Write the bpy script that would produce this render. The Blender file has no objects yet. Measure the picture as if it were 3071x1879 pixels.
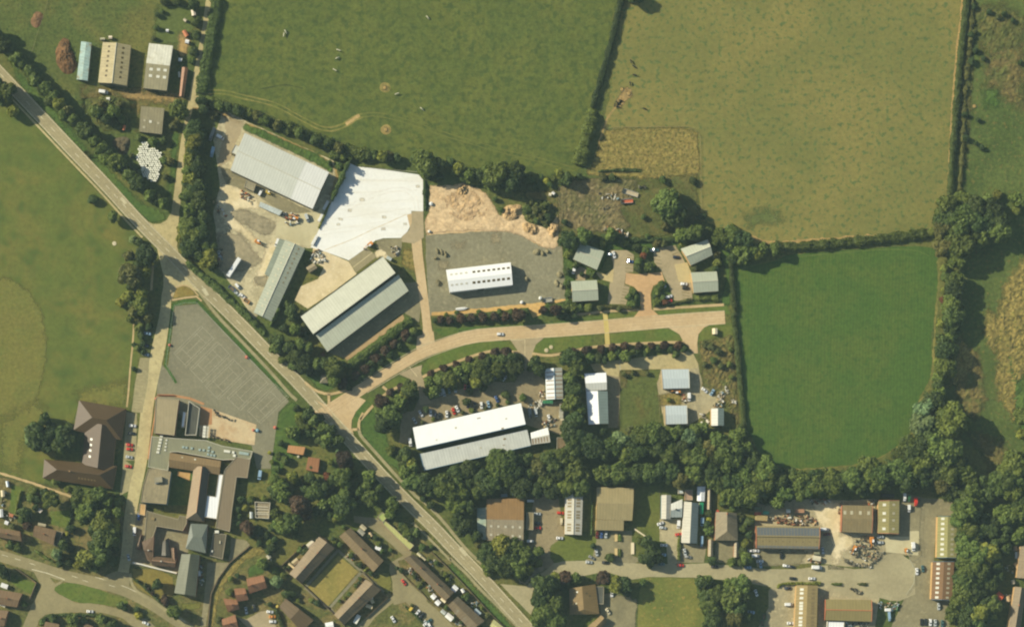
import bpy, bmesh, math, random
import numpy as np
from mathutils import Vector, noise as mnoise
D = bpy.data
SC = bpy.context.scene
COL = SC.collection
rad = math.radians
R0 = random.Random(7)

# ------------------------------------------------------------------ camera
PX = 0.205                     # metres on the ground per photograph pixel
CAMH = 1300.0                  # survey aircraft height
NX, NY = 1150.0, 2050.0        # pixel straight below the aircraft
W_M = 3071 * PX
cam_data = D.cameras.new('camera')
cam = D.objects.new('camera', cam_data)
COL.objects.link(cam)
cam.location = ((NX - 1535.5) * PX, (939.5 - NY) * PX, CAMH)
cam.rotation_euler = (0, 0, 0)
cam_data.sensor_width = 36
cam_data.lens = 36 * CAMH / W_M
cam_data.shift_x = (1535.5 - NX) / 3071
cam_data.shift_y = (NY - 939.5) / 3071
cam_data.clip_start = 1
cam_data.clip_end = 9000
SC.camera = cam

# ------------------------------------------------------------------ light
SUN_EL = rad(30)
SHX, SHY = math.cos(rad(22)), -math.sin(rad(22))     # the way shadows fall
world = D.worlds.new('World')
SC.world = world
world.use_nodes = True
wn = world.node_tree.nodes
wl = world.node_tree.links
wn.clear()
sky = wn.new('ShaderNodeTexSky')
sky.sky_type = 'NISHITA'
sky.sun_disc = False
sky.sun_elevation = SUN_EL
sky.sun_rotation = math.atan2(-SHX, -SHY)
bg = wn.new('ShaderNodeBackground')
bg.inputs['Strength'].default_value = 0.075
wo = wn.new('ShaderNodeOutputWorld')
wl.new(sky.outputs[0], bg.inputs[0])
wl.new(bg.outputs[0], wo.inputs[0])
sl = D.lights.new('sun', 'SUN')
sl.energy = 4.8
sl.angle = rad(0.5)
sl.color = (1.0, 0.935, 0.78)
so = D.objects.new('sun', sl)
COL.objects.link(so)
sd = Vector((SHX * math.cos(SUN_EL), SHY * math.cos(SUN_EL), -math.sin(SUN_EL)))
so.rotation_euler = sd.to_track_quat('-Z', 'Y').to_euler()
so.location = (-300, 120, 300)
SC.view_settings.view_transform = 'Standard'
SC.view_settings.look = 'None'
SC.view_settings.exposure = 0.93
SC.view_settings.gamma = 1
SC.view_settings.use_curve_mapping = False
SC.cycles.filter_width = 2.15
HAZE = 3.2e-5

# ------------------------------------------------------------------ helpers
TILES = dict(a=(0,0,3.1417), b=(500,0,3.1417), c=(1000,0,3.1417), d=(1500,0,3.1417), e=(2000,0,3.1417), f=(2471,0,3.1417),
    g=(0,460,3.1417), h=(500,300,3.1417), i=(500,680,3.1417), j=(900,460,3.77), k=(1250,480,3.77), l=(1650,500,3.1417),
    m=(2471,460,3.1417), n=(0,900,3.1417), o=(0,1400,3.148), p=(400,1100,3.77), q=(400,1479,3.77), r=(780,1479,3.77),
    s=(800,860,3.77), t=(800,1200,3.77), u=(1200,1050,3.427), v=(1250,850,3.77), w=(1700,900,3.1417), x=(1350,1400,3.148),
    y=(1800,1400,3.148), z=(2200,1400,3.148), A=(2571,1379,3.016), B=(2171,700,2.0944), F=(0,0,0.80234), C=(1180,1600,5.405),
    D=(400,1380,7.54), E=(100,1180,5.027), G=(620,560,7.247), P=(0,0,1.0))

def T(t, x, y):
    ox, oy, s = TILES[t]
    return (ox + x / s, oy + y / s)

def TT(t, pts):
    return [T(t, *p[:2]) for p in pts]

def at(px, py, z=0.0):
    """ground position (metres) of the thing whose point at height z is seen at survey pixel px, py"""
    k = (CAMH - z) / CAMH
    return Vector((((NX + (px - NX) * k) - 1535.5) * PX, (939.5 - (NY + (py - NY) * k)) * PX, z))

def lin(v):
    v /= 255.0
    return v / 12.92 if v <= 0.04045 else ((v + 0.055) / 1.055) ** 2.4

KR, KG, KB = 1.56, 1.485, 1.40
def c(r, g, b):
    """surface albedo of something that looks r, g, b on level ground in this sun"""
    f = lambda v, k: min(0.84, max(0.004, lin(v) / k))
    return (f(max(r - 6, 3), KR), f(max(g - 10, 3), KG), f(max(b - 19, 3), KB), 1.0)

MATS = {}
def nodemat(name, rough=0.85):
    m = D.materials.new(name)
    m.use_nodes = True
    nt = m.node_tree
    b = nt.nodes['Principled BSDF']
    b.inputs['Roughness'].default_value = rough
    b.inputs['Specular IOR Level'].default_value = 0.25
    return m, nt, b

def noise_node(nt, vec, scale, detail=3, rough=0.6, dist=0.0):
    n = nt.nodes.new('ShaderNodeTexNoise')
    n.inputs['Scale'].default_value = scale
    n.inputs['Detail'].default_value = detail
    n.inputs['Roughness'].default_value = rough
    n.inputs['Distortion'].default_value = dist
    nt.links.new(vec, n.inputs['Vector'])
    return n.outputs['Fac']

def ramp(nt, fac, lo, hi):
    n = nt.nodes.new('ShaderNodeMapRange')
    n.interpolation_type = 'SMOOTHSTEP'
    n.inputs['From Min'].default_value = lo
    n.inputs['From Max'].default_value = hi
    nt.links.new(fac, n.inputs['Value'])
    return n.outputs['Result']

def mix(nt, fac, a, b, mode='MIX'):
    n = nt.nodes.new('ShaderNodeMix')
    n.data_type = 'RGBA'
    n.blend_type = mode
    for k, v in ((0, fac), (6, a), (7, b)):
        if hasattr(v, 'is_linked'):
            nt.links.new(v, n.inputs[k])
        else:
            n.inputs[k].default_value = v
    return n.outputs[2]

def brighten(nt, col, fac, lo, hi):
    """multiply colour by a value running lo..hi with fac"""
    n = nt.nodes.new('ShaderNodeMapRange')
    n.inputs['From Min'].default_value = 0.36
    n.inputs['From Max'].default_value = 0.64
    n.inputs['To Min'].default_value = lo
    n.inputs['To Max'].default_value = hi
    nt.links.new(fac, n.inputs['Value'])
    v = nt.nodes.new('ShaderNodeVectorMath')
    v.operation = 'SCALE'
    nt.links.new(col, v.inputs[0])
    nt.links.new(n.outputs['Result'], v.inputs['Scale'])
    return v.outputs[0]

def gmat(name, base, alt=None, tuft=None, alt_scale=0.02, alt_r=(0.42, 0.62), tuft_scale=0.45, tuft_r=(0.56, 0.68),
         fine=0.22, stripe=None, soft=False, rough=0.95, fine_scale=0.5, streak=None, bump=0.7):
    """ground material in world metres: base colour, broad patches of alt, small tufts, fine grain"""
    m, nt, b = nodemat(name, rough)
    b.inputs['Specular IOR Level'].default_value = 0.1
    geo = nt.nodes.new('ShaderNodeNewGeometry')
    pos = geo.outputs['Position']
    col = None
    cb = c(*base)
    rgb = nt.nodes.new('ShaderNodeRGB'); rgb.outputs[0].default_value = cb
    col = rgb.outputs[0]
    if alt:
        f = ramp(nt, noise_node(nt, pos, alt_scale, 5, 0.62, 0.4), *alt_r)
        col = mix(nt, f, col, c(*alt))
    if tuft:
        f = ramp(nt, noise_node(nt, pos, tuft_scale, 3, 0.6), *tuft_r)
        col = mix(nt, f, col, c(*tuft))
    if streak:
        mp = nt.nodes.new('ShaderNodeMapping')
        mp.inputs['Rotation'].default_value = (0, 0, streak[0])
        mp.inputs['Scale'].default_value = (streak[1], streak[2], 1)
        nt.links.new(pos, mp.inputs['Vector'])
        f = ramp(nt, noise_node(nt, mp.outputs[0], 1.0, 4, 0.6), 0.45, 0.7)
        col = mix(nt, f, col, c(*streak[3]))
    if stripe:
        w = nt.nodes.new('ShaderNodeTexWave')
        w.inputs['Scale'].default_value = stripe[0]
        w.inputs['Distortion'].default_value = 3.0
        w.inputs['Detail'].default_value = 2
        w.inputs['Detail Scale'].default_value = 0.6
        mp = nt.nodes.new('ShaderNodeMapping')
        mp.inputs['Rotation'].default_value = (0, 0, stripe[2])
        nt.links.new(pos, mp.inputs['Vector'])
        nt.links.new(mp.outputs[0], w.inputs['Vector'])
        col = brighten(nt, col, w.outputs['Fac'], 1 - stripe[1], 1 + stripe[1])
    if fine:
        col = brighten(nt, col, noise_node(nt, pos, fine_scale, 3, 0.7), 1 - fine, 1 + fine)
        col = brighten(nt, col, noise_node(nt, pos, 0.09, 4, 0.65), 1 - fine * 0.35, 1 + fine * 0.35)
    nt.links.new(col, b.inputs['Base Color'])
    if fine >= .15:
        bp_ = nt.nodes.new('ShaderNodeBump')
        bp_.inputs['Strength'].default_value = min(1.0, fine*2.2); bp_.inputs['Distance'].default_value = bump
        nt.links.new(noise_node(nt, pos, fine_scale*.9, 4, 0.7), bp_.inputs['Height'])
        nt.links.new(bp_.outputs[0], b.inputs['Normal'])
    if soft:
        at_ = nt.nodes.new('ShaderNodeAttribute')
        at_.attribute_name = 'fade'
        mth = nt.nodes.new('ShaderNodeMath'); mth.operation = 'MULTIPLY_ADD'
        nz = noise_node(nt, pos, 0.22, 4, 0.7)
        nt.links.new(nz, mth.inputs[0]); mth.inputs[1].default_value = 1.3
        mth2 = nt.nodes.new('ShaderNodeMath'); mth2.operation = 'SUBTRACT'
        nt.links.new(at_.outputs['Fac'], mth2.inputs[0]); mth2.inputs[1].default_value = 0.65
        nt.links.new(mth2.outputs[0], mth.inputs[2])
        al = ramp(nt, mth.outputs[0], 0.22, 0.82)
        nt.links.new(al, b.inputs['Alpha'])
    MATS[name] = m
    return m

def omat(name, rgb, var=0.10, scale=0.6, rough=0.7, metal=0.0, streak=0.0, stain=None, spec=0.3, ribs=0.0):
    """material of a built thing, varied in the thing's own coordinates"""
    if name in MATS:
        return MATS[name]
    m, nt, b = nodemat(name, rough)
    b.inputs['Specular IOR Level'].default_value = spec
    b.inputs['Metallic'].default_value = metal
    tc = nt.nodes.new('ShaderNodeTexCoord')
    vec = tc.outputs['Object']
    rn = nt.nodes.new('ShaderNodeRGB'); rn.outputs[0].default_value = c(*rgb)
    col = rn.outputs[0]
    if stain:
        f = ramp(nt, noise_node(nt, vec, 0.35, 5, 0.7, 0.5), 0.5, 0.72)
        col = mix(nt, f, col, c(*stain))
    if var:
        col = brighten(nt, col, noise_node(nt, vec, scale, 4, 0.7), 1 - var, 1 + var)
        col = brighten(nt, col, noise_node(nt, vec, 0.12, 3, 0.6), 1 - var * 0.6, 1 + var * 0.6)
    nt.links.new(col, b.inputs['Base Color'])
    MATS[name] = m
    return m

def roofmat(name, rgb, var=0.10, stain=None, rough=0.55, panel=0.05):
    """profiled sheet or tile roof: courses run across the slope, weathering runs down it"""
    if name in MATS:
        return MATS[name]
    m, nt, b = nodemat(name, rough)
    uv = nt.nodes.new('ShaderNodeUVMap')
    sep = nt.nodes.new('ShaderNodeSeparateXYZ')
    nt.links.new(uv.outputs[0], sep.inputs[0])
    rn = nt.nodes.new('ShaderNodeRGB'); rn.outputs[0].default_value = c(*rgb)
    col = rn.outputs[0]
    mp = nt.nodes.new('ShaderNodeMapping')
    mp.inputs['Scale'].default_value = (1.1, 0.10, 1)
    nt.links.new(uv.outputs[0], mp.inputs['Vector'])
    if stain:
        f = ramp(nt, noise_node(nt, uv.outputs[0], 0.25, 5, 0.7, 0.6), 0.48, 0.72)
        col = mix(nt, f, col, c(*stain))
    col = brighten(nt, col, noise_node(nt, mp.outputs[0], 1.0, 4, 0.7), 1 - var, 1 + var)
    col = brighten(nt, col, noise_node(nt, uv.outputs[0], 0.2, 4, 0.65), 1 - var, 1 + var)
    if panel:
        ck = nt.nodes.new('ShaderNodeMath'); ck.operation = 'FRACT'
        sc_ = nt.nodes.new('ShaderNodeMath'); sc_.operation = 'MULTIPLY'; sc_.inputs[1].default_value = 0.55
        nt.links.new(sep.outputs[0], sc_.inputs[0]); nt.links.new(sc_.outputs[0], ck.inputs[0])
        col = brighten(nt, col, ck.outputs[0], 1 - panel, 1 + panel)
    nt.links.new(col, b.inputs['Base Color'])
    MATS[name] = m
    return m

def leafmat(name, rgb, rgb2, var=0.35):
    m, nt, b = nodemat(name, 0.6)
    b.inputs['Specular IOR Level'].default_value = 0.15
    geo = nt.nodes.new('ShaderNodeNewGeometry')
    oi = nt.nodes.new('ShaderNodeObjectInfo')
    tc = nt.nodes.new('ShaderNodeTexCoord')
    f = ramp(nt, noise_node(nt, tc.outputs['Object'], 1.7, 3, 0.6), 0.35, 0.68)
    col = mix(nt, f, c(*rgb), c(*rgb2))
    w_ = nt.nodes.new('ShaderNodeMath'); w_.operation = 'FRACT'
    w2 = nt.nodes.new('ShaderNodeMath'); w2.operation = 'MULTIPLY'; w2.inputs[1].default_value = 7.31
    nt.links.new(oi.outputs['Random'], w2.inputs[0]); nt.links.new(w2.outputs[0], w_.inputs[0])
    tint = mix(nt, w_.outputs[0], (.88, 1.0, 1.06, 1), (1.09, 1.0, .86, 1))
    col = mix(nt, 1.0, col, tint, 'MULTIPLY')
    n = nt.nodes.new('ShaderNodeMapRange')
    n.inputs['To Min'].default_value = 1 - var*.55; n.inputs['To Max'].default_value = 1 + var*.55
    nt.links.new(geo.outputs['Random Per Island'], n.inputs['Value'])
    v = nt.nodes.new('ShaderNodeVectorMath'); v.operation = 'SCALE'
    nt.links.new(col, v.inputs[0]); nt.links.new(n.outputs[0], v.inputs['Scale'])
    n2 = nt.nodes.new('ShaderNodeMapRange')
    n2.inputs['To Min'].default_value = 0.70; n2.inputs['To Max'].default_value = 1.32
    nt.links.new(oi.outputs['Random'], n2.inputs['Value'])
    v2 = nt.nodes.new('ShaderNodeVectorMath'); v2.operation = 'SCALE'
    nt.links.new(v.outputs[0], v2.inputs[0]); nt.links.new(n2.outputs[0], v2.inputs['Scale'])
    nt.links.new(v2.outputs[0], b.inputs['Base Color'])
    # thin leaves pass a little light
    tr = nt.nodes.new('ShaderNodeBsdfTranslucent')
    nt.links.new(v2.outputs[0], tr.inputs['Color'])
    ms = nt.nodes.new('ShaderNodeMixShader'); ms.inputs[0].default_value = 0.30
    out = nt.nodes['Material Output']
    nt.links.new(b.outputs[0], ms.inputs[1]); nt.links.new(tr.outputs[0], ms.inputs[2])
    nt.links.new(ms.outputs[0], out.inputs[0])
    MATS[name] = m
    return m

# ---- objects
TOP = []
def mesh_of(name, verts, faces, mats, fmat=None, uvs=None, smooth=False):
    me = D.meshes.new(name)
    me.from_pydata([tuple(v) for v in verts], [], faces)
    for m in (mats if isinstance(mats, (list, tuple)) else [mats]):
        me.materials.append(m)
    if fmat is not None:
        me.polygons.foreach_set('material_index', fmat)
    if uvs is not None:
        ul = me.uv_layers.new(name='UVMap')
        k = 0
        for f, u in zip(me.polygons, uvs):
            for li, q in zip(f.loop_indices, u):
                ul.data[li].uv = q
    if smooth:
        me.polygons.foreach_set('use_smooth', [True] * len(me.polygons))
    me.update()
    return me

def link(name, data, parent=None, loc=(0, 0, 0), rotz=0.0):
    o = D.objects.new(name, data)
    COL.objects.link(o)
    o.location = loc
    o.rotation_euler = (0, 0, rotz)
    if parent:
        o.parent = parent
    return o

def tag(o, label, cat, group=None, share=False):
    o['label'] = label
    o['category'] = cat
    if group:
        o['group'] = group
    TOP.append((o, share))
    return o

def thing(name, label, cat, loc=(0, 0, 0), rotz=0.0, group=None, share=False):
    return tag(link(name, None, None, loc, rotz), label, cat, group, share)

def struct(name, me, z=0.0, kind='structure', label=None):
    o = link(name, me, None, (0, 0, z))
    o['kind'] = kind
    o['label'] = label or name.replace('_', ' ')
    return o

class MB:
    """collects boxes, prisms and tubes into one mesh"""
    def __init__(s):
        s.v = []; s.f = []; s.m = []
    def quad(s, a, b, c_, d, m=0):
        k = len(s.v); s.v += [a, b, c_, d]; s.f.append((k, k+1, k+2, k+3)); s.m.append(m)
    def prism(s, base, top, m=0, cap=True, bottom=False):
        n = len(base); k = len(s.v)
        s.v += list(base) + list(top)
        for i in range(n):
            j = (i + 1) % n
            s.f.append((k+i, k+j, k+n+j, k+n+i)); s.m.append(m)
        if cap:
            s.f.append(tuple(k+n+i for i in range(n))); s.m.append(m)
        if bottom:
            s.f.append(tuple(k+n-1-i for i in range(n))); s.m.append(m)
    def box(s, x0, x1, y0, y1, z0, z1, m=0, taper=0.0, rz=0.0, o=(0, 0, 0)):
        t = taper
        ca, sa = math.cos(rz), math.sin(rz)
        f = lambda x, y, z: (o[0] + x*ca - y*sa, o[1] + x*sa + y*ca, o[2] + z)
        s.prism([f(x0,y0,z0), f(x1,y0,z0), f(x1,y1,z0), f(x0,y1,z0)],
                [f(x0+t,y0+t,z1), f(x1-t,y0+t,z1), f(x1-t,y1-t,z1), f(x0+t,y1-t,z1)], m, True, True)
    def tube(s, p, q, r0, r1, n=8, m=0):
        p = Vector(p); q = Vector(q); d = (q - p).normalized()
        u = d.orthogonal().normalized(); w = d.cross(u)
        ring = lambda c_, r: [tuple(c_ + r*(math.cos(2*math.pi*i/n)*u + math.sin(2*math.pi*i/n)*w)) for i in range(n)]
        s.prism(ring(p, r0), ring(q, r1), m, True, True)
    def mesh(s, name, mats, smooth=False):
        return mesh_of(name, s.v, s.f, mats, s.m, smooth=smooth)

# ---- ground sheets
def subdiv(pts, step):
    out = []
    n = len(pts)
    for i in range(n):
        a = pts[i]; b = pts[(i+1) % n]
        d = math.hypot(b[0]-a[0], b[1]-a[1])
        k = max(1, int(d / step))
        for j in range(k):
            out.append((a[0]+(b[0]-a[0])*j/k, a[1]+(b[1]-a[1])*j/k))
    return out

def chaikin(pts, it=2, closed=True):
    for _ in range(it):
        o = []
        n = len(pts)
        rng = range(n) if closed else range(n-1)
        if not closed: o.append(pts[0])
        for i in rng:
            a = pts[i]; b = pts[(i+1) % n]
            o += [(a[0]*.75+b[0]*.25, a[1]*.75+b[1]*.25), (a[0]*.25+b[0]*.75, a[1]*.25+b[1]*.75)]
        if not closed: o.append(pts[-1])
        pts = o
    return pts

def wpts(pts):
    return [tuple(at(*p)[:2]) for p in pts]

def sheet(name, pts, mat, z, jit=0.0, smooth=0, label=None, seed=0):
    """hard-edged ground patch from survey pixels"""
    w = wpts(pts)
    if smooth: w = chaikin(w, smooth)
    if jit:
        w = subdiv(w, 2.0)
        w = [(x + jit*mnoise.noise((x*.25, y*.25, seed)) + .6*jit*mnoise.noise((x*.9, y*.9, seed+5)),
              y + jit*mnoise.noise((x*.25, y*.25, seed+9)) + .6*jit*mnoise.noise((x*.9, y*.9, seed+14))) for x, y in w]
    bm = bmesh.new()
    f = bm.faces.new([bm.verts.new((x, y, 0)) for x, y in w])
    if f.normal.z == 0: f.normal_update()
    if f.normal.z < 0: bmesh.ops.reverse_faces(bm, faces=[f])
    bmesh.ops.triangulate(bm, faces=bm.faces[:])
    me = D.meshes.new(name); bm.to_mesh(me); bm.free()
    me.materials.append(mat)
    return struct(name, me, z, label=label)

def softsheet(name, pts, mat, z, fade=6.0, step=2.0, label=None, kind='structure', rough=0.0, rs=.3):
    """ground patch that fades out into its surroundings over 'fade' metres"""
    w = np.array(wpts(pts))
    x0, y0 = w.min(0) - fade; x1, y1 = w.max(0) + fade
    xs = np.arange(x0, x1 + step, step); ys = np.arange(y0, y1 + step, step)
    gx, gy = np.meshgrid(xs, ys)
    n = len(w); ins = np.zeros(gx.shape, bool); dist = np.full(gx.shape, 1e9)
    for i in range(n):
        ax, ay = w[i]; bx, by = w[(i+1) % n]
        cond = ((ay > gy) != (by > gy))
        with np.errstate(divide='ignore', invalid='ignore'):
            xi = (bx-ax)*(gy-ay)/(by-ay)+ax
        ins ^= cond & (gx < xi)
        L2 = (bx-ax)**2+(by-ay)**2+1e-9
        t = np.clip(((gx-ax)*(bx-ax)+(gy-ay)*(by-ay))/L2, 0, 1)
        dist = np.minimum(dist, np.hypot(gx-ax-t*(bx-ax), gy-ay-t*(by-ay)))
    sgn = np.where(ins, dist, -dist)
    fv = np.clip(0.5 + sgn/(2*fade), 0, 1)
    idx = -np.ones(gx.shape, int); use = sgn > -fade
    u2 = use.copy(); u2[1:] |= use[:-1]; u2[:-1] |= use[1:]; u3 = u2.copy(); u3[:,1:] |= u2[:,:-1]; u3[:,:-1] |= u2[:,1:]
    idx[u3] = np.arange(u3.sum())
    vs = np.stack([gx[u3], gy[u3], np.zeros(u3.sum())], 1)
    if rough:      # real humps and hollows, level at the rim
        for q, (x_, y_, f_) in enumerate(zip(gx[u3], gy[u3], fv[u3])):
            vs[q, 2] = rough*f_*max(0, .55+mnoise.noise((x_*rs, y_*rs, 3))+.7*mnoise.noise((x_*rs*2.3, y_*rs*2.3, 8)))
    fs = []
    a = idx[:-1,:-1]; b = idx[:-1,1:]; c_ = idx[1:,1:]; d = idx[1:,:-1]
    ok = (a>=0)&(b>=0)&(c_>=0)&(d>=0)
    fs = np.stack([a[ok], b[ok], c_[ok], d[ok]], 1)
    me = D.meshes.new(name)
    me.from_pydata(vs.tolist(), [], fs.tolist())
    at_ = me.attributes.new('fade', 'FLOAT', 'POINT')
    at_.data.foreach_set('value', fv[u3].astype(np.float32))
    me.materials.append(mat)
    return struct(name, me, z, kind=kind, label=label)

def offset_line(w, d):
    out = []
    for i, p in enumerate(w):
        a = w[max(0, i-1)]; b = w[min(len(w)-1, i+1)]
        t = Vector((b[0]-a[0], b[1]-a[1])).normalized()
        out.append((p[0] - t.y*d, p[1] + t.x*d))
    return out

def ribbon_mesh(name, w, widths, mat, h=0.0, jit=0.0, seed=0):
    """strip along world points; h > 0 gives a raised slab with kerb sides"""
    n = len(w)
    if not isinstance(widths, (list, tuple)): widths = [widths]*n
    v = []; f = []
    for i in range(n):
        a = w[max(0, i-1)]; b = w[min(n-1, i+1)]
        t = Vector((b[0]-a[0], b[1]-a[1])).normalized()
        for s in (1, -1):
            hw = widths[i]/2 + jit*mnoise.noise((w[i][0]*.4, w[i][1]*.4, seed+s*7))
            v.append((w[i][0]-t.y*hw*s, w[i][1]+t.x*hw*s, h))
    for i in range(n-1):
        f.append((2*i, 2*i+1, 2*i+3, 2*i+2))
    if h > 0:
        k = len(v)
        v += [(x, y, 0) for x, y, z in v]
        for i in range(n-1):
            f.append((2*i, 2*i+2, k+2*i+2, k+2*i)); f.append((2*i+1, k+2*i+1, k+2*i+3, 2*i+3))
    return mesh_of(name, v, f, mat)

def dense(w, step):
    out = []
    for i in range(len(w)-1):
        a, b = w[i], w[i+1]
        d = math.hypot(b[0]-a[0], b[1]-a[1]); k = max(1, int(d/step))
        out += [(a[0]+(b[0]-a[0])*j/k, a[1]+(b[1]-a[1])*j/k) for j in range(k)]
    out.append(w[-1])
    return out

def ribbon(name, pts, width, mat, z, smooth=2, h=0.0, jit=0.0, label=None, off=0.0):
    w = wpts(pts)
    if smooth: w = chaikin(w, smooth, False)
    if off: w = offset_line(w, off)
    if jit: w = dense(w, 1.5)
    if isinstance(width, (list, tuple)):
        widths = list(np.interp(np.linspace(0, 1, len(w)), np.linspace(0, 1, len(width)), [q*PX for q in width]))
    else:
        widths = width*PX
    return struct(name, ribbon_mesh(name, w, widths, mat, h, jit), z, label=label)
# ------------------------------------------------------------------ ground materials
g_base = gmat('rough_grass', (92,105,60), (114,114,67), (70,91,52), fine=.25)
g_north = gmat('pasture', (97,109,59), (108,115,62), (81,97,55), alt_scale=.03, alt_r=(.4,.65), fine=.17, fine_scale=.42, tuft_scale=.22, tuft_r=(.46,.66))
g_east = gmat('dry_pasture', (138,131,79), (124,124,74), (98,114,70), alt_scale=.014, alt_r=(.38,.62), fine=.11, fine_scale=.4, tuft_scale=.34, tuft_r=(.535,.63))
g_green = gmat('ley_grass', (80,107,54), (91,110,56), (70,100,51), alt_scale=.03, alt_r=(.4,.65), fine=.12, fine_scale=.45, stripe=(.16,.05,0.02), tuft_scale=.3, tuft_r=(.48,.7))
g_sport = gmat('playing_field', (104,115,61), (124,120,67), (89,106,57), alt_scale=.028, alt_r=(.42,.68), fine=.13, fine_scale=.4, tuft_scale=.10, tuft_r=(.46,.72))
g_wild = gmat('rank_grass', (98,112,64), (84,101,57), (122,116,70), fine=.26)
g_verge = gmat('mown_verge', (100,118,60), (112,120,64), (86,108,56), alt_scale=.05, fine=.16)
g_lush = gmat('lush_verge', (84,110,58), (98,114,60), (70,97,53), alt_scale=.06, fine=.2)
g_lawn = gmat('dry_lawn', (156,142,84), (142,134,78), (168,152,94), alt_scale=.06, fine=.12)
g_strip = gmat('court_verge', (74,106,54), (86,110,60), (64,94,50), fine=.18)
a_main = gmat('main_road_surface', (180,168,132), (168,157,124), None, alt_scale=.05, fine=.07, streak=(rad(46),.05,.9,(160,150,118)))
a_lane = gmat('lane_concrete', (196,180,134), (184,170,128), (170,158,118), alt_scale=.05, fine=.10)
a_school = gmat('school_lane_surface', (203,188,142), (188,174,132), (178,164,124), alt_scale=.06, fine=.09)
a_est = gmat('estate_road_surface', (214,188,148), (206,179,138), (198,172,133), alt_scale=.05, fine=.07)
a_block = gmat('block_paving', (214,176,132), (204,168,126), None, alt_scale=.1, fine=.08)
a_path = gmat('footpath_surface', (204,178,134), (190,166,124), None, alt_scale=.08, fine=.10)
a_pave = gmat('pavement_surface', (170,160,124), (158,150,116), None, alt_scale=.08, fine=.10)
a_park = gmat('car_park_asphalt', (160,146,116), (150,137,110), (140,128,102), alt_scale=.05, fine=.10)
a_lot = gmat('office_car_park', (182,166,134), (172,157,126), None, alt_scale=.06, fine=.08)
a_court = gmat('playground_asphalt', (143,139,117), (135,131,110), (150,145,121), alt_scale=.04, fine=.09)
a_grey = gmat('grey_asphalt', (152,144,115), (140,133,107), (164,154,122), alt_scale=.05, fine=.10)
a_vill = gmat('village_road_surface', (158,148,114), (148,139,108), None, alt_scale=.05, fine=.08)
y_white = gmat('new_concrete', (248,245,234), (244,240,226), (240,234,218), alt_scale=.05, alt_r=(.45,.7), tuft_r=(.62,.8), tuft_scale=.12, fine=.035, streak=(rad(8),.02,.22,(242,237,222)))
y_cream = gmat('old_concrete', (228,208,168), (216,196,156), (236,218,180), alt_scale=.08, fine=.06)
y_slab = gmat('yard_slab', (207,196,158), (198,187,150), None, alt_scale=.08, fine=.05)
y_yard = gmat('yard_ground', (203,190,154), (180,169,137), (222,208,170), alt_scale=.06, fine=.16)
y_gravel = gmat('grey_gravel', (148,143,119), (140,135,112), (156,149,123), alt_scale=.05, fine=.14, tuft_scale=.25)
y_ind = gmat('industrial_yard', (184,172,138), (168,157,126), (200,186,148), alt_scale=.05, fine=.12)
y_dirt = gmat('bare_earth', (222,193,150), (206,174,126), (194,162,118), alt_scale=.08, fine=.18, tuft_scale=.5, tuft_r=(.55,.7))
s_sand = gmat('pale_sand', (236,218,178), (222,203,160), None, alt_scale=.1, fine=.10, soft=True)
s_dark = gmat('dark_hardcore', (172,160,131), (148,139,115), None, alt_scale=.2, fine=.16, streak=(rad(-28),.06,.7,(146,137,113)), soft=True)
s_stained = gmat('stained_hardcore', (176,163,133), (160,150,123), None, alt_scale=.1, fine=.14, soft=True)
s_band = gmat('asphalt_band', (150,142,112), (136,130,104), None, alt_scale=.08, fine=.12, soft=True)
s_waste = gmat('waste_ground', (128,116,86), (108,106,74), (150,136,104), alt_scale=.07, fine=.30, tuft_scale=.4, soft=True)
s_brown = gmat('weedy_earth', (116,106,70), (98,104,63), (134,120,76), alt_scale=.1, fine=.28, soft=True)
s_straw = gmat('straw_grass', (154,138,84), (132,122,74), (104,104,62), alt_scale=.09, fine=.34, tuft_scale=.6, tuft_r=(.5,.66), soft=True)
s_dry = gmat('parched_turf', (124,122,69), (116,120,67), (132,126,72), alt_scale=.05, fine=.16, soft=True)
s_green = gmat('green_turf', (100,112,66), (94,108,62), None, alt_scale=.05, fine=.2, soft=True)
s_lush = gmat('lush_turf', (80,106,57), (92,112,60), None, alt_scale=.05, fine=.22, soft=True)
s_bramble = gmat('rough_herbage', (94,100,60), (112,108,68), (72,84,52), alt_scale=.12, fine=.36, tuft_scale=.5, soft=True)
s_worn = gmat('worn_track', (192,164,110), (170,148,100), None, alt_scale=.1, fine=.2, soft=True)
s_faint = gmat('faint_track', (128,124,72), (118,120,68), None, alt_scale=.1, fine=.15, soft=True)
s_stone = gmat('trodden_ground', (176,148,100), (150,130,90), None, alt_scale=.1, fine=.25, soft=True)
g_garden = gmat('garden_ground', (112,112,70), (140,124,88), (84,96,58), alt_scale=.09, fine=.30, tuft_scale=.4, tuft_r=(.5,.66))
w_line = gmat('line_paint', (182,177,152), None, None, fine=.10)
w_white = gmat('road_paint', (222,214,184), None, None, fine=.18)
w_bay = gmat('bay_paint', (150,138,106), None, None, fine=.06)
w_faintline = gmat('bay_line_pale', (206,192,152), None, None, fine=.06)

# ------------------------------------------------------------------ ground
bm = bmesh.new(); bmesh.ops.create_grid(bm, x_segments=8, y_segments=8, size=1500)
me = D.meshes.new('ground'); bm.to_mesh(me); bm.free(); me.materials.append(g_base)
struct('ground', me, -0.02, label='rough grassland all around')

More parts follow.
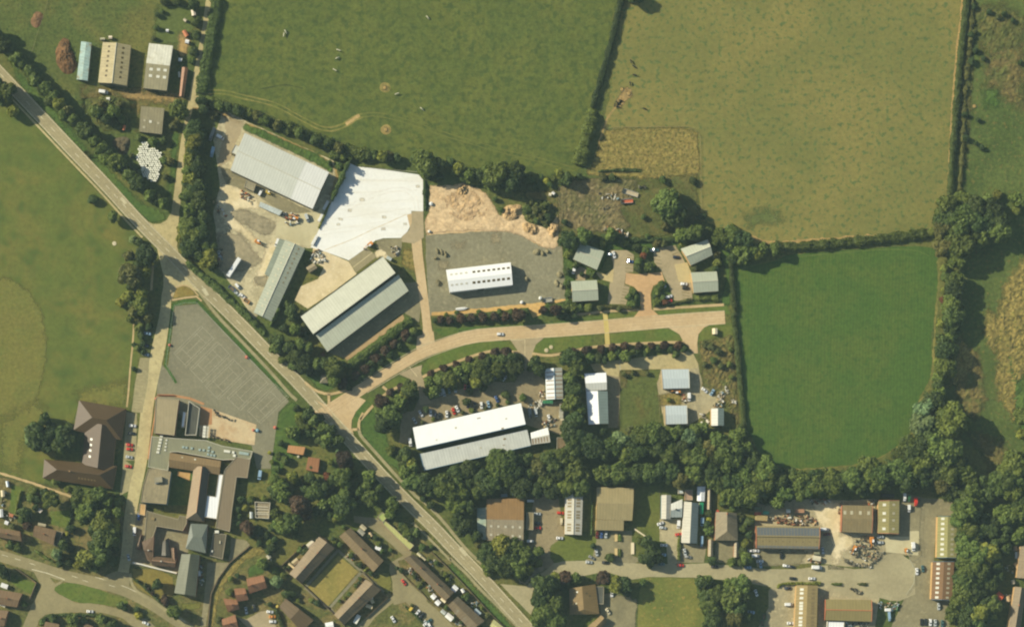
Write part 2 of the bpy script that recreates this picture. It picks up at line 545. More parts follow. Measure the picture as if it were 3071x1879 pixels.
sheet('pasture_field', [(668,-60),(640,150),(616,275),(700,300),(860,398),(1000,455),(1180,478),(1300,498),(1500,545),(1700,545),(1768,470),(1795,350),(1832,100),(1852,-60)], g_north, .0, 1.0, label='mottled green pasture')
sheet('dry_field', [(1868,-60),(1856,100),(1826,300),(1800,400),(2050,385),(2095,400),(2100,660),(2180,690),(2240,722),(2300,740),(2600,722),(2800,692),(2838,650),(2846,500),(2866,300),(2896,-60)], g_east, .0, 1.0, label='yellowish dry pasture')
sheet('rank_field', [(2900,-60),(2850,500),(2840,650),(2900,700),(2880,900),(2830,1000),(2820,1150),(2870,1300),(3000,1420),(3140,1460),(3140,-60)], g_wild, .0, 1.5, label='rough grass east of the hedge')
sheet('green_field', TT('B', [(55,210),(130,190),(260,195),(400,135),(800,100),(1200,78),(1340,95),(1345,330),(1310,600),(1300,900),(1225,1035),(1190,1200),(1140,1310),(990,1405),(800,1455),(400,1478),(250,1420),(140,1220),(115,900),(85,600)]), g_green, .0, 0.8, label='even bright green meadow')
sheet('sports_field', [(-60,240),(40,285),(220,490),(400,690),(450,780),(410,1100),(385,1240),(235,1222),(130,1450),(-60,1415)], g_sport, .0, 0.5, label='school playing field')
softsheet('parched_turf', TT('n', [(-120,-450),(-60,140),(100,190),(230,300),(330,400),(400,560),(440,740),(430,1000),(370,1300),(310,1500),(-100,1500)]) and [(-60,850),(20,830),(80,865),(125,930),(140,1020),(138,1080),(118,1170),(95,1230),(60,1250),(-60,1240)], s_dry, .012, 2.4, label='parched round of the playing field')
softsheet('parched_turf', [(0,1260),(120,1200),(150,1280),(70,1330),(60,1420),(0,1400)], s_dry, .014, 7, label='parched strip by the tall conifers')
softsheet('parched_turf', [(230,1170),(380,1140),(385,1220),(240,1215)], s_dry, .014, 6, label='worn turf north of the brown roof')
s_mild = gmat('thin_green_turf', (116,122,76), (104,116,70), None, alt_scale=.06, fine=.14, tuft_scale=.34, soft=True)
s_nmild = gmat('thin_lush_turf', (92,108,62), (84,102,58), None, alt_scale=.06, fine=.16, soft=True)
softsheet('lush_turf', [(2235,650),(2262,632),(2300,628),(2335,640),(2345,655),(2320,672),(2280,668),(2250,680)], s_mild, .013, 7, label='dark green patch of the pasture')
# east rank field patches
for k, (pts, mt, fd) in enumerate([
    (B_, m_, f_) for B_, m_, f_ in [
    ([(2905,20),(3010,10),(3080,60),(3060,140),(2980,170),(2920,120)], s_bramble, 5),
    ([(2900,-40),(2925,-40),(2920,200),(2900,500),(2870,500),(2880,200)], s_bramble, 3),
    ([(2960,150),(3071,130),(3071,330),(2960,260)], s_brown, 8),
    ([(2950,270),(3000,260),(2990,320),(2950,320)], s_lush, 5),
    ([(3010,860),(3080,760),(3110,880),(3090,1050),(3040,1260),(2990,1180),(2990,950)], s_straw, 4),
    ([(2860,1140),(2930,1050),(2960,1200),(2920,1260),(2870,1220)], s_brown, 4),
    ([(2880,1010),(2940,1080),(2920,1130),(2850,1160)], s_straw, 4),
    ([(2960,920),(3010,980),(2980,1060),(2950,1000)], s_straw, 4),
    ([(2900,1290),(3000,1320),(3060,1400),(2980,1420)], s_brown, 6),
    ([(3020,1000),(3080,1150),(3120,1300),(3060,1300),(3000,1100)], s_lush, 6)]]):
    softsheet('rank_patch', pts, mt, .016+.001*k, fd, 1.3, rough=.7, rs=.25, label='patch of rough vegetation in the eastern field')
# scrub enclosure and waste ground
softsheet('straw_enclosure', [(1815,392),(1860,386),(2060,384),(2092,398),(2099,520),(1960,535),(1760,525)], s_straw, .03, 2.0, 1.0, rough=.15, rs=.3, label='fenced rectangle of straw coloured weeds')
softsheet('weedy_ground', TT('l', [(100,150),(1380,60),(1400,450),(1250,640),(700,690),(100,640)]), s_bramble, .024, 3, 1.0, rough=.06, rs=.45, label='weedy ground behind the offices')
softsheet('waste_ground', TT('l', [(70,190),(220,120),(420,110),(820,120),(800,260),(640,400),(760,560),(640,620),(250,600),(90,540)]), s_waste, .09, 2.0, 1.0, rough=.45, rs=.4, label='bare grey brown waste ground')
softsheet('trodden_ground', [(1848,300),(1868,270),(1880,258),(1895,268),(1898,290),(1880,300),(1860,325),(1852,325)], s_stone, .02, 1.6, label='trodden earth around the feeders')
ribbon('trodden_path', TT('d', [(1150,950),(1060,1040),(1000,1130),(970,1240),(940,1300),(920,1400)]), 6, s_worn and gmat('earth_path', (186,156,104), (164,142,96), fine=.2), .02, 2, jit=.8, label='earth path along the hedge foot')
ribbon('field_edge_path', [(2888,-20),(2880,60),(2865,200),(2855,330),(2848,470),(2842,600)], 6, MATS['earth_path'], .02, 1, jit=.9, label='worn earth strip along the hedge')
ribbon('field_edge_path', TT('B', [(150,5),(220,40),(300,62),(400,52),(600,35),(800,20),(1000,10)]), 7, MATS['earth_path'], .02, 1, jit=1.2, label='worn earth strip at the foot of the pasture')
ribbon('field_edge_path', TT('B', [(1345,160),(1350,330),(1330,500),(1320,700),(1305,900),(1290,980),(1225,1060)]), 5, gmat('straw_edge', (150,140,84), (122,122,72), fine=.25), .02, 1, jit=1.2, label='straw coloured meadow edge')
ribbon('field_edge_path', TT('B', [(1185,1250),(1100,1330),(1000,1400),(830,1455),(600,1475),(420,1480)]), 4, MATS['straw_edge'], .02, 1, jit=1.0, label='straw coloured meadow margin')
ribbon('meadow_track', TT('B', [(95,240),(105,225),(160,205),(400,155),(620,130),(900,105),(1180,95),(1290,140)]), 2.2, gmat('tyre_mark', (112,124,70), (98,116,64), fine=.2), .02, 2, label='faint tractor line round the meadow')
# tracks in the pasture
trk = TT('b', [(370,865),(560,868),(720,915),(900,950),(1060,1000),(1200,1080),(1330,1150),(1450,1210),(1560,1222),(1680,1180),(1780,1110),(1850,1085)])
for d_ in (-1.1, 1.1):
    ribbon('wheel_track', trk, [5,4,4,3.5,3,3,3.5,4,5,7,7,3], gmat('track_earth', (152,142,88), (124,126,70), alt_scale=.08, alt_r=(.4,.6), fine=.18), .03, 2, jit=.5, off=d_, label='pale wheel track across the pasture')
    ribbon('wheel_track', TT('c', [(280,1085),(420,1075),(620,1120),(800,1180),(1060,1270),(1300,1340),(1600,1430),(1885,1490)])+[(1720,508)], 2.6, s_faint and gmat('track_faint', (120,122,70), (108,116,66), fine=.15), .03, 2, jit=.4, off=d_, label='faint wheel track across the pasture')
ribbon('ditch_line', TT('b', [(880,840),(1000,815),(1090,800),(1150,800),(1280,835)]), 2.5, gmat('ditch_mud', (72,82,54), None, fine=.2), .03, 2, jit=.5, label='dark damp line in the pasture')
for q in [(485,825),(495,1220)]:
    w = [tuple(at(*T('c', q[0]+26*math.cos(t_), q[1]+26*math.sin(t_)))[:2]) for t_ in np.linspace(0, 2*math.pi, 30)]
    struct('trampled_ring', ribbon_mesh('trampled_ring', w, 3.0, gmat('ring_straw', (164,144,92), (140,130,80), fine=.25), 0, .5), .03, label='worn ring in the grass where stock fed')

# farm yard ground
softsheet('farm_yard', TT('a', [(760,800),(1290,830),(1660,880),(1800,900),(1780,970),(1400,980),(1280,1100),(1300,1240),(1210,1200),(1220,980),(980,900),(760,1060)]), s_brown, .03, 3.5, label='brown yard between the barns')
softsheet('farm_yard', TT('a', [(1090,850),(1650,900),(1640,960),(1220,930)]), s_stone, .034, 3, label='muddy farm track')
softsheet('garden_plot', TT('a', [(1480,40),(1840,60),(1820,560),(1680,620),(1660,430),(1440,400)]), s_green, .03, 3, label='rough garden plot by the lane')
softsheet('garden_soil', TT('a', [(1700,300),(1790,320),(1780,430),(1760,520),(1690,540),(1680,380)]), s_stone, .035, 2.5, label='bare garden soil')
softsheet('bramble_floor', TT('a', [(800,920),(1200,920),(1220,1180),(1000,1230),(830,1100)]), s_bramble, .03, 4, label='rough herbage')
softsheet('verge_grass', TT('a', [(60,540),(330,830),(640,1180),(900,1500),(830,1508),(440,1080),(180,780)]), s_lush, .02, 3, label='green roadside verge')
softsheet('verge_grass', TT('g', [(900,0),(1150,280),(1340,470),(1560,560),(1560,640),(1420,650),(1250,520),(1000,270),(820,20)]), s_lush, .02, 2, label='green triangle verge')
softsheet('verge_grass', TT('h', [(60,300),(120,300),(90,620),(50,900),(0,900),(30,600)]), s_lush, .02, 2, label='green strip beside the lane')

# industrial yard west
sheet('yard', [(672,318),(738,364),(1000,482),(1016,560),(1002,600),(950,700),(934,745),(912,742),(762,960),(700,862),(655,800),(648,700),(640,640),(660,560),(640,420)], y_yard, .04, .5, label='rough yard around the big warehouse')
softsheet('sand_patch', TT('h', [(470,930),(540,770),(720,850),(840,900),(860,1010),(620,1050),(700,1180),(870,1310),(820,1350),(640,1230),(540,1150),(490,1050)]), s_sand, .05, 2.2, label='pale sandy ground')
softsheet('sand_patch', TT('i', [(960,150),(1040,180),(960,420),(900,520),(820,560),(860,420)]), s_sand, .05, 2.5, label='pale sandy ground beside the lean-to')
softsheet('dark_hardcore', TT('G', [(540,540),(800,480),(1200,640),(1480,760),(1500,900),(1280,1080),(960,900),(640,720)]), s_dark, .055, 1.5, label='dark scraped hardcore')
softsheet('dark_hardcore', TT('i', [(470,60),(700,60),(780,180),(900,330),(700,420),(500,420)]), s_stained, .052, 3.5, label='dark stained hardcore')
softsheet('dark_hardcore', TT('i', [(820,470),(950,460),(930,560),(840,540)]), s_dark, .056, 1.0, label='damp dark patch')
sheet('yard_road', TT('h', [(500,620),(570,640),(850,760),(1110,930),(1370,1050),(1440,1000),(1420,1090),(1100,1060),(860,900),(560,790),(520,700)]), a_grey, .06, .6, label='asphalt strip below the warehouse')
softsheet('behind_warehouse', TT('h', [(735,225),(900,280),(1150,395),(1400,500),(1560,610),(1560,690),(1480,640),(1100,450),(760,300),(720,270)]), s_lush, .07, 1.2, .8, rough=.4, label='green bank behind the warehouse')
sheet('yard_slab', TT('h', [(1080,1085),(1420,1050),(1530,930),(1545,960),(1360,1390),(1020,1270)]), y_slab, .065, .2, label='smooth concrete slab')
sheet('yard_track', TT('h', [(540,150),(720,215),(690,330),(640,420),(600,560),(480,640),(500,480),(560,300)]), a_lot, .06, .6, label='gravelled yard entrance')
softsheet('yard_track', TT('h', [(230,0),(330,60),(440,70),(720,210),(540,160),(400,110),(230,80)]), s_stone, .062, 1.5, label='earth track from the lane')
ribbon('yard_track', TT('h', [(740,220),(1000,330),(1250,440),(1420,520),(1560,600),(1610,690),(1580,800),(1540,900)]), 8, MATS['earth_path'], .06, 2, jit=.8, label='earth track behind the warehouse')
# white concrete yard
sheet('concrete_yard', TT('j', [(560,110),(640,148),(1000,190),(1340,238),(1390,300),(1392,655),(1258,650),(1258,790),(1215,880),(1140,955),(940,958),(850,985),(560,1212),(300,1115),(120,1060),(180,930)]), y_white, .07, .0, label='bright new concrete yard')
sheet('concrete_apron', TT('i', [(1375,190),(1500,235),(1712,325),(1790,442),(1600,585),(1330,770),(1205,690),(1260,560),(1425,490),(1480,380),(1380,330)]), y_cream, .066, .2, label='cream concrete apron beside the long roof')
sheet('grey_pad', TT('j', [(545,1210),(755,1065),(870,1165),(635,1345)]), gmat('pad_grey', (172,160,128), (160,150,120), fine=.08), .074, .1, label='grey hardstanding strips on the apron')
ribbon('grey_pad_line', TT('j', [(600,1285),(815,1120)]), 2.5, w_faintline, .078, 0, label='pale joint across the hardstanding')
ribbon('slab_joint', TT('j', [(280,1090),(560,985),(800,870),(1000,780),(1200,690)]), 1.6, gmat('joint', (222,200,160), None, fine=.05), .078, 1, jit=.2, label='tan joint across the concrete')
sheet('grey_pad', TT('j', [(870,985),(960,965),(1150,960),(1150,1040),(1130,1170),(1040,1180),(930,1130),(850,1050)]), a_grey, .062, .4, label='grey hardstanding above the long roof')
softsheet('sand_patch', TT('j', [(820,1110),(900,1080),(1000,1140),(1000,1180),(920,1160),(860,1180)]), s_sand, .08, 1.2, label='sandy heap foot')
softsheet('side_grass', TT('j', [(1170,1060),(1290,1100),(1300,1350),(1150,1240)]), s_straw, .05, 2, label='dry grass beside the long roof')
sheet('side_yard', TT('s', [(1340,-20),(1690,-60),(1760,110),(1720,400),(1560,290),(1480,330),(870,800),(680,740)]), a_grey, .05, .3, label='asphalt strip in front of the long roof')
sheet('parking_strip', TT('s', [(870,790),(1540,310),(1560,370),(1490,420),(910,830)]), gmat('paver_strip', (188,160,120), (172,148,112), fine=.12), .06, .1, label='paver parking strip')
s_smear = gmat('earthy_gravel', (166,154,124), (156,146,118), None, fine=.14, soft=True)
# earth plot and gravel plot
s_earth = gmat('scraped_earth', (224,195,154), (212,182,142), (200,171,133), alt_scale=.09, alt_r=(.45,.62), fine=.2, tuft_scale=.45, tuft_r=(.55,.72), soft=True)
softsheet('scraped_earth', TT('k', [(150,290),(300,300),(540,265),(780,370),(850,480),(940,640),(1180,555),(1330,700),(1430,690),(1500,820),(1590,660),(1600,940),(1560,1000),(1440,985),(1200,860),(1050,810),(700,790),(300,810),(105,830),(95,700),(145,560)]), s_earth, .05, 1.5, .8, rough=.3, rs=.10, label='humps of scraped earth')
softsheet('scraped_earth', TT('k', [(300,420),(620,330),(780,480),(800,620),(560,680),(380,640)]), gmat('tracked_earth', (206,176,138), (192,163,128), (178,151,120), alt_scale=.12, fine=.25, streak=(rad(60),.9,.08,(206,172,126)), soft=True), .06, 2.5, .8, rough=.5, rs=.3, label='rutted earth')

sheet('earth_plot', TT('k', [(150,290),(300,300),(540,255),(780,360),(850,480),(940,640),(1180,555),(1330,700),(1430,690),(1500,820),(1590,600),(1600,960),(1560,1020),(1440,1000),(1200,880),(1050,830),(700,830),(300,850),(105,850),(95,700),(145,560)]), y_dirt, .04, 1.2, label='scraped bare earth plot')
softsheet('earth_plot_edge', TT('k', [(1150,350),(1600,340),(1600,640),(1500,480),(1250,450)]), s_brown, .042, 2.5, label='weedy edge of the earth plot')
sheet('gravel_yard', TT('k', [(95,850),(300,835),(560,815),(700,805),(1060,808),(1200,860),(1340,950),(1470,995),(1640,965),(1680,1508),(1685,1595),(1000,1690),(430,1755),(140,1758),(110,1200)]), y_gravel, .05, .5, label='grey gravel yard')
softsheet('sand_patch', TT('k', [(850,830),(940,820),(930,920),(850,950)]), s_smear, .06, 3, label='earthy smear on the gravel')
softsheet('sand_patch', TT('k', [(390,920),(550,930),(500,1000),(420,1000)]), s_smear, .06, 3, label='earthy patch on the gravel')
softsheet('sand_patch', TT('k', [(250,1130),(340,1150),(330,1240),(240,1230)]), s_smear, .06, 3, label='earthy corner by the white roof')
sheet('earth_strip', TT('v', [(170,325),(600,290),(1000,255),(1240,225),(1400,215),(1680,170),(1690,190),(1400,255),(1410,350),(1310,390),(1260,270),(900,310),(300,360),(170,365)]), gmat('orange_earth', (220,180,118), (206,168,110), fine=.12), .056, .5, label='orange earth strip along the planting')

# ------------------------------------------------------------------ roads
MAIN = [(-90,125),(0,221),(118,345),(226,460),(318,555),(392,638),(446,694),(522,769),(605,858),(710,960),(802,1055),(907,1160),(1012,1278),(1092,1368),(1171,1453),(1235,1517),(1300,1579),(1350,1633),(1445,1730),(1528,1822),(1610,1912)]
ribbon('main_road', MAIN, 35, a_main, .08, 1, label='main road running diagonally')
ribbon('lane', [(630,-40),(626,0),(608,127),(592,204),(578,290),(558,376),(546,450),(537,545),(525,640),(517,700)], [16,16,16,17,18,15,17,21,23,24], a_lane, .075, 2, jit=.3, label='narrow concrete lane')
sheet('lane', TT('g', [(1390,640),(1440,665),(1510,662),(1570,628),(1610,560),(1690,560),(1668,880),(1690,960),(1560,860),(1420,720)]), a_lane, .078, 0, label='lane mouth at the main road')
sheet('lane', TT('b', [(215,900),(300,905),(330,960),(440,1000),(380,1030),(230,1005)]), a_lane, .077, .3, label='lane fork')
sch = TT('g', [(1700,1130),(1600,1220),(1565,1330)])+TT('n', [(1565,60),(1535,250),(1500,420),(1460,600),(1400,900),(1365,1200),(1335,1500)])+TT('o', [(1265,250),(1222,500),(1200,800),(1150,1070)])
ribbon('school_lane', sch, [40,34,28,30,34,40,40,37,36,36,36,34,32,34], a_school, .076, 2, label='pale lane past the school')
sheet('school_lane', TT('g', [(1480,900),(1560,940),(1700,1080),(1885,1300),(1860,1300),(1740,1240),(1660,1270),(1620,1380),(1540,1400),(1540,1150)]), a_school, .079, 0, label='school lane mouth')
sheet('parking_bays', TT('n', [(1320,540),(1410,540),(1390,800),(1340,1060),(1240,1050),(1270,800)]), a_pave, .08, .1, label='row of parking bays beside the lane')
for k in range(17):
    yy = 560+k*29; xo = -k*4.2
    ribbon('bay_line', TT('n', [(1318+xo,yy),(1398+xo,yy+6)]), .8, w_bay, .084, 0, label='parking bay line')
sheet('parking_bays', TT('n', [(1190,1050),(1290,1060),(1285,1508),(1180,1508)])+TT('o', [(1270,0),(1260,200),(1130,270),(1160,0)]), a_pave, .073, .2, label='parking strip beside the brown roof')
ribbon('sports_path', TT('n', [(1262,220),(1250,420),(1230,600),(1212,850),(1195,1005)]), 5, a_path, .05, 1, label='thin path beside the playing field')
ribbon('sports_path', TT('g', [(1440,1060),(1435,1150),(1425,1290)]), 7, a_path, .05, 1, label='short path under the trees')
# main road pavements
nw = [p_ for p_ in MAIN[:6]]
ribbon('pavement', MAIN[0:7], 6, a_lane, .05, 1, h=.1, off=-26*PX, label='pale footway west of the main road')
ribbon('pavement', [(596,872)]+[(650,946),(705,1002),(762,1062),(820,1124),(862,1174),(890,1200)], 9, a_pave, .05, 1, h=.1, label='footway between the courts and the main road')
ribbon('pavement', TT('i', [(50,690),(160,670),(280,655),(330,700)]), 6, a_path, .05, 0, h=.1, label='footway round the court corner')
ribbon('pavement', TT('i', [(50,690),(45,620),(90,560),(170,545),(240,580),(300,650)]), 4, a_path, .052, 1, h=.1, label='kerbed edge of the corner island')
sheet('verge', TT('i', [(60,670),(55,620),(95,568),(170,555),(230,590),(275,640),(160,655)]), s_dry and gmat('dry_verge', (156,134,80), (120,118,66), fine=.2), .03, .1, label='dry corner verge')
ribbon('pavement', TT('t', [(1040,330),(1060,400),(1160,510),(1330,700),(1500,890),(1620,1010),(1690,1090)])+[(1270,1500),(1330,1562),(1365,1607),(1400,1648),(1444,1690)], 9, a_pave, .05, 1, h=.1, label='footway east of the main road')
ribbon('pavement', TT('x', [(0,860),(150,1000),(300,1165),(450,1310),(640,1508)]), 8, a_pave, .05, 0, h=.1, label='footway west of the main road by the terraces')
ribbon('pavement', TT('r', [(1720,330),(1885,480)])+[(1310,1637),(1352,1680)], 7, a_pave, .05, 0, h=.1, label='footway behind the garages')
# estate road
EST = [(935,1262),(986,1231),(1092,1160),(1198,1096),(1262,1058),(1330,1033),(1409,1008),(1502,1000),(1621,993),(1750,984),(1891,972),(2018,961),(2174,951)]
ribbon('estate_road', EST, [44,40,34,31,32,34,38,40,40,40,42,40,38], a_est, .085, 1, label='pinkish estate road')
sheet('estate_road', TT('t', [(545,-10),(620,30),(690,52),(760,45),(860,10),(960,-80),(1120,0),(1005,130),(962,220),(955,310),(985,385),(760,170)]), a_est, .087, 0, label='estate road mouth')
ribbon('side_road', [(1235,640),(1247,690),(1252,760),(1262,830),(1272,900),(1280,966),(1284,1015)], [30,31,30,28,25,25,34], a_est, .082, 1, label='side road up to the concrete yard')
sheet('side_road', TT('j', [(1262,655),(1392,655),(1400,950),(1290,1020),(1150,1000),(1150,940),(1230,870),(1262,780)]), a_lot, .083, .1, label='grey apron at the yard gate')
sheet('side_road', TT('s', [(1700,560),(1885,500),(1900,640),(1760,800),(1690,700)])+[], a_est, .0845, 0, label='flare of the side road')
sheet('factory_drive', TT('u', [(-10,245),(95,190),(225,150),(215,230),(240,300),(275,470),(330,540),(200,560),(195,440),(170,360),(100,300),(80,285)]), a_lot, .086, 0, label='drive into the factory car park')
sheet('factory_drive', TT('v', [(1060,640),(1145,765),(1210,830),(1240,880),(1200,960),(1290,960),(1300,850),(1315,770),(1345,690),(1440,610)]), a_lot, .086, 0, label='second drive into the factory car park')
sheet('car_park', TT('u', [(200,480),(300,520),(600,400),(900,320),(1180,330),(1250,150),(1290,100),(1350,180),(1480,300),(1500,520),(1690,520),(1700,800),(1640,870),(1280,760),(1240,530),(130,790),(80,960),(-10,950),(20,640),(140,620)]), a_park, .06, .4, label='factory car park')
sheet('office_entrance', TT('l', [(780,1425),(850,1340),(850,1200),(790,1130),(705,1100),(715,1000),(830,1012),(1050,990),(1078,1075),(970,1120),(945,1200),(955,1340),(1040,1412)]), a_block, .088, 0, label='block paved office entrance')
sheet('office_car_park', TT('l', [(560,790),(720,785),(790,830),(780,990),(715,1000),(700,1110),(750,1130),(715,1300),(540,1290),(560,1100),(600,1000),(590,900)]), a_lot, .07, .2, label='west office car park')
sheet('office_car_park', TT('l', [(970,760),(1180,740),(1230,820),(1330,1010),(1340,1270),(1170,1260),(1110,1100),(1050,990),(980,900)]), a_lot, .07, .2, label='east office car park')
for (pts, n_) in [(((725,830),(790,838),(705,985),(775,990)), 6), (((690,1120),(750,1130),(655,1290),(715,1300)), 7), (((975,830),(1040,850),(1000,945),(1060,950)), 4), (((1120,770),(1190,745),(1150,830),(1215,800)), 3), (((1240,1180),(1310,1190),(1250,1240),(1320,1250)), 3)]:
    for k in range(n_):
        f_ = k/(n_-1)
        ribbon('bay_line', TT('l', [(pts[0][0]+(pts[2][0]-pts[0][0])*f_, pts[0][1]+(pts[2][1]-pts[0][1])*f_), (pts[1][0]+(pts[3][0]-pts[1][0])*f_, pts[1][1]+(pts[3][1]-pts[1][1])*f_)]), 3.0, w_bay, .075, 0, label='parking bay strip')
sheet('office_terrace', TT('l', [(420,990),(520,1010),(600,960),(590,1090),(480,1060)]), gmat('pale_flags', (206,186,138), (196,176,130), fine=.06), .075, 0, label='pale paved terrace by the west offices')
sheet('office_terrace', TT('l', [(1170,920),(1290,900),(1330,1000),(1330,1090),(1210,1080)]), MATS['pale_flags'], .075, 0, label='pale paved terrace by the east offices')
sheet('office_terrace', TT('l', [(240,920),(340,960),(330,1070),(240,1070)]), a_lot, .072, 0, label='paved corner between the west offices')
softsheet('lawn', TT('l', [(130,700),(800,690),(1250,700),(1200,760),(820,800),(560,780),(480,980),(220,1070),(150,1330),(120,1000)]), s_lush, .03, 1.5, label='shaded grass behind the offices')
softsheet('lawn', TT('l', [(1100,1080),(960,1150),(960,1300),(1030,1330),(1330,1290),(1160,1260)]), s_lush, .03, 1, label='planted corner of the office entrance')
softsheet('lawn', TT('l', [(700,1280),(760,1130),(840,1190),(850,1320),(720,1345)]), s_lush, .03, 1, label='planted corner west of the entrance')
softsheet('lawn', TT('l', [(1580,620),(1700,640),(1720,1000),(1700,1300),(1600,1300),(1660,1000),(1560,760)]), s_lush, .03, 2, label='grass strip by the boundary hedge')
# verges and footpaths of the estate road
sheet('verge', TT('v', [(55,1015),(60,960),(120,850),(250,770),(500,690),(800,650),(1000,645),(1080,690),(1145,765),(900,748),(700,790),(400,880),(200,970)]), g_verge, .06, .15, 1, label='mown verge west of the drive')
sheet('verge', TT('v', [(1305,780),(1310,760),(1345,690),(1440,618),(1650,592),(1970,588),(1985,700),(1700,752),(1480,788)]), g_verge, .06, .15, label='mown verge with two round stones')
sheet('verge', TT('w', [(412,320),(650,285),(900,262),(1000,280),(1060,330),(1098,388),(800,402),(414,430)]), g_verge, .06, .15, label='mown verge east of the crossing')
sheet('verge', TT('w', [(815,105),(1100,75),(1510,48),(1540,130),(1495,130),(1485,100),(860,152)]), g_verge, .06, .15, label='mown verge in front of the east offices')
sheet('verge', TT('w', [(-300,230),(0,185),(338,140),(340,176),(0,212),(-260,262),(-330,240)]), g_lush, .06, .15, label='verge along the copper trees')
sheet('verge', TT('w', [(390,128),(690,110),(640,162),(395,176)]), g_verge, .06, .15, label='mown verge west of the office entrance')
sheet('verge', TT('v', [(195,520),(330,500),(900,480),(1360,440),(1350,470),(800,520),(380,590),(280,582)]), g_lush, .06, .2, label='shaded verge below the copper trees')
sheet('verge', TT('w', [(1495,215),(1560,210),(1570,330),(1250,390),(1232,400),(1245,320),(1290,260),(1350,232)]), g_verge, .06, .15, label='mown verge by the pale cabin')
softsheet('weedy_plot', TT('w', [(1250,380),(1560,330),(1600,820),(1620,1200),(1500,1000),(1280,800)]), s_brown, .04, 2, 1.0, rough=.6, rs=.5, label='weedy plot by the boundary hedge')
softsheet('weedy_plot', TT('w', [(1500,360),(1570,340),(1580,800),(1520,800)]), s_straw, .045, 2, label='straw coloured weeds by the hedge')
sheet('vacant_lot', TT('w', [(505,670),(890,655),(850,800),(880,1180),(600,1240),(490,1180),(490,900)]), gmat('weedy_grass', (98,108,62), (112,106,64), (84,98,56), alt_scale=.07, alt_r=(.52,.75), fine=.25), .05, .5, label='weedy vacant lot')
softsheet('weedy_edge', TT('w', [(490,660),(780,660),(760,720),(560,700),(560,820),(490,860)]), s_brown, .054, 1.5, label='brown weeds at the lot edge')
sheet('unit_yard', TT('w', [(890,640),(1240,600),(1250,680),(1280,780),(1420,850),(1430,1000),(1340,1050),(1150,1180),(920,1180),(870,900),(850,780)]), y_ind, .055, .4, label='yard between the pale blue roofs')
softsheet('weedy_edge', TT('w', [(860,880),(1080,880),(1080,980),(890,990)]), s_straw, .06, 2, label='dry grass between the pale blue roofs')
sheet('service_road', TT('w', [(220,600),(500,560),(1000,500),(1130,480),(1190,500),(1240,600),(1230,640),(890,648),(500,655),(490,720),(380,700),(370,680),(260,670)]), a_lane, .07, .2, label='pale service road behind the copper trees')
ribbon('service_road_joint', TT('w', [(495,565),(505,660)]), 2.0, w_line, .075, 0, label='concrete joint in the service road')
sheet('estate_road', TT('w', [(950,255),(1060,320),(1100,392),(1130,420),(1190,500),(1235,500),(1228,400),(1240,320),(1290,258),(1350,230),(1495,215),(1480,160),(1000,190)]), a_est, .089, 0, label='estate road spur to the service road')
sheet('house_yard', TT('w', [(370,690),(500,720),(500,1000),(480,1200),(390,1200)]), a_park, .058, .3, label='asphalt strip beside the white roofs')
for pts in (TT('v', [(65,1055),(200,985),(400,903),(640,812),(840,757),(1000,765),(1160,775)]), TT('v', [(1305,790),(1480,818),(1640,792),(1885,732)])+TT('w', [(180,447),(400,425),(700,405),(1000,395),(1110,395)]), TT('w', [(60,135),(200,125),(340,105),(690,85)]), TT('w', [(815,85),(1100,65),(1480,42)]), TT('s', [(430,1075),(540,1170),(690,1215),(800,1195),(930,1160)]), TT('s', [(700,1210),(705,1325)]), TT('s', [(1640,1060),(1480,1130),(1350,1195),(1180,1360),(1060,1500)]), TT('t', [(1090,140),(1040,240),(1040,330)]), TT('t', [(965,330),(1040,325)]), TT('s', [(1310,1125),(1370,1175)])):
    ribbon('footpath', pts, 8, a_path, .05, 1, h=.1, label='pinkish footpath beside the estate road')
ribbon('crossing', TT('w', [(360,120),(372,240),(385,430)]), 14, gmat('crossing_paving', (214,192,122), (204,182,116), fine=.06), .1, 0, label='yellowish paved crossing')
sheet('verge', TT('s', [(730,1320),(740,1235),(900,1190),(990,1200),(900,1270),(820,1320)]), g_verge, .06, .1, label='mown corner of the estate mouth')
sheet('verge', TT('s', [(1340,1105),(1420,1040),(1530,1020),(1615,1050),(1480,1110),(1385,1160)]), g_verge, .06, .1, label='small mown island by the drive')
sheet('verge', TT('t', [(970,310),(975,200),(1020,110),(1140,-20),(1300,-70),(1330,-30),(1180,70),(1060,200),(1020,310)]), g_lush, .06, .1, label='mown verge by the estate mouth')
softsheet('lawn', TT('t', [(1060,230),(1240,60),(1320,300),(1380,480),(1560,700),(1580,860),(1300,660),(1080,400)]), s_lush, .045, 1.5, label='grass bank west of the factory')
softsheet('lawn', TT('s', [(420,960),(600,1000),(800,1120),(700,1180),(560,1140)]), s_lush, .045, 1.5, label='grass around the small stone hut')
softsheet('verge_grass', TT('i', [(100,0),(160,200),(300,400),(600,720),(900,1060),(1300,1460),(1240,1440),(800,1000),(500,690),(250,430),(100,220)]), s_dry, .045, 1.5, label='dry verge along the main road')
ribbon('verge_line', TT('i', [(350,660),(640,960),(1130,1470),(1200,1540)]), 4, gmat('verge_dark', (86,96,46), None, fine=.2), .055, 1, label='grass line beside the footway')
ribbon('verge_line', [(-60,205),(40,300),(150,420),(250,530),(330,610)], 3, MATS['verge_dark'], .055, 1, label='grass line beside the footway')
ribbon('verge_line', TT('x', [(0,815),(150,960),(350,1180),(560,1400),(690,1540)]), 5, MATS['verge_dark'], .055, 1, label='grass line along the main road')
ribbon('verge_line', TT('t', [(985,370),(1300,720),(1640,1080),(1760,1200),(1885,1330)]), 6, MATS['verge_dark'], .055, 1, label='grass line between road and footway')
softsheet('verge_grass', TT('x', [(0,890),(280,1180),(500,1400),(640,1560),(500,1500),(200,1180),(0,980)]), s_lush, .05, 1, label='green bank behind the terraces')
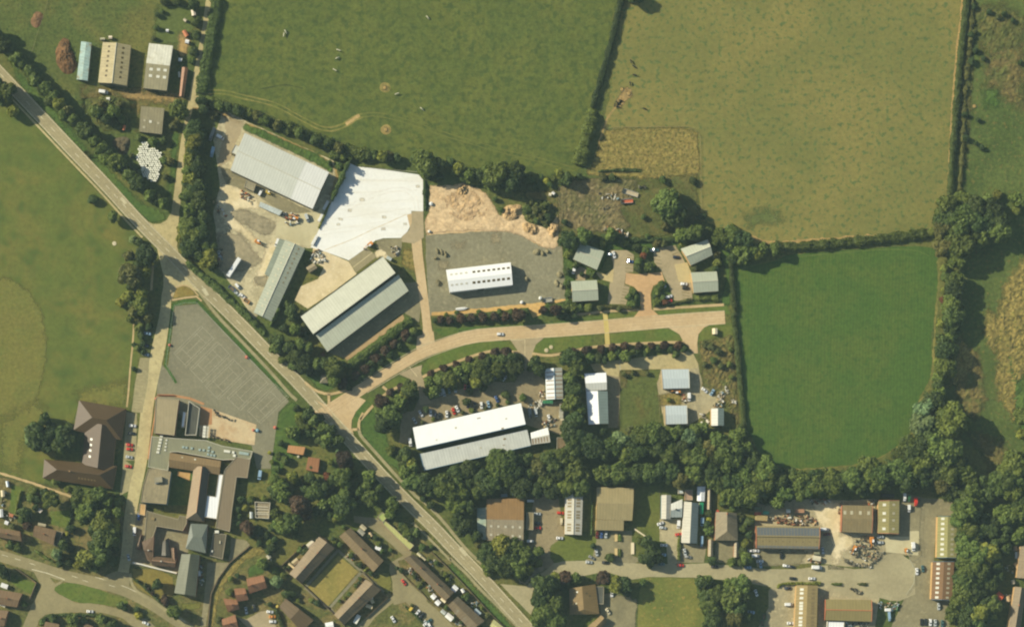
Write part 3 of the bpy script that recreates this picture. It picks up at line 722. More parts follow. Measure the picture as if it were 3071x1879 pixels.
for k in range(60):
    f0 = k/60
    i0 = f0*(len(MAIN)-1); i_ = int(i0); fr = i0-i_
    a_ = MAIN[i_]; b_ = MAIN[min(i_+1, len(MAIN)-1)]
    p_ = (a_[0]+(b_[0]-a_[0])*fr, a_[1]+(b_[1]-a_[1])*fr)
    L_ = math.hypot(b_[0]-a_[0], b_[1]-a_[1]); ux, uy = (b_[0]-a_[0])/L_, (b_[1]-a_[1])/L_
    ribbon('centre_line', [p_, (p_[0]+ux*16, p_[1]+uy*16)], 1.5, w_white, .09, 0, label='broken centre line of the main road')
ribbon('edge_line', MAIN, 1.0, w_white, .088, 1, off=-16*PX, label='edge line of the main road')
ribbon('edge_line', MAIN, 1.0, w_white, .088, 1, off=16*PX, label='edge line of the main road')

# ------------------------------------------------------------------ school ground
sheet('playground', [(524,917),(591,911),(700,1022),(800,1128),(867,1203),(835,1235),(826,1300),(812,1405),(770,1405),(755,1335),(620,1300),(470,1190),(474,1120),(484,1090),(497,1106),(505,1090),(516,1000)], a_court, .06, .1, label='grey asphalt playground')
ribbon('court_verge', TT('i', [(290,700),(600,1020),(880,1310),(1160,1590)]), 11, g_strip, .05, 0, label='bright green strip beside the courts')
ribbon('court_verge', TT('i', [(60,745),(170,700),(290,705)]), 13, g_strip, .05, 0, label='bright green strip at the court head')
ribbon('court_verge', TT('i', [(55,745),(40,900),(15,1100),(-15,1300),(60,1420),(90,1470)]), 8, g_strip, .07, 0, label='bright green strip by the school lane')
CL = []
for (cx_, cy_), sv, lv in [((521,1059),(38,38),(83,-82)), ((569,1106),(39,40),(83,-82)), ((615,1157),(40,40),(84,-82)), ((681,1191),(39,39),(85,-80)), ((742,1230),(40,39),(84,-80))]:
    q = lambda u_, v_: (cx_+sv[0]*u_+lv[0]*v_, cy_+sv[1]*u_+lv[1]*v_)
    CL += [[q(0,0),q(1,0)],[q(0,1),q(1,1)],[q(0,0),q(0,1)],[q(1,0),q(1,1)],[q(.125,0),q(.125,1)],[q(.875,0),q(.875,1)],[q(.125,.23),q(.875,.23)],[q(.125,.77),q(.875,.77)],[q(.5,.23),q(.5,.77)]]
V_ = []; F_ = []
for a_, b_ in CL:
    w = wpts([a_, b_]); dx, dy = w[1][0]-w[0][0], w[1][1]-w[0][1]; L_ = math.hypot(dx, dy); nx_, ny_ = -dy/L_*.09, dx/L_*.09
    k = len(V_); V_ += [(w[0][0]+nx_,w[0][1]+ny_,0),(w[0][0]-nx_,w[0][1]-ny_,0),(w[1][0]-nx_,w[1][1]-ny_,0),(w[1][0]+nx_,w[1][1]+ny_,0)]; F_.append((k,k+1,k+2,k+3))
struct('court_lines', mesh_of('court_lines', V_, F_, w_line), .07, label='white tennis court lines')
sheet('terrace', TT('p', [(760,440),(880,470),(1390,650),(1370,880),(1080,840),(900,800),(740,780),(750,600)]), gmat('terrace_paving', (212,190,152), (198,168,130), alt_scale=.1, fine=.08), .066, .1, label='warm paved terrace')
sheet('terrace', TT('p', [(760,440),(890,475),(890,650),(750,660)]), gmat('red_paving', (188,142,104), None, fine=.08), .07, 0, label='red paved end of the terrace')
ribbon('brick_edging', TT('p', [(280,320),(450,322),(640,355),(800,420)]), 7, MATS['red_paving'], .075, 0, label='red brick edging')
ribbon('brick_edging', TT('p', [(265,330),(240,560),(205,780),(165,1040)]), 4, MATS['red_paving'], .085, 0, label='red brick edging by the lane')
softsheet('lawn', TT('p', [(1640,510),(1790,390),(1885,450),(1885,900),(1560,1300),(1560,960),(1610,700)]), s_lush, .05, 1.5, label='lawn east of the playground')
sheet('school_yard', TT('q', [(-60,180),(620,300),(620,660),(540,900),(-40,800)]), a_grey, .045, .2, label='yard between the school blocks')
sheet('school_yard', TT('q', [(1110,500),(1280,530),(1320,580),(1090,780),(960,960),(880,1100),(820,1500),(760,1500),(800,1180),(840,780),(1080,780)]), a_grey, .05, .3, label='asphalt drive along the hedge bank')
softsheet('hedge_bank', TT('q', [(1330,600),(1460,620),(1500,660),(1250,760),(1050,1000),(960,1200),(900,1508),(840,1508),(880,1160),(1000,920)]), s_straw, .055, 1.5, label='straw coloured bank along the drive')
sheet('school_yard', TT('p', [(330,1100),(1000,1100),(1000,1560),(330,1560)]), g_lush, .045, 0, label='courtyards between the school wings')
sheet('courtyard_paving', TT('D', [(1000,240),(1290,270),(1270,470),(990,340)]), gmat('court_paving', (206,172,116), (190,150,104), fine=.12), .055, 0, label='tan paving in the courtyard')
sheet('front_garden', TT('o', [(1255,960),(1500,960),(1630,1040),(1640,1200),(1560,1300),(1440,1230),(1260,1100)]), gmat('front_lawn', (138,126,72), (112,112,62), fine=.16), .05, .1, label='dry front lawn')
softsheet('lawn', TT('q', [(540,1230),(760,1240),(740,1310),(560,1300)]), s_dry, .05, 1, label='small dry lawn below the long slate roof')

# ------------------------------------------------------------------ village
softsheet('village_ground', [(-40,1420),(380,1500),(380,1700),(900,1640),(1240,1560),(1560,1860),(1560,1960),(-40,1960)], gmat('garden_soft', (104,108,66), (132,120,82), (84,96,58), alt_scale=.07, fine=.3, tuft_scale=.4, soft=True), .01, 3, label='gardens and plots of the village')
ribbon('village_road', TT('o', [(-160,790),(0,835),(300,925),(600,1025),(900,1085),(1150,1145),(1400,1270),(1600,1400),(1800,1540)]), 34, a_vill, .07, 2, label='village road')
sheet('village_road', TT('o', [(300,960),(430,990),(520,1100),(640,1040),(560,1110),(510,1160),(560,1200),(720,1280),(900,1285),(1100,1330),(1400,1440),(1500,1540),(1300,1540),(1150,1420),(960,1370),(640,1370),(430,1390),(370,1440),(340,1520),(210,1520),(240,1440),(300,1300),(390,1130),(350,1040)]), a_vill, .068, .2, label='loop road with a bus bay')
sheet('verge', TT('o', [(500,1150),(560,1100),(680,1085),(860,1130),(1150,1230),(1230,1280),(1150,1320),(900,1285),(720,1278),(560,1200)]), g_verge, .075, .2, 1, label='lens shaped green island')
ribbon('village_line', TT('o', [(300,962),(450,1000),(610,1060)]), 2, w_white, .08, 0, label='white give way line')
for k, (x_, y_) in enumerate([(20,825),(140,860),(280,905),(680,1025),(780,1065),(1030,1110)]):
    ribbon('centre_line', TT('o', [(x_,y_),(x_+55,y_+17)]), 1.4, w_white, .076, 0, label='dash of the village road')
ribbon('edge_line', TT('o', [(900,1035),(1150,1110),(1400,1230),(1600,1360),(1750,1460)]), 1.6, w_white, .076, 1, label='pale edge line of the village road')
sheet('lane_end', TT('o', [(1040,1000),(1110,980),(1230,1000),(1220,1120),(1100,1110),(960,1050)]), a_vill, .079, 0, label='lane end at the village road')
ribbon('pavement', TT('o', [(1230,1000),(1240,1100),(1300,1180),(1450,1270),(1620,1390),(1750,1500)]), 8, a_pave, .05, 1, h=.1, label='footway round the front garden')
ribbon('back_path', TT('o', [(-40,45),(250,130),(450,200),(680,280)]), 7, a_path, .04, 1, jit=.4, label='earth path behind the brown roof')
sheet('house_garden', TT('o', [(470,420),(660,400),(650,580),(480,540)]), g_verge, .04, .3, label='back lawn')
sheet('house_garden', TT('o', [(110,170),(230,190),(180,460),(90,420)]), g_verge, .04, .3, label='narrow back lawn')
sheet('house_garden', TT('o', [(110,1000),(350,1100),(300,1210),(100,1090)]), g_verge, .04, .3, label='corner lawn')
# terraces
sheet('green', TT('r', [(890,700),(1110,880),(760,1280),(530,1070)]), g_lawn, .05, .2, label='parched communal green between the terraces')
for pts in ([(880,640),(1150,880)], [(880,640),(510,1060)], [(510,1060),(780,1300)], [(1150,880),(780,1300)], [(1150,880),(1400,1110)], [(780,1290),(960,1470)]):
    ribbon('terrace_path', TT('r', pts), 8, a_court, .06, 0, label='grey path around the green')
sheet('housing_road', TT('r', [(1240,350),(1390,300),(1720,640),(1700,720),(1560,760),(1600,900),(1700,1020),(1885,1180),(1885,1300),(1640,1170),(1540,1200),(1300,1400),(1200,1530),(1060,1530),(1290,1310),(1500,1150),(1500,1000),(1460,860),(1470,780),(1620,700),(1400,500)]), a_vill, .065, .2, label='housing road with a turning head')
sheet('housing_road', TT('C', [(0,880),(200,850),(420,1000),(700,1220),(1000,1520),(640,1520),(420,1340),(200,1100),(0,1150)]), a_vill, .066, 0, label='housing road between the terraces')
sheet('garage_court', TT('r', [(1060,250),(1330,280),(1390,340),(1690,640),(1560,620),(1240,380),(1060,320)]), a_grey, .062, .2, label='shaded garage court')
softsheet('lawn', TT('r', [(1400,880),(1460,900),(1500,1050),(1430,1140),(1260,960)]), s_dry, .05, 1, label='dry grass by the turning head')
sheet('house_garden', TT('r', [(180,650),(400,500),(480,560),(250,800),(180,790)]), gmat('rough_lawn', (132,122,74), (112,112,66), fine=.18), .05, .3, label='rough lawn behind the terrace')
sheet('house_yard', TT('q', [(1280,1420),(1440,1330),(1530,1320),(1620,1520),(1300,1520),(1180,1400)]), a_lot, .06, .2, label='pinkish parking court')
softsheet('lawn', TT('q', [(1300,820),(1460,780),(1480,900),(1300,940)]), s_lush, .05, 1, label='small lawn')
softsheet('bungalow_plot', TT('y', [(20,1190),(250,1210),(350,1250),(340,1560),(-40,1560)]), s_band, .06, .6, label='asphalt forecourt')
# industrial estate south east
sheet('works_road', TT('x', [(470,1100),(720,1125),(860,1000),(980,905),(1080,885),(1330,880),(1574,900)])+TT('y', [(300,905),(700,915),(1000,905),(1574,960)])+TT('z', [(600,960),(900,920),(1000,940),(1140,960),(1280,950),(1450,820),(1574,810)])+[(2745,1690),(2745,1780),(2700,1800),(2670,1800)]+TT('z', [(1380,1230),(1100,1240),(880,1120),(820,1100),(450,1090),(400,1140),(0,1070)])+TT('y', [(900,1040),(450,1035),(300,1060),(100,1000)])+TT('x', [(1380,1000),(1240,1030),(1060,1000),(940,1030),(790,1140),(770,1220),(800,1300),(760,1390),(560,1190)]), gmat('works_road_surface', (180,170,136), (170,160,128), None, alt_scale=.05, fine=.08), .07, .2, label='works road ending in a turning circle')
sheet('works_yard', TT('x', [(790,260),(1010,220),(1080,640),(1080,740),(940,760),(950,860),(990,910),(900,960),(720,800)]), a_park, .06, .3, label='asphalt strip between the brown roof and white unit')
sheet('lawn', TT('x', [(950,740),(1080,650),(1300,660),(1320,180),(1400,200),(1380,700),(1340,860),(990,905),(945,850)]), gmat('works_lawn', (108,118,62), (120,122,68), fine=.16), .062, .2, label='L shaped works lawn')
sheet('works_yard', TT('y', [(-60,600),(220,600),(300,600),(300,830),(420,880),(300,910),(-140,880),(-140,700)]), a_grey, .058, .2, label='car park below the tan roof')
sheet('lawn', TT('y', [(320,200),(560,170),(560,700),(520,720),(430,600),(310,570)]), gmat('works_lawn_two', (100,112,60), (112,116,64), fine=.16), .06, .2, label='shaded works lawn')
sheet('works_yard', TT('y', [(560,490),(770,480),(760,900),(640,930),(620,700),(560,700)]), y_ind, .06, .2, label='yard in front of the grey roofs')
sheet('works_yard', TT('y', [(760,700),(1000,750),(980,900),(760,900)]), a_grey, .061, .2, label='grey forecourt of the long white and slate unit')
sheet('paddock', TT('y', [(400,1040),(880,1045),(960,1250),(1010,1560),(350,1560),(360,1250)]), gmat('paddock_grass', (130,130,72), (112,120,66), (156,138,82), alt_scale=.04, fine=.16), .05, .5, label='dry paddock south of the works road')
sheet('works_yard', TT('z', [(220,330),(700,300),(1050,310),(1330,300),(1370,640),(1440,650),(1574,640),(1574,800),(1440,830),(1280,950),(1000,930),(800,900),(220,940),(190,780),(200,500)]), y_ind, .055, .5, label='works yard around the solar roof')
softsheet('sand_patch', TT('z', [(720,330),(1020,320),(1010,640),(1100,640),(1160,740),(1020,800),(990,920),(940,920),(920,640),(800,520)]), s_sand, .07, 3, label='pale dusty yard')
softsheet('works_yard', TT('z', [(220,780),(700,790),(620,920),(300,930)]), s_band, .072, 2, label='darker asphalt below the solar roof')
sheet('works_yard', TT('z', [(400,1090),(590,1110),(580,1540),(220,1540),(330,1320),(330,1160)]), y_ind, .054, .3, label='yard left of the tan ridge roof')
sheet('works_yard', TT('z', [(795,1115),(880,1110),(1380,1220),(1330,1540),(795,1540)]), y_ind, .056, .2, label='yard around the red trimmed roof')
sheet('works_yard', TT('A', [(440,300),(600,340),(860,360),(870,500),(720,500),(690,900),(860,1260),(830,1520),(300,1520),(440,1220),(510,1100),(500,960),(460,860),(260,850),(250,640)]), a_grey, .056, .3, label='grey yard of the olive and brown roofs')
sheet('works_pad', TT('A', [(245,690),(470,690),(470,640),(560,640),(550,860),(260,830)]), y_slab, .062, .1, label='concrete pad below the yellow roof')
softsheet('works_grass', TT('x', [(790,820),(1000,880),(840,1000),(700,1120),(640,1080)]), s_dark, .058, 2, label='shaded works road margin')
softsheet('farmhouse_yard', TT('y', [(1080,700),(1300,700),(1300,900),(1080,900)]), s_band, .06, 1, label='narrow yard behind the slate house')

# kerbs and slab joints
k_st = gmat('kerb_stone', (214,198,160), (198,182,146), fine=.12)
for o_ in (-19.5*PX, 19.5*PX):
    ribbon('kerb', EST[2:], 1.6, k_st, .05, 1, h=.13, off=o_, label='pale kerb of the estate road')
for o_ in (-18.2*PX, 18.2*PX):
    ribbon('kerb', MAIN, 1.2, k_st, .05, 1, h=.13, off=o_, label='pale kerb of the main road')
for k in range(7):
    ribbon('slab_joint', TT('j', [(640-70*k,150+150*k),(1390-30*k,215+100*k)] if k < 5 else [(240,880+40*(k-5)),(1000,760+60*(k-5))]), .7, gmat('slab_seam', (226,216,196), None, fine=.06), .077, 0, label='joint between concrete bays')
for x_, y_ in ((455,742),(430,800),(950,718),(1185,795),(940,852),(1330,370),(700,520),(560,640)):
    softsheet('concrete_stain', TT('j', [(x_-22,y_-14),(x_+22,y_-10),(x_+26,y_+14),(x_-18,y_+16)]), gmat('stain', (224,214,192), None, fine=.15, soft=True), .079, .8, .5, label='stain on the new concrete')
for d_ in (-1.2, 1.2):
    ribbon('tyre_mark', TT('j', [(1320,640),(1300,480),(1180,400),(980,420),(700,520),(520,640)]), 1.6, gmat('tyre_smear', (238,230,214), None, fine=.1), .0775, 2, jit=.3, off=d_, label='tyre mark on the concrete')

w_trk = gmat('wheel_darkening', (168,157,124), None, fine=.1, soft=False)
w_trk2 = gmat('wheel_darkening_tan', (202,175,135), None, fine=.1)
for o_ in (-2.5, -1.0, 1.0, 2.5):
    ribbon('wheel_path', MAIN, 2.6, w_trk, .086, 1, jit=.35, off=o_, label='darker wheel path of the main road')
    ribbon('wheel_path', EST, 2.6, w_trk2, .0905, 1, jit=.35, off=o_, label='darker wheel path of the estate road')
for t_, pts in (('g',[(1128,425),(1150,410),(1200,465),(1175,480)]),('i',[(330,590),(360,575),(400,640),(370,650)]),('t',[(700,260),(740,240),(800,320),(770,340)]),('x',[(80,770),(110,750),(170,820),(140,840)])):
    sheet('road_patch', TT(t_, pts), gmat('pale_patch', (206,196,162), None, fine=.08), .0895, 0, label='pale repair patch on the main road')
for t_, pts in (('v',[(1060,640),(1225,630)]),('v',[(1222,628),(1222,820)]),('s',[(1610,900),(1700,1010)]),('w',[(790,150),(860,150)]),('t',[(735,140),(960,360)])):
    ribbon('give_way_line', TT(t_, pts), 1.6, gmat('faded_paint', (224,206,164), None, fine=.15), .095, 0, label='faded line at the side road')
ribbon('wheel_track', TT('b', [(1690,1175),(1760,1120),(1815,1085)]), 9, gmat('bare_track', (196,168,118), (170,150,100), fine=.2), .032, 1, jit=.7, label='bare pale end of the wheel track')
# ------------------------------------------------------------------ buildings
wall_dark = omat('dark_cladding', (104,104,88))
wall_brick = omat('red_brick', (168,112,82), var=.15)
wall_tan = omat('buff_brick', (196,160,112), var=.12)
wall_white = omat('white_render', (226,220,202), var=.06)
wall_grey = omat('grey_block', (158,150,126), var=.1)
wall_fac = omat('shade_dark_wall', (72,92,100), var=.12)  # wall colour darkened to paint in the shadow band between the factory roofs
wall_green = omat('green_cladding', (120,128,112))
door_m = omat('door_paint', (84,92,92), var=.05)
glass_m = omat('window_glass', (58,68,74), var=.03, rough=.15, spec=.6)
sky_w = omat('rooflight_white', (232,228,208), var=.05, rough=.4)
sky_p = omat('rooflight_pale', (196,188,160), var=.06, rough=.4)
sky_d = omat('rooflight_dark', (104,92,62), var=.06, rough=.3)
sky_b = omat('rooflight_brown', (150,132,96), var=.06, rough=.4)
trim_stone = omat('coping_stone', (170,160,134), var=.06)
trim_red = omat('red_trim', (196,128,100), var=.06)
trim_blue = omat('blue_trim', (104,138,156), var=.05)
trim_pale = omat('pale_trim', (206,200,178), var=.05)
trim_dark = omat('dark_trim', (70,74,66), var=.05)
brown_pipe = omat('brown_gutter', (150,112,72), var=.08)

def vlen(a, b): return (Vector(b)-Vector(a)).length

def plane_quad_mesh(name, a, b, cc, d, mat, thick=0.12):
    """sloping slab; a-b runs along the ridge direction, uv in metres"""
    a, b, cc, d = map(Vector, (a, b, cc, d))
    n = (b-a).cross(d-a).normalized()
    if n.z < 0:
        a, b, cc, d = b, a, d, cc
        n = -n
    v = [a, b, cc, d] + [p - n*thick for p in (a, b, cc, d)]
    L = (b-a).length; W = (d-a).length
    f = [(0,1,2,3), (7,6,5,4), (0,4,5,1), (1,5,6,2), (2,6,7,3), (3,7,4,0)]
    uv = [[(0,0),(L,0),(L,W),(0,W)]] + [[(0,0),(L,0),(L,.1),(0,.1)]]*5
    return mesh_of(name, v, f, mat, None, uv)

def add_openings(root, a, b, h, house):
    """a door and windows on the wall from a to b (ground points in the building's own coordinates)"""
    a = Vector((a[0], a[1], 0)); b = Vector((b[0], b[1], 0))
    L = (b-a).length
    if L < 4: return
    d = (b-a).normalized(); n = Vector((d.y, -d.x, 0))
    def panel(name, s0, s1, z0, z1, mat):
        m = MB()
        p = [a+d*s0+n*.02, a+d*s1+n*.02, a+d*s1+n*.09, a+d*s0+n*.09]
        m.prism([tuple(q+Vector((0,0,z0))) for q in p], [tuple(q+Vector((0,0,z1))) for q in p], 0, True, True)
        link(name, m.mesh(name, mat), root)
    if house:
        panel('door', L*.5-.5, L*.5+.5, 0.02, 2.05, door_m)
        for f in (.22, .78):
            panel('window', L*f-.7, L*f+.7, 1.0, 2.1, glass_m)
    else:
        panel('door', L*.5-min(2,L*.2), L*.5+min(2,L*.2), 0.02, min(4, h*.75), door_m)

def south_wall(poly):
    """outward-facing wall that looks most to the south"""
    area = sum(poly[i][0]*poly[(i+1)%len(poly)][1]-poly[(i+1)%len(poly)][0]*poly[i][1] for i in range(len(poly)))
    if area < 0: poly = poly[::-1]
    best = None
    for i in range(len(poly)):
        a, b = poly[i], poly[(i+1)%len(poly)]
        L = math.hypot(b[0]-a[0], b[1]-a[1])
        if L < 3: continue
        ny = -(b[0]-a[0])/L
        s = ny - .3*abs((b[1]-a[1])/L) + min(L, 12)*.01
        if best is None or s < best[0]: best = (s, a, b)
    return best

def gable(name, label, cat, t, pts, eh, rh, roof, wall, roof2=None, split=None, tr=0.5, lights=(), ridge=None, trim=None,
          group=None, house=False, chimneys=(), hip=(0, 0), over=.25):
    """pts: p0,p1 = first eave, p2,p3 = second eave, as seen on the survey at eaves height.
    lights: (slope, u, v, du m, dv m, material) with u along the ridge and v from eave to ridge."""
    P4 = [at(*q, eh) for q in TT(t, pts)]
    base = sum((Vector((p.x, p.y, 0)) for p in P4), Vector())/4
    root = thing(name, label, cat, base, group=group)
    p0, p1, p2, p3 = [p-base for p in P4]
    r0 = p0.lerp(p3, tr); r1 = p1.lerp(p2, tr)
    r0.z = r1.z = rh
    ax = (r1-r0)
    r0h = r0 + ax.normalized()*hip[0]; r1h = r1 - ax.normalized()*hip[1]
    # walls, set in from the eaves
    ctr = (p0+p1+p2+p3)/4
    ins = lambda p: Vector((p.x+(ctr.x-p.x)*min(.2, over/max(.1,(p-ctr).length)*1.4), p.y+(ctr.y-p.y)*min(.2, over/max(.1,(p-ctr).length)*1.4), 0))
    g = [ins(p) for p in (p0, p1, p2, p3)]
    m = MB()
    tops = [Vector((q.x, q.y, eh-.14)) for q in g]
    m.prism([tuple(q) for q in g], [tuple(q) for q in tops], 0, False)
    k = len(m.v)
    for (i, j, hp, rr) in ((0, 3, hip[0], r0), (1, 2, hip[1], r1)):
        if hp: continue
        mid = g[i].lerp(g[j], tr)
        k = len(m.v)
        m.v += [tuple(tops[i]), tuple(tops[j]), (mid.x, mid.y, rh-.16)]
        m.f.append((k, k+1, k+2)); m.m.append(0)
    link('wall', m.mesh('wall', wall), root)
    sides = []
    for si, (a, b, ra, rb) in enumerate(((p0, p1, r0h, r1h), (p3, p2, r0h, r1h))):
        mt = roof if si == 0 or roof2 is None else roof2
        if split:
            u = split[0]
            am = a.lerp(b, u); rm = ra.lerp(rb, u)
            o1 = link('roof', plane_quad_mesh('roof', a, am, rm, ra, mt), root)
            link('roof', plane_quad_mesh('roof', am, b, rb, rm, split[1]), root)
        else:
            o1 = link('roof', plane_quad_mesh('roof', a, b, rb, ra, mt), root)
        sides.append((o1, a, b, ra, rb))
    for (hp, a, b, rr) in ((hip[0], p0, p3, r0h), (hip[1], p1, p2, r1h)):
        if hp:
            n = (b-a).cross(rr-a)
            tri = [a, b, rr] if n.z > 0 else [b, a, rr]
            L = (b-a).length
            me = mesh_of('roof', tri, [(0, 1, 2)], roof2 or roof, None, [[(0, 0), (L, 0), (L/2, hp)]])
            link('roof', me, root)
    if ridge:
        m = MB(); m.tube(tuple(r0h+Vector((0,0,.03))), tuple(r1h+Vector((0,0,.03))), .22, .22, 6)
        link('ridge', m.mesh('ridge', ridge), root)
    if trim:
        for (a, b, rr) in ((p0, p3, r0), (p1, p2, r1)):
            m = MB()
            for s_, e_ in ((a, rr), (b, rr)):
                m.tube(tuple(s_+Vector((0,0,.06))), tuple(e_+Vector((0,0,.06))), .17, .17, 4)
            link('bargeboard', m.mesh('bargeboard', trim), root)
    for (si, u, v, du, dv, mt) in lights:
        o1, a, b, ra, rb = sides[si]
        e = a.lerp(b, u); rg = ra.lerp(rb, u)
        up = (rg-e).normalized(); al = (b-a).normalized()
        n = al.cross(up).normalized()
        if n.z < 0: n = -n
        cc = e.lerp(rg, v)
        q = [cc-al*du/2-up*dv/2, cc+al*du/2-up*dv/2, cc+al*du/2+up*dv/2, cc-al*du/2+up*dv/2]
        m = MB(); m.prism([tuple(x_+n*.01) for x_ in q], [tuple(x_+n*.08) for x_ in q], 0, True)
        link('skylight', m.mesh('skylight', mt), o1)
    for (u, mt) in chimneys:
        cp = r0h.lerp(r1h, u)
        m = MB(); m.box(-.45, .45, -.35, .35, -.6, 1.0, 0, 0, math.atan2(ax.y, ax.x), (cp.x, cp.y, rh))
        m.box(-.2, .2, -.2, .2, 1.0, 1.3, 0, .03, math.atan2(ax.y, ax.x), (cp.x, cp.y, rh))
        link('chimney', m.mesh('chimney', mt), root)
    s = south_wall([(q.x, q.y) for q in g])
    if s: add_openings(root, s[1], s[2], eh, house)
    return root

def flat(name, label, cat, t, pts, h, roof, wall, parapet=None, group=None, lights=(), over=0.0, house=False, ph=.25):
    W = [at(*q, h) for q in TT(t, pts)]
    base = sum((Vector((p.x, p.y, 0)) for p in W), Vector())/len(W)
    root = thing(name, label, cat, base, group=group)
    w = [p-base for p in W]
    ar = sum(w[i].x*w[(i+1)%len(w)].y-w[(i+1)%len(w)].x*w[i].y for i in range(len(w)))
    if ar < 0: w = w[::-1]
    n = len(w)
    m = MB(); m.prism([(p.x, p.y, 0) for p in w], [(p.x, p.y, h-.12) for p in w], 0, False)
    link('wall', m.mesh('wall', wall), root)
    def inset(d):
        out = []
        for i in range(n):
            a, b, c2 = w[i-1], w[i], w[(i+1) % n]
            d1 = Vector((b.x-a.x, b.y-a.y)).normalized(); d2 = Vector((c2.x-b.x, c2.y-b.y)).normalized()
            n1 = Vector((-d1.y, d1.x)); n2 = Vector((-d2.y, d2.x)); bi = (n1+n2)
            if bi.length < .1: bi = n1
            bi.normalize()
            out.append(Vector((b.x, b.y)) + bi*d/max(.35, bi.dot(n1)))
        return out
    bm = bmesh.new()
    f = bm.faces.new([bm.verts.new((p.x, p.y, h)) for p in inset(.12)])
    f.normal_update()
    if f.normal.z < 0: bmesh.ops.reverse_faces(bm, faces=[f])
    bmesh.ops.triangulate(bm, faces=bm.faces[:])
    me = D.meshes.new('roof'); bm.to_mesh(me); bm.free()
    ul = me.uv_layers.new(name='UVMap')
    for lp in me.loops: ul.data[lp.index].uv = me.vertices[lp.vertex_index].co[:2]
    me.materials.append(roof)
    ro = link('roof', me, root)
    i2 = inset(.32)
    m = MB()
    for i in range(n):
        j = (i+1) % n
        m.prism([(w[i].x,w[i].y,h-.12),(w[j].x,w[j].y,h-.12),(i2[j].x,i2[j].y,h-.12),(i2[i].x,i2[i].y,h-.12)],
                [(w[i].x,w[i].y,h+ph),(w[j].x,w[j].y,h+ph),(i2[j].x,i2[j].y,h+ph),(i2[i].x,i2[i].y,h+ph)], 0, True)
    link('parapet', m.mesh('parapet', parapet or trim_stone), root)
    for (x, y, lx, ly, rz, hh, mt, nm) in lights:
        q = at(*T(t, x, y), h) - base
        m = MB(); m.box(-lx/2, lx/2, -ly/2, ly/2, 0.01, hh, 0, min(.1, hh*.3), rz, (q.x, q.y, h))
        link(nm, m.mesh(nm, mt), ro)
    s = south_wall([(q.x, q.y) for q in w])
    if s: add_openings(root, s[1], s[2], h, house)
    return root

def mono(name, label, cat, t, pts, h0, h1, roof, wall, lights=(), trim=None, group=None, house=False, split=None):
    """one slope from edge p0-p1 (height h0) to edge p3-p2 (height h1)"""
    hs = (h0, h0, h1, h1)
    W = [at(*q, z) for q, z in zip(TT(t, pts), hs)]
    base = sum((Vector((p.x, p.y, 0)) for p in W), Vector())/4
    root = thing(name, label, cat, base, group=group)
    p = [q-base for q in W]
    ctr = sum(p, Vector())/4
    m = MB(); gs = [Vector((q.x+(ctr.x-q.x)*.015, q.y+(ctr.y-q.y)*.015, q.z-.16)) for q in p]
    m.prism([(q.x, q.y, 0) for q in gs], [tuple(q) for q in gs], 0, False)
    link('wall', m.mesh('wall', wall), root)
    if split:
        a = p[0].lerp(p[1], split[0]); b = p[3].lerp(p[2], split[0])
        ro = link('roof', plane_quad_mesh('roof', p[0], a, b, p[3], roof), root)
        link('roof', plane_quad_mesh('roof', a, p[1], p[2], b, split[1]), root)
    else:
        ro = link('roof', plane_quad_mesh('roof', p[0], p[1], p[2], p[3], roof), root)
    if trim:
        m = MB()
        for e in trim[1]:
            i, j = e
            m.tube(tuple(p[i]), tuple(p[j]), .22, .22, 6)
        link('gutter', m.mesh('gutter', trim[0]), root)
    for (u, v, du, dv, mt) in lights:
        e = p[0].lerp(p[1], u); rg = p[3].lerp(p[2], u)
        up = (rg-e).normalized(); al = (p[1]-p[0]).normalized(); nn = al.cross(up).normalized()
        if nn.z < 0: nn = -nn
        cc = e.lerp(rg, v)
        q = [cc-al*du/2-up*dv/2, cc+al*du/2-up*dv/2, cc+al*du/2+up*dv/2, cc-al*du/2+up*dv/2]
        m = MB(); m.prism([tuple(x_+nn*.01) for x_ in q], [tuple(x_+nn*.07) for x_ in q], 0, True)
        link('skylight', m.mesh('skylight', mt), ro)
    s = south_wall([(q.x, q.y) for q in gs])
    if s: add_openings(root, s[1], s[2], min(h0, h1), house)
    return root

RM = roofmat
row = lambda si, us, v, du, dv, m: [(si, u, v, du, dv, m) for u in us]
lsp = lambda a, b, n: [a+(b-a)*k/(n-1) for k in range(n)]

# --- farm
gable('farm_shed', 'long narrow pale blue grey shed beside the rusty brown heap', 'shed', 'a', [(765,390),(722,748),(825,762),(862,405)], 3.4, 3.9, RM('pale_blue_tin', (172,196,186), stain=(156,150,120)), wall_grey)
gable('barn', 'wide tan barn with two rows of small dark rooflights', 'barn', 'a', [(968,398),(925,778),(1195,808),(1235,428)], 5, 7.2, RM('tan_sheet', (180,166,126)), wall_grey, lights=row(0, lsp(.1,.82,7), .5, 1.3, 1.3, sky_d)+row(1, lsp(.1,.82,7), .5, 1.3, 1.3, sky_d), ridge=trim_pale)
gable('barn', 'barn with a whitened north half and six white rooflights in its grey half', 'barn', 'a', [(1405,408),(1630,432),(1570,855),(1350,830)], 5, 6.6, RM('whitened_sheet', (224,220,200), stain=(200,192,166)), wall_grey, roof2=RM('grey_fibre', (160,152,122)), tr=.46, lights=[(1,.24,.78,2,1.6,sky_w),(1,.55,.8,2,1.6,sky_w),(1,.83,.8,2,1.6,sky_w),(1,.24,.52,2,1.6,sky_w),(1,.56,.52,2,1.6,sky_w),(1,.84,.52,2,1.6,sky_w)])
gable('farm_shed', 'narrow rusty orange shed squeezed between barn and lane', 'shed', 'a', [(1715,632),(1688,908),(1730,912),(1772,640)], 2.6, 3.4, RM('rusty_sheet', (158,112,78), stain=(134,92,66)), wall_grey)
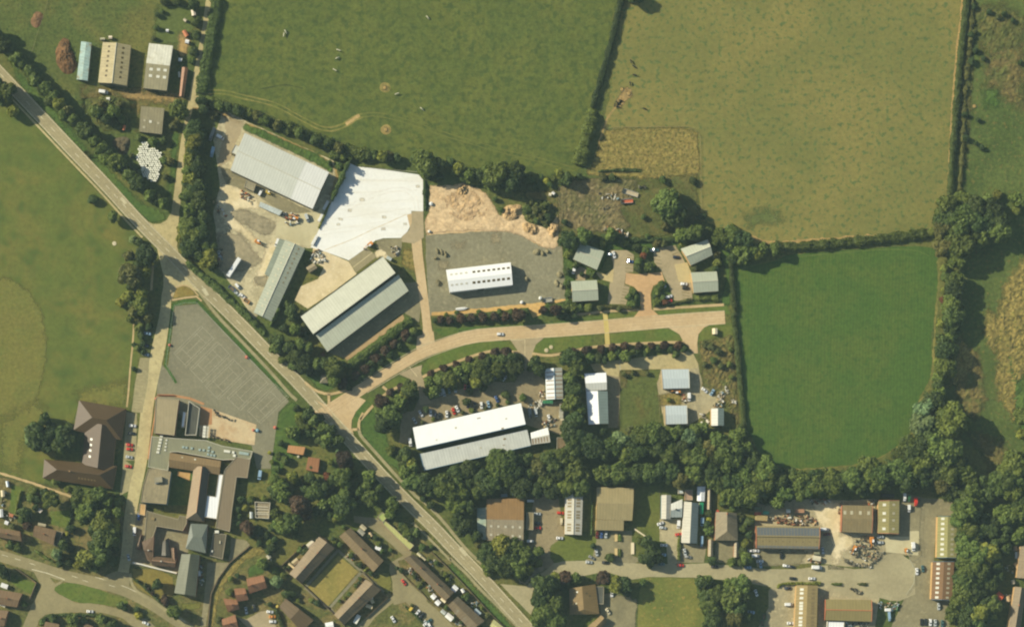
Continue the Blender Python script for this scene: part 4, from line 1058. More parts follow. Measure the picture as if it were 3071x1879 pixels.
gable('barn', 'small square grey barn by the lane with scattered white rooflights', 'barn', 'a', [(1330,1000),(1550,1020),(1525,1265),(1310,1240)], 3.6, 4.4, RM('old_grey_sheet', (146,138,110), stain=(128,122,98)), wall_grey, lights=[(1,.2,.9,1.2,1.2,sky_p),(1,.46,.85,1.5,1.5,sky_w),(1,.8,.8,1.2,1.2,sky_p),(1,.2,.38,1.4,1.4,sky_p)])
# --- west works
wh1 = RM('grey_white_sheet', (208,208,194), var=.04); wh2 = RM('white_sheet', (228,226,216), var=.03)
gable('warehouse', 'largest pale grey warehouse with a whiter east end', 'warehouse', 'h', [(735,310),(1530,680),(1375,1025),(600,660)], 6.5, 8.6, wh1, wall_grey, split=(.73, wh2), ridge=trim_pale)
flat('porch', 'small flat porch on the west end of the big warehouse', 'porch', 'h', [(645,418),(700,440),(660,520),(605,495)], 6.0, wh1, wall_grey)
flat('lean_to', 'grey flat lean-to below the big warehouse', 'lean-to', 'h', [(748,752),(842,790),(818,862),(730,818)], 3.4, RM('grey_flat', (156,148,122)), wall_grey)
gable('long_works', 'long narrow grey green works roof along the hedge', 'works', 'i', [(1115,120),(818,805),(985,890),(1302,205)], 4.2, 5.6, RM('grey_green_sheet', (170,174,154), var=.06), wall_green, lights=row(0, lsp(.04,.96,12), .55, 1.2, .9, sky_p)+row(1, lsp(.04,.5,8), .5, 1.1, .9, sky_b), ridge=trim_pale)
mono('lean_to', 'dark green lean-to on the west side of the long works', 'lean-to', 'i', [(1062,110),(922,440),(962,468),(1113,124)], 3.2, 4.0, RM('dark_green_sheet', (122,132,118)), wall_green)
mono('works_hall', 'broad cream roofed hall with the higher northern slope', 'works', 'P', [(901,948),(1148,768),(1186,818),(939,1001)], 8.0, 9.2, RM('cream_sheet', (214,212,190), var=.05, panel=.03), wall_green, trim=(trim_dark, [(0,1)]))
mono('works_hall', 'lower grey green southern half of the cream roofed hall', 'works', 'P', [(947,1004),(1195,823),(1226,872),(982,1055)], 6.8, 5.6, RM('pale_green_sheet', (192,194,172), var=.05, panel=.04), wall_dark, trim=(trim_dark, [(2,3)]))
gable('site_shed', 'dark brown hut on the cream concrete apron', 'hut', 'i', [(1310,385),(1385,338),(1420,385),(1345,432)], 3.4, 3.9, RM('brown_grey_sheet', (160,146,118)), omat('brown_cladding', (98,76,66)))
gable('long_shed', 'low pale blue grey shed in the sandy yard', 'shed', 'h', [(882,958),(1092,1045),(1060,1088),(868,1000)], 2.6, 2.9, RM('pale_grey_sheet', (196,202,194)), wall_grey)
# --- white unit on gravel
wu = RM('bright_white_sheet', (250,248,240), var=.015, panel=.01)
gable('white_unit', 'new white unit with brown rooflights standing on grey gravel', 'industrial unit', 'k', [(330,1240),(1060,1155),(1085,1410),(370,1492)], 5.4, 6.8, wu, wall_white, lights=row(0, [.42,.495,.575,.65,.73,.805,.88,.955], .48, 1.7, 1.2, sky_d)+row(0, [.07,.145,.22,.30], .48, 1.5, 1, trim_pale)+row(1, [.40,.475,.555,.63,.71,.785,.86,.94], .58, 1.8, 1.4, sky_d)+row(1, [.055,.13,.205,.285], .58, 1.5, 1, trim_pale))
# --- offices
of = RM('sage_sheet', (180,184,162), var=.04, panel=.03)
gable('office', 'sage roofed office block turned askew, northwest of the entrance', 'office', 'l', [(285,715),(510,797),(440,970),(215,870)], 4.2, 5.4, of, wall_tan, ridge=trim_pale)
gable('office', 'square set sage roofed office, southwest of the entrance', 'office', 'l', [(195,1078),(440,1066),(455,1255),(210,1270)], 4.2, 5.9, of, wall_tan, ridge=trim_pale)
gable('office', 'sage roofed office with the brightest slope, at the northeast corner', 'office', 'l', [(1230,772),(1485,685),(1532,830),(1325,930)], 4.2, 6.0, RM('bright_sage_sheet', (196,198,176), var=.04), wall_tan, roof2=of, ridge=trim_pale)
gable('office', 'sage roofed office beside the boundary hedge, east of the entrance', 'office', 'l', [(1325,995),(1570,985),(1585,1170),(1350,1187)], 4.2, 5.9, of, wall_tan, ridge=trim_pale)
# --- factory
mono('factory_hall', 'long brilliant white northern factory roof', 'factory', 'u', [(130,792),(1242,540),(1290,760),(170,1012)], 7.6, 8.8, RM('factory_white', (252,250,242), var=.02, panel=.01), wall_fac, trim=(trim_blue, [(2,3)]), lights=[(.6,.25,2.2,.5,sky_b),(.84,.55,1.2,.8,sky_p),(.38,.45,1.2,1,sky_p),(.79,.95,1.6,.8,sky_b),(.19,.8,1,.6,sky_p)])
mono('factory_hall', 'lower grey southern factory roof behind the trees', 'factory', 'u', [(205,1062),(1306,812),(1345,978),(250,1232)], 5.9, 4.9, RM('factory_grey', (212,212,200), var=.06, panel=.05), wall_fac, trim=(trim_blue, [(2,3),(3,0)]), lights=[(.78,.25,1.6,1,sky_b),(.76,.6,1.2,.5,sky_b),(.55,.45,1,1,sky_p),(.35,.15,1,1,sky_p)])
gable('annex', 'white barrel ended annex with brown striped slope at the east of the factory', 'annex', 'u', [(1340,846),(1518,790),(1545,942),(1352,968)], 4.6, 5.4, RM('annex_white', (248,246,236), var=.02), wall_white, roof2=RM('annex_grey', (214,208,188), var=.04), lights=[(1,u_,.5,.5,3.0,brown_pipe) for u_ in lsp(.08,.86,6)])
gh = gable('glasshouse', 'striped white and grey display house with brown gutters', 'greenhouse', 'u', [(1490,190),(1502,504),(1676,500),(1664,176)], 3.0, 4.0, RM('glass_white', (240,240,232), var=.03), wall_white, roof2=RM('glass_grey', (190,190,176), var=.08), tr=.52, ridge=trim_blue, lights=[(s_,u_,.5,.45,4.5,brown_pipe) for s_ in (0,1) for u_ in lsp(.13,.94,7)])
mono('awning', 'green awning on the south end of the striped display house', 'awning', 'u', [(1466,512),(1570,512),(1572,546),(1460,544)], 2.8, 2.4, RM('green_canvas', (70,138,98)), wall_white)
flat('storage_shed', 'brown flat shed at the edge of the trees east of the factory', 'shed', 'u', [(1612,893),(1704,893),(1698,1022),(1610,1018)], 2.8, RM('shed_brown', (132,114,88)), wall_dark)
# --- plots east of the factory
gable('house', 'bright white roofed block with its ridge across, north of the slate winged block', 'building', 'w', [(165,690),(370,680),(377,842),(180,852)], 5, 6.3, RM('glaring_white', (252,250,244), var=.012), wall_tan, roof2=RM('dull_white', (220,218,204), var=.03), tr=.58)
gable('house', 'white and slate green wing with a long ridge beside the big trees', 'building', 'w', [(182,855),(205,1168),(392,1162),(384,855)], 4.8, 6.2, RM('glaring_white', (0,0,0)), wall_tan, roof2=RM('slate_green', (140,154,146), var=.05), tr=.53)
gable('unit', 'pale blue roofed unit north of the digger', 'industrial unit', 'w', [(890,650),(1150,648),(1156,826),(905,832)], 4, 4.5, RM('pale_blue_sheet', (198,206,203), var=.03), wall_tan, trim=trim_pale)
gable('unit', 'pale blue roofed unit beside the trees, south of the digger', 'industrial unit', 'w', [(925,992),(1130,990),(1136,1162),(930,1167)], 4, 4.5, RM('pale_blue_sheet', (0,0,0)), wall_tan, trim=trim_pale)
gable('unit', 'little two tone unit near the boundary hedge', 'industrial unit', 'w', [(1360,1018),(1360,1180),(1480,1180),(1480,1016)], 5.2, 6.4, RM('dull_white', (0,0,0)), wall_tan, roof2=RM('slate_green', (0,0,0)))
# --- works south of the belt
gable('workshop', 'square workshop with a brown north slope and grey south slope', 'workshop', 'x', [(345,300),(697,292),(692,716),(345,690)], 4.6, 5.6, RM('brown_felt', (150,120,82), var=.08), wall_brick, roof2=RM('grey_asbestos', (158,146,122), stain=(140,132,112)), lights=[(1,u_,v_,1.3,1.3,trim_pale) for u_ in lsp(.12,.9,5) for v_ in (.28,.68)], tr=.49)
mono('lean_to', 'blue green lean-to on the west side of the brown workshop', 'lean-to', 'x', [(255,385),(258,682),(338,682),(342,378)], 2.8, 3.8, RM('blue_green_sheet', (150,166,150), stain=(206,192,150)), wall_grey)
flat('annex', 'flat felt annex on the east side of the brown workshop', 'annex', 'x', [(722,425),(788,428),(785,592),(716,588)], 3.2, RM('felt_tan', (140,128,98)), wall_grey)
gable('unit', 'long narrow white unit with brown rooflights', 'industrial unit', 'x', [(1087,208),(1080,632),(1242,640),(1256,202)], 4.4, 5.6, RM('off_white_sheet', (204,198,180), var=.05), wall_tan, lights=[(s_,u_,.5,1.0,2.4,sky_b) for s_ in (0,1) for u_ in (.24,.31,.38,.5,.57,.63,.78,.85,.91)], ridge=trim_pale)
gable('works_hall', 'big square tan roofed hall on the works lawn', 'works', 'P', [(1790,1459),(1901,1462),(1896,1560),(1788,1556)], 5.6, 7.4, RM('tan_hall', (164,150,112), var=.07), wall_tan)
mono('lean_to', 'tan southern extension of the big square hall', 'lean-to', 'P', [(1788,1557),(1871,1559),(1870,1590),(1786,1588)], 5.5, 4.2, RM('tan_hall', (0,0,0)), wall_tan)
gable('unit', 'small grey ridged unit with blue western edge', 'industrial unit', 'y', [(578,262),(575,488),(664,492),(670,262)], 3.6, 4.8, RM('light_grey_sheet', (200,194,176), var=.06), trim_blue)
gable('unit', 'white unit with a hipped grey lower slope and a flue', 'industrial unit', 'y', [(668,345),(776,300),(772,472),(664,472)], 3.8, 4.6, RM('dull_white', (0,0,0)), wall_white, roof2=RM('blue_grey_sheet', (160,168,164), var=.05), chimneys=[(.45, trim_dark)])
gable('long_unit', 'long unit with a white western slope and slate blue eastern slope', 'industrial unit', 'y', [(792,322),(770,712),(914,720),(930,340)], 4.2, 5.6, RM('off_white_sheet', (0,0,0)), wall_white, roof2=RM('slate_blue', (108,122,124), var=.05))
gable('marquee', 'brilliant white tent roofed store behind the long unit', 'store', 'y', [(917,182),(915,318),(985,322),(992,182)], 3, 3.6, RM('tent_white', (252,250,244), var=.01), wall_white)
flat('store', 'pink walled roofless store by the trees', 'store', 'y', [(800,210),(876,212),(872,312),(800,310)], 2.4, RM('pink_grey', (178,150,128)), wall_brick)
flat('store', 'small pale blue tank house by the trees', 'store', 'y', [(737,190),(786,190),(786,250),(737,250)], 2.4, RM('pale_blue_sheet', (0,0,0)), wall_white)
mono('lean_to', 'bright green sheeted lean-to beside the long unit', 'lean-to', 'y', [(938,332),(978,332),(970,442),(938,440)], 3.0, 2.4, RM('bright_green_sheet', (44,148,106)), wall_grey)
gable('farmhouse', 'old slate roofed house with a hipped south end', 'house', 'y', [(1092,420),(1082,690),(1300,692),(1290,432)], 5, 8.0, RM('old_slate', (142,130,104), stain=(112,106,88)), wall_brick, hip=(0, 5.5), house=True, chimneys=[(.1, wall_brick)])
for nm, p_ in (('narrow grey outbuilding beside the dark yard of the slate house', [(1022,680),(1018,840),(1064,842),(1066,680)]), ('narrow grey outbuilding east of the slate house yard', [(1266,705),(1260,850),(1304,852),(1306,705)]), ('long thin shed north of the slate house', [(1016,182),(1010,398),(1046,400),(1052,182)])):
    gable('outbuilding', nm, 'outbuilding', 'y', p_, 2.5, 3.3, RM('outbuilding_grey', (166,152,124)), wall_brick)
# solar roof
so_ = gable('works_hall', 'long hall with dark solar panels on the northern slope', 'works', 'z', [(210,552),(815,560),(806,772),(215,762)], 5, 6.6, RM('tan_works', (152,138,100), var=.07), wall_brick, ridge=trim_dark, trim=trim_red, lights=row(0, lsp(.04,.965,20), .5, 1.65, 5.0, omat('solar_panel', (108,114,118), var=.05, rough=.3))+row(1, lsp(.04,.965,16), .13, 2.0, 1.5, omat('solar_panel_low', (124,126,122), var=.05, rough=.3))+row(1, lsp(.1,.95,9), .62, .6, .6, sky_d))
gable('works_hall', 'brownish twin slope works roof beside the scrap yard', 'works', 'z', [(1022,358),(1312,362),(1306,622),(1016,610)], 5, 6.2, RM('brown_works', (142,128,96), var=.08), wall_brick, trim=trim_red, lights=row(0, [.1,.32,.6,.87], .55, 1.6, 2.2, sky_p)+row(1, [.1,.32,.6,.87], .7, 1.2, 1.8, sky_b))
gable('works_hall', 'olive yellow works roof with four white rooflights a side', 'works', 'z', [(1368,316),(1362,622),(1560,628),(1566,312)], 5, 6.0, RM('olive_yellow', (155,146,100), var=.06), wall_tan, trim=trim_red, lights=row(0, [.13,.39,.6,.86], .55, 1.6, 1.9, sky_w)+row(1, [.13,.39,.6,.86], .55, 1.4, 1.6, sky_p))
gable('unit', 'olive green unit tucked under the eastern trees', 'industrial unit', 'A', [(728,506),(718,880),(898,882),(904,510)], 4.6, 5.8, RM('olive_green', (165,159,108), var=.06), wall_tan, trim=trim_blue, lights=row(0, lsp(.06,.92,8), .5, 1.4, 2.0, sky_w)+row(1, lsp(.06,.92,8), .5, 1.3, 1.8, sky_p))
gable('unit', 'brown unit with eight pairs of rooflights and blue ends', 'industrial unit', 'A', [(682,916),(668,1258),(858,1264),(878,916)], 4.6, 5.8, RM('red_brown_sheet', (142,112,84), var=.06), wall_tan, trim=trim_blue, lights=row(0, lsp(.06,.94,8), .5, 1.4, 2.0, sky_w)+row(1, lsp(.06,.94,8), .5, 1.3, 1.8, sky_p))
gable('works_hall', 'long tan ridge roof running off the bottom edge', 'works', 'z', [(594,1112),(572,1560),(785,1560),(796,1116)], 5, 6.3, RM('tan_ridge', (168,148,104), var=.06), wall_tan, lights=row(0, [.09,.17,.27,.375,.44,.5,.585,.69,.77,.84], .5, 1.5, 2.2, sky_w)+row(1, [.09,.17,.27,.375,.44,.5,.585,.69,.77,.84], .45, 1.4, 2.0, sky_b))
gable('works_hall', 'tan hall with bright red ridge and red end trims', 'works', 'z', [(866,1246),(1302,1250),(1302,1456),(860,1442)], 4.8, 6.2, RM('tan_red', (148,136,94), var=.06), wall_brick, ridge=omat('bright_red_trim', (214,128,92), var=.05), trim=MATS['bright_red_trim'])
flat('canopy', 'white canopy below the red trimmed hall', 'canopy', 'z', [(888,1452),(1048,1452),(1040,1540),(882,1540)], 3.2, RM('tent_white', (0,0,0)), wall_white)
gable('house', 'tan tiled house by the bungalow forecourt', 'house', 'x', [(1125,1145),(1130,1390),(1408,1385),(1372,1102)], 3.4, 6.0, RM('tan_tile', (140,118,80), var=.08), wall_tan, tr=.47, house=True, lights=[(0,.2,.6,1,1,sky_w),(0,.65,.5,1,1,sky_p),(1,.3,.7,1,1.4,sky_d),(1,.4,.5,1,1.2,sky_d)], hip=(0, 3))
gable('house', 'low tan tiled wing at the bottom edge of the bungalow forecourt', 'house', 'x', [(1300,1500),(1425,1395),(1480,1450),(1400,1560)], 3, 4.8, RM('tan_tile', (0,0,0)), wall_tan, house=True)
flat('garage', 'dark flat roofed garage beside the tan tiled house', 'garage', 'x', [(1372,1122),(1452,1125),(1448,1292),(1368,1288)], 2.6, RM('dark_felt', (96,98,92)), wall_tan)
gable('terrace_house', 'greyish tan terrace at the right edge among the trees', 'terrace', 'A', [(1476,772),(1440,1062),(1560,1075),(1596,785)], 4.6, 6.8, RM('tan_terrace', (132,116,90), var=.09, stain=(116,103,82)), wall_tan, house=True, chimneys=[(.3,wall_brick),(.7,wall_brick)])
gable('terrace_house', 'greyish tan terrace in the bottom right corner', 'terrace', 'A', [(1424,1140),(1362,1545),(1470,1560),(1530,1160)], 4.6, 6.8, RM('tan_terrace', (0,0,0)), wall_tan, house=True, chimneys=[(.4,wall_brick)])

# --- school
hb = RM('brown_tile', (90,74,53), var=.07, panel=.02)
gable('school_hall', 'broad brown hipped northern block of the tiled school', 'school', 'n', [(745,940),(1190,1020),(1145,1315),(692,1222)], 3.4, 8.2, hb, wall_tan, hip=(10.5, 10.5))
gable('school_hall', 'brown spine roof with four small rooflights joining the tiled school blocks', 'school', 'E', [(790,420),(730,1060),(1190,1190),(1260,520)], 3.3, 7.9, hb, wall_tan, tr=.55, lights=row(0, [.38,.51,.64,.78], .45, 1.3, 1.5, sky_w))
gable('school_hall', 'brown hipped southern block of the tiled school', 'school', 'E', [(165,985),(1262,1090),(1195,1435),(140,1270)], 3.4, 7.9, hb, wall_tan, hip=(9, 9), chimneys=[(.3, wall_tan)], lights=row(1, [.52,.575,.63,.69,.745,.8], .5, .9, 1.1, sky_b))
fl_a = RM('felt_grey_tan', (168,154,122), var=.06, panel=.02); fl_b = RM('felt_green_grey', (142,141,116), var=.06, panel=.02)
flat('school_block', 'flat tan roofed square school block beside the lane', 'school', 'p', [(252,342),(516,366),(462,772),(234,746)], 6, fl_a, wall_brick)
flat('pool_house', 'flat dark roofed school block with pale rim', 'school', 'p', [(628,386),(752,466),(712,772),(585,772)], 2.6, RM('dark_flat', (84,86,80)), wall_white, parapet=trim_pale, ph=1.2)
flat('school_link', 'narrow pale link strip between the square and dark school blocks', 'school', 'p', [(560,500),(600,510),(575,680),(540,680)], 3, RM('tent_white', (0,0,0)), wall_white)
flat('school_block', 'long flat grey green school roof dotted with domes', 'school', 'p', [(205,782),(440,800),(580,812),(820,826),(1000,888),(1350,950),(1325,1036),(1010,1050),(500,958),(420,960),(392,1170),(165,1128)], 3.6, fl_b, wall_tan, parapet=trim_pale,
     lights=[(318-k*8,782+k*36,1.9,1.4,-.1,.5,sky_w,'roof_dome') for k in range(6)]+[(375-k*5,825+k*38,1.2,1.0,-.1,.4,sky_w,'roof_dome') for k in range(4)]+[(x_,y_,1.5,1.5,-.1,.5,omat('dome_blue',(160,176,168)),'roof_dome') for x_,y_ in ((565,905),(600,910),(660,918),(750,935),(795,940),(855,910),(850,945),(895,958),(845,985),(880,995),(915,1000))]+[(1060,952,4,1.6,-.15,.6,sky_w,'roof_dome'),(1130,965,1.6,1.6,-.15,.7,sky_w,'roof_dome'),(1142,1000,1.8,1.8,-.15,.7,sky_w,'roof_dome'),(1250,975,6,1.8,-.15,.4,MATS['dome_blue'],'roof_dome')])
gable('school_wing', 'brown tiled wing along the south of the domed roof', 'school', 'p', [(412,965),(992,1060),(975,1215),(400,1130)], 3.8, 6.2, RM('tan_brown_tile', (142,120,88), var=.07), wall_tan, lights=[(0,.25,.4,1,1,sky_p),(0,.5,.4,1,1,sky_w)])
gable('school_wing', 'long brown tiled wing between the two dark courtyards', 'school', 'D', [(1370,130),(1190,1330),(1590,1390),(1720,150)], 4, 7.2, RM('tan_brown_tile', (0,0,0)), wall_tan, roof2=RM('dark_slate', (92,88,78), var=.06), tr=.55, hip=(0, 5), ridge=omat('pink_ridge', (190,150,118)))
flat('school_wing', 'white flat roofed L shaped school extension', 'school', 'D', [(1925,305),(2035,315),(1885,1325),(1595,1278),(1668,785),(1852,812)], 3.6, RM('tent_white', (0,0,0)), wall_brick)
flat('school_wing', 'long flat brown grey eastern school wing', 'school', 'p', [(1165,1012),(1322,1040),(1288,1252),(1168,1242),(1112,1640),(1098,1790),(1088,1860),(930,1815),(985,1450),(1030,1160)], 4, RM('brown_grey_felt', (136,122,100), var=.05, panel=.03), wall_brick)
flat('school_block', 'taller mottled flat roofed school block beside the lane with a blue edge', 'school', 'D', [(335,185),(500,170),(850,255),(745,985),(160,935),(215,560)], 8.5, RM('mottled_felt', (156,144,114), var=.16, stain=(132,122,100), panel=0), omat('blue_panel', (112,146,152)), parapet=fl_a,
     lights=[(570,440,5,3.4,.1,2.2,wall_grey,'plant_room'),(530,490,2.2,2,.1,1.2,sky_w,'vent')])
flat('school_block', 'grey flat roofs around the old school courtyard', 'school', 'q', [(150,192),(300,235),(505,290),(520,245),(612,262),(600,345),(560,420),(262,370),(228,478),(150,545),(120,540)], 3.6, RM('old_felt', (128,118,92), var=.07), wall_brick, lights=[(222,285,2.2,1.8,-.2,.6,sky_b,'roof_dome')])
gable('school_hall_old', 'blue grey hipped roof in the middle of the school', 'school', 'q', [(650,338),(842,348),(820,672),(590,622)], 6, 7.4, RM('blue_grey_slate', (112,119,110), var=.05), wall_brick, hip=(3, 3))
gable('long_school_wing', 'long grey green slate wing pointing to the village road', 'school', 'q', [(545,682),(462,1122),(705,1162),(752,690)], 6, 8.4, RM('grey_green_slate', (110,113,94), var=.06), wall_brick, house=True)
flat('school_block', 'dark flat roofed block east of the blue grey hip', 'school', 'q', [(905,442),(1052,462),(1008,742),(862,700)], 3.4, RM('dark_brown_felt', (102,96,80), var=.08), wall_brick, lights=[(945,432,2.6,1.8,0,.9,sky_w,'roof_tank'),(980,550,1,1.8,0,.6,sky_p,'vent'),(890,650,1.2,1.4,0,.6,sky_w,'vent')])
ot = RM('old_brown_tile', (110,90,72), var=.1)
gable('old_house', 'old brown gabled house at the west of the school courtyard', 'house', 'q', [(88,452),(20,625),(80,640),(95,460)], 4, 5.2, ot, wall_brick, house=True)
gable('old_house', 'old brown gabled house range behind the white garden wall', 'house', 'q', [(95,545),(235,480),(222,800),(150,745)], 4.4, 6.6, ot, wall_brick, house=True, chimneys=[(.5, wall_white)])
gable('old_house', 'old brown range with pinkish ridge beside the slate wing', 'house', 'q', [(222,705),(490,735),(468,832),(205,808)], 4.6, 6.6, ot, wall_brick, house=True, ridge=MATS['pink_ridge'], chimneys=[(.4, wall_white)])
gable('old_house', 'narrow old range running north from the courtyard houses', 'house', 'q', [(332,545),(318,700),(420,705),(400,500)], 3.6, 5.0, RM('dark_slate', (0,0,0)), wall_brick)
gable('old_house', 'small pink edged wing beside the long slate wing', 'house', 'q', [(425,615),(440,760),(492,765),(490,612)], 4, 5.4, ot, wall_brick, ridge=MATS['pink_ridge'])
flat('garden_shed', 'tan flat store beside the blue edged school block', 'store', 'D', [(140,965),(285,990),(265,1250),(110,1215)], 2.6, RM('tan_store', (206,168,116)), wall_brick)
# huts east of the school
mono('hut', 'flat orange tan hut among the trees beside the school lawn', 'hut', 't', [(245,505),(436,526),(412,616),(228,586)], 3.0, 2.6, RM('orange_felt', (196,146,102), var=.05), wall_dark)
mono('hut', 'red brown hut among the trees, south of the orange tan hut', 'hut', 't', [(470,638),(600,656),(580,812),(440,782)], 3.2, 2.8, RM('red_brown_felt', (160,114,82), var=.06), wall_dark)
fr = flat('ruin', 'roofless white walled frame among the trees', 'ruin', 'q', [(1372,92),(1548,102),(1532,284),(1380,274)], 2.6, RM('ruin_grey', (152,140,116), var=.12), wall_white, parapet=omat('ruin_wall', (214,204,178)), ph=.8, lights=[(1455,y_,8,.6,-.05,.5,MATS['ruin_wall'],'beam') for y_ in (150,180,215,235)])
gable('stone_hut', 'small grey pyramid roofed stone hut by the main road', 'hut', 's', [(615,995),(690,985),(720,1085),(600,1085)], 2.6, 4.2, RM('stone_tile', (158,148,122), var=.1), wall_grey, hip=(2, 2))
# --- village
tt = RM('terrace_tan_tile', (134,117,90), var=.09, stain=(118,104,82)); td = RM('terrace_grey_tile', (116,104,84), var=.09)
gable('terrace_house', 'northwest terrace of the communal green with its tan slope to the gardens', 'terrace', 'r', [(668,486),(330,905),(470,1010),(842,612)], 4.8, 7.6, tt, wall_brick, house=True, chimneys=[(.3,wall_brick),(.7,wall_brick)], tr=.52)
gable('terrace_house', 'northeast terrace of the communal green beside the garage court', 'terrace', 'r', [(895,482),(1282,885),(1398,758),(1022,385)], 4.8, 7.2, tt, wall_brick, house=True, chimneys=[(.5,wall_brick)])
gable('terrace_house', 'southeast terrace of the communal green with a dark southern slope', 'terrace', 'r', [(1196,968),(836,1368),(950,1480),(1370,1085)], 4.8, 7.6, tt, wall_brick, house=True, tr=.45, chimneys=[(.4,wall_brick)])
gable('terrace_house', 'lone brown tiled block southwest of the communal green', 'terrace', 'r', [(290,1185),(215,1280),(470,1560),(606,1430)], 4.6, 6.6, RM('lone_brown_tile', (110,94,72), var=.08), wall_brick, house=True)
gable('terrace_house', 'long brown terrace between housing road and main road', 'terrace', 'C', [(170,395),(840,1080),(985,945),(330,325)], 4.8, 7.0, td, wall_brick, house=True, chimneys=[(.3,wall_brick),(.7,wall_brick)])
gable('terrace_house', 'brown terrace with patched grey roof nearest the main road junction', 'terrace', 'C', [(880,1160),(1250,1560),(1480,1410),(1040,1010)], 4.8, 7.0, RM('patched_tile', (122,108,86), var=.08, stain=(136,132,116)), wall_brick, house=True)
gable('house', 'pale yellow roof at the bottom edge beside the main road verge', 'house', 'C', [(1560,1490),(1720,1600),(1800,1520),(1625,1380)], 3, 4.0, RM('pale_yellow_tile', (206,198,140), var=.05), wall_white)
gf = RM('pale_green_felt', (190,188,122), var=.04, panel=.04)
flat('garage_block', 'square pale green flat roofed garage at the head of the row', 'garage', 'r', [(1382,205),(1440,262),(1388,328),(1326,262)], 2.8, RM('green_felt', (176,186,112), var=.05), wall_brick)
flat('garage_block', 'long row of pale green flat roofed garages', 'garages', 'r', [(1400,296),(1520,390),(1600,470),(1740,585),(1690,640),(1540,500),(1385,342)], 2.6, gf, wall_brick)
qb = RM('orange_tile', (146,106,80), var=.09)
for lb, p_, ch in (('largest orange tiled house near the lone brown block', [(1278,962),(1470,920),(1512,1062),(1310,1132)], .2), ('orange tiled house joined below the largest one', [(1140,1072),(1262,1066),(1302,1200),(1166,1222)], .8), ('orange tiled house facing the pinkish parking court', [(1015,1182),(1172,1200),(1202,1302),(1070,1340)], .5), ('orange tiled house at the bottom edge by the hedge bank', [(1000,1420),(1152,1368),(1192,1530),(1020,1560)], .5)):
    gable('brick_house', lb, 'house', 'q', p_, 4.6, 6.8, qb, wall_brick, house=True, chimneys=[(ch, wall_brick)])
bt = RM('bungalow_tile', (130,108,84), var=.08)
for lb, p_, e_, r_ in (('brown tiled house at the left edge above the village road', [(-60,565),(190,605),(205,700),(-60,650)], 4.4, 6.6), ('brown tiled house with side extension above the village road', [(330,548),(535,596),(505,736),(310,650)], 4.4, 6.6), ('brown house at the left edge below the corner lawn', [(-40,1150),(212,1190),(160,1322),(-40,1290)], 4, 6.0), ('house corner at the bottom left edge', [(-30,1345),(80,1352),(40,1500),(-30,1500)], 4, 5.6), ('house roof cut by the bottom edge below the loop road', [(430,1455),(560,1480),(560,1560),(400,1560)], 4, 5.6), ('second house roof cut by the bottom edge, east along the loop road', [(800,1470),(880,1500),(870,1580),(780,1560)], 4, 5.4)):
    gable('village_house', lb, 'house', 'o', p_, e_, r_, bt, wall_brick, house=True, chimneys=[(.5, wall_brick)])
flat('house_extension', 'flat dark extension beside the brown house above the village road', 'extension', 'o', [(535,598),(592,612),(545,745),(505,738)], 2.8, RM('dark_brown_felt', (0,0,0)), wall_brick)
# ------------------------------------------------------------------ vehicles
CARC = dict(white=(242,240,232), silver=(196,200,196), red=(214,64,48), darkred=(120,44,40), blue=(70,98,150), lightblue=(150,180,200), navy=(48,56,78),
            dark=(52,56,58), black=(44,46,48), teal=(72,108,110), orange=(226,150,70), grey=(140,142,136), green=(60,110,76), cream=(226,212,176), yellow=(226,196,90))
tyre = omat('tyre_rubber', (44,44,44), var=.05)
carglass = omat('car_glass', (46,54,60), var=.02, rough=.1, spec=.6)
def paint(cn):
    return omat('paint_'+cn, CARC[cn], var=.02, rough=.35, spec=.5)
def loft(secs, name, mat, closed=True):
    """body lofted through cross sections along x: (x, half width at sill, half width at roof, z low, z shoulder, z top)"""
    m = MB(); rings = []
    for (x, ws, wt, zl, zs, zt) in secs:
        rings.append([(x,-ws*.96,zl),(x,-ws,zs*.7+zl*.3),(x,-ws*.97,zs),(x,-wt,zt),(x,wt,zt),(x,ws*.97,zs),(x,ws,zs*.7+zl*.3),(x,ws*.96,zl)])
    k = 0
    for r in rings: m.v += r
    n = 8
    for i in range(len(rings)-1):
        for j in range(n):
            q = (j+1) % n
            m.f.append((i*n+j, i*n+q, (i+1)*n+q, (i+1)*n+j)); m.m.append(0)
    m.f.append(tuple(range(n))); m.m.append(0)
    m.f.append(tuple((len(rings)-1)*n+n-1-j for j in range(n))); m.m.append(0)
    me = m.mesh(name, mat)
    return me
CARMESH = {}
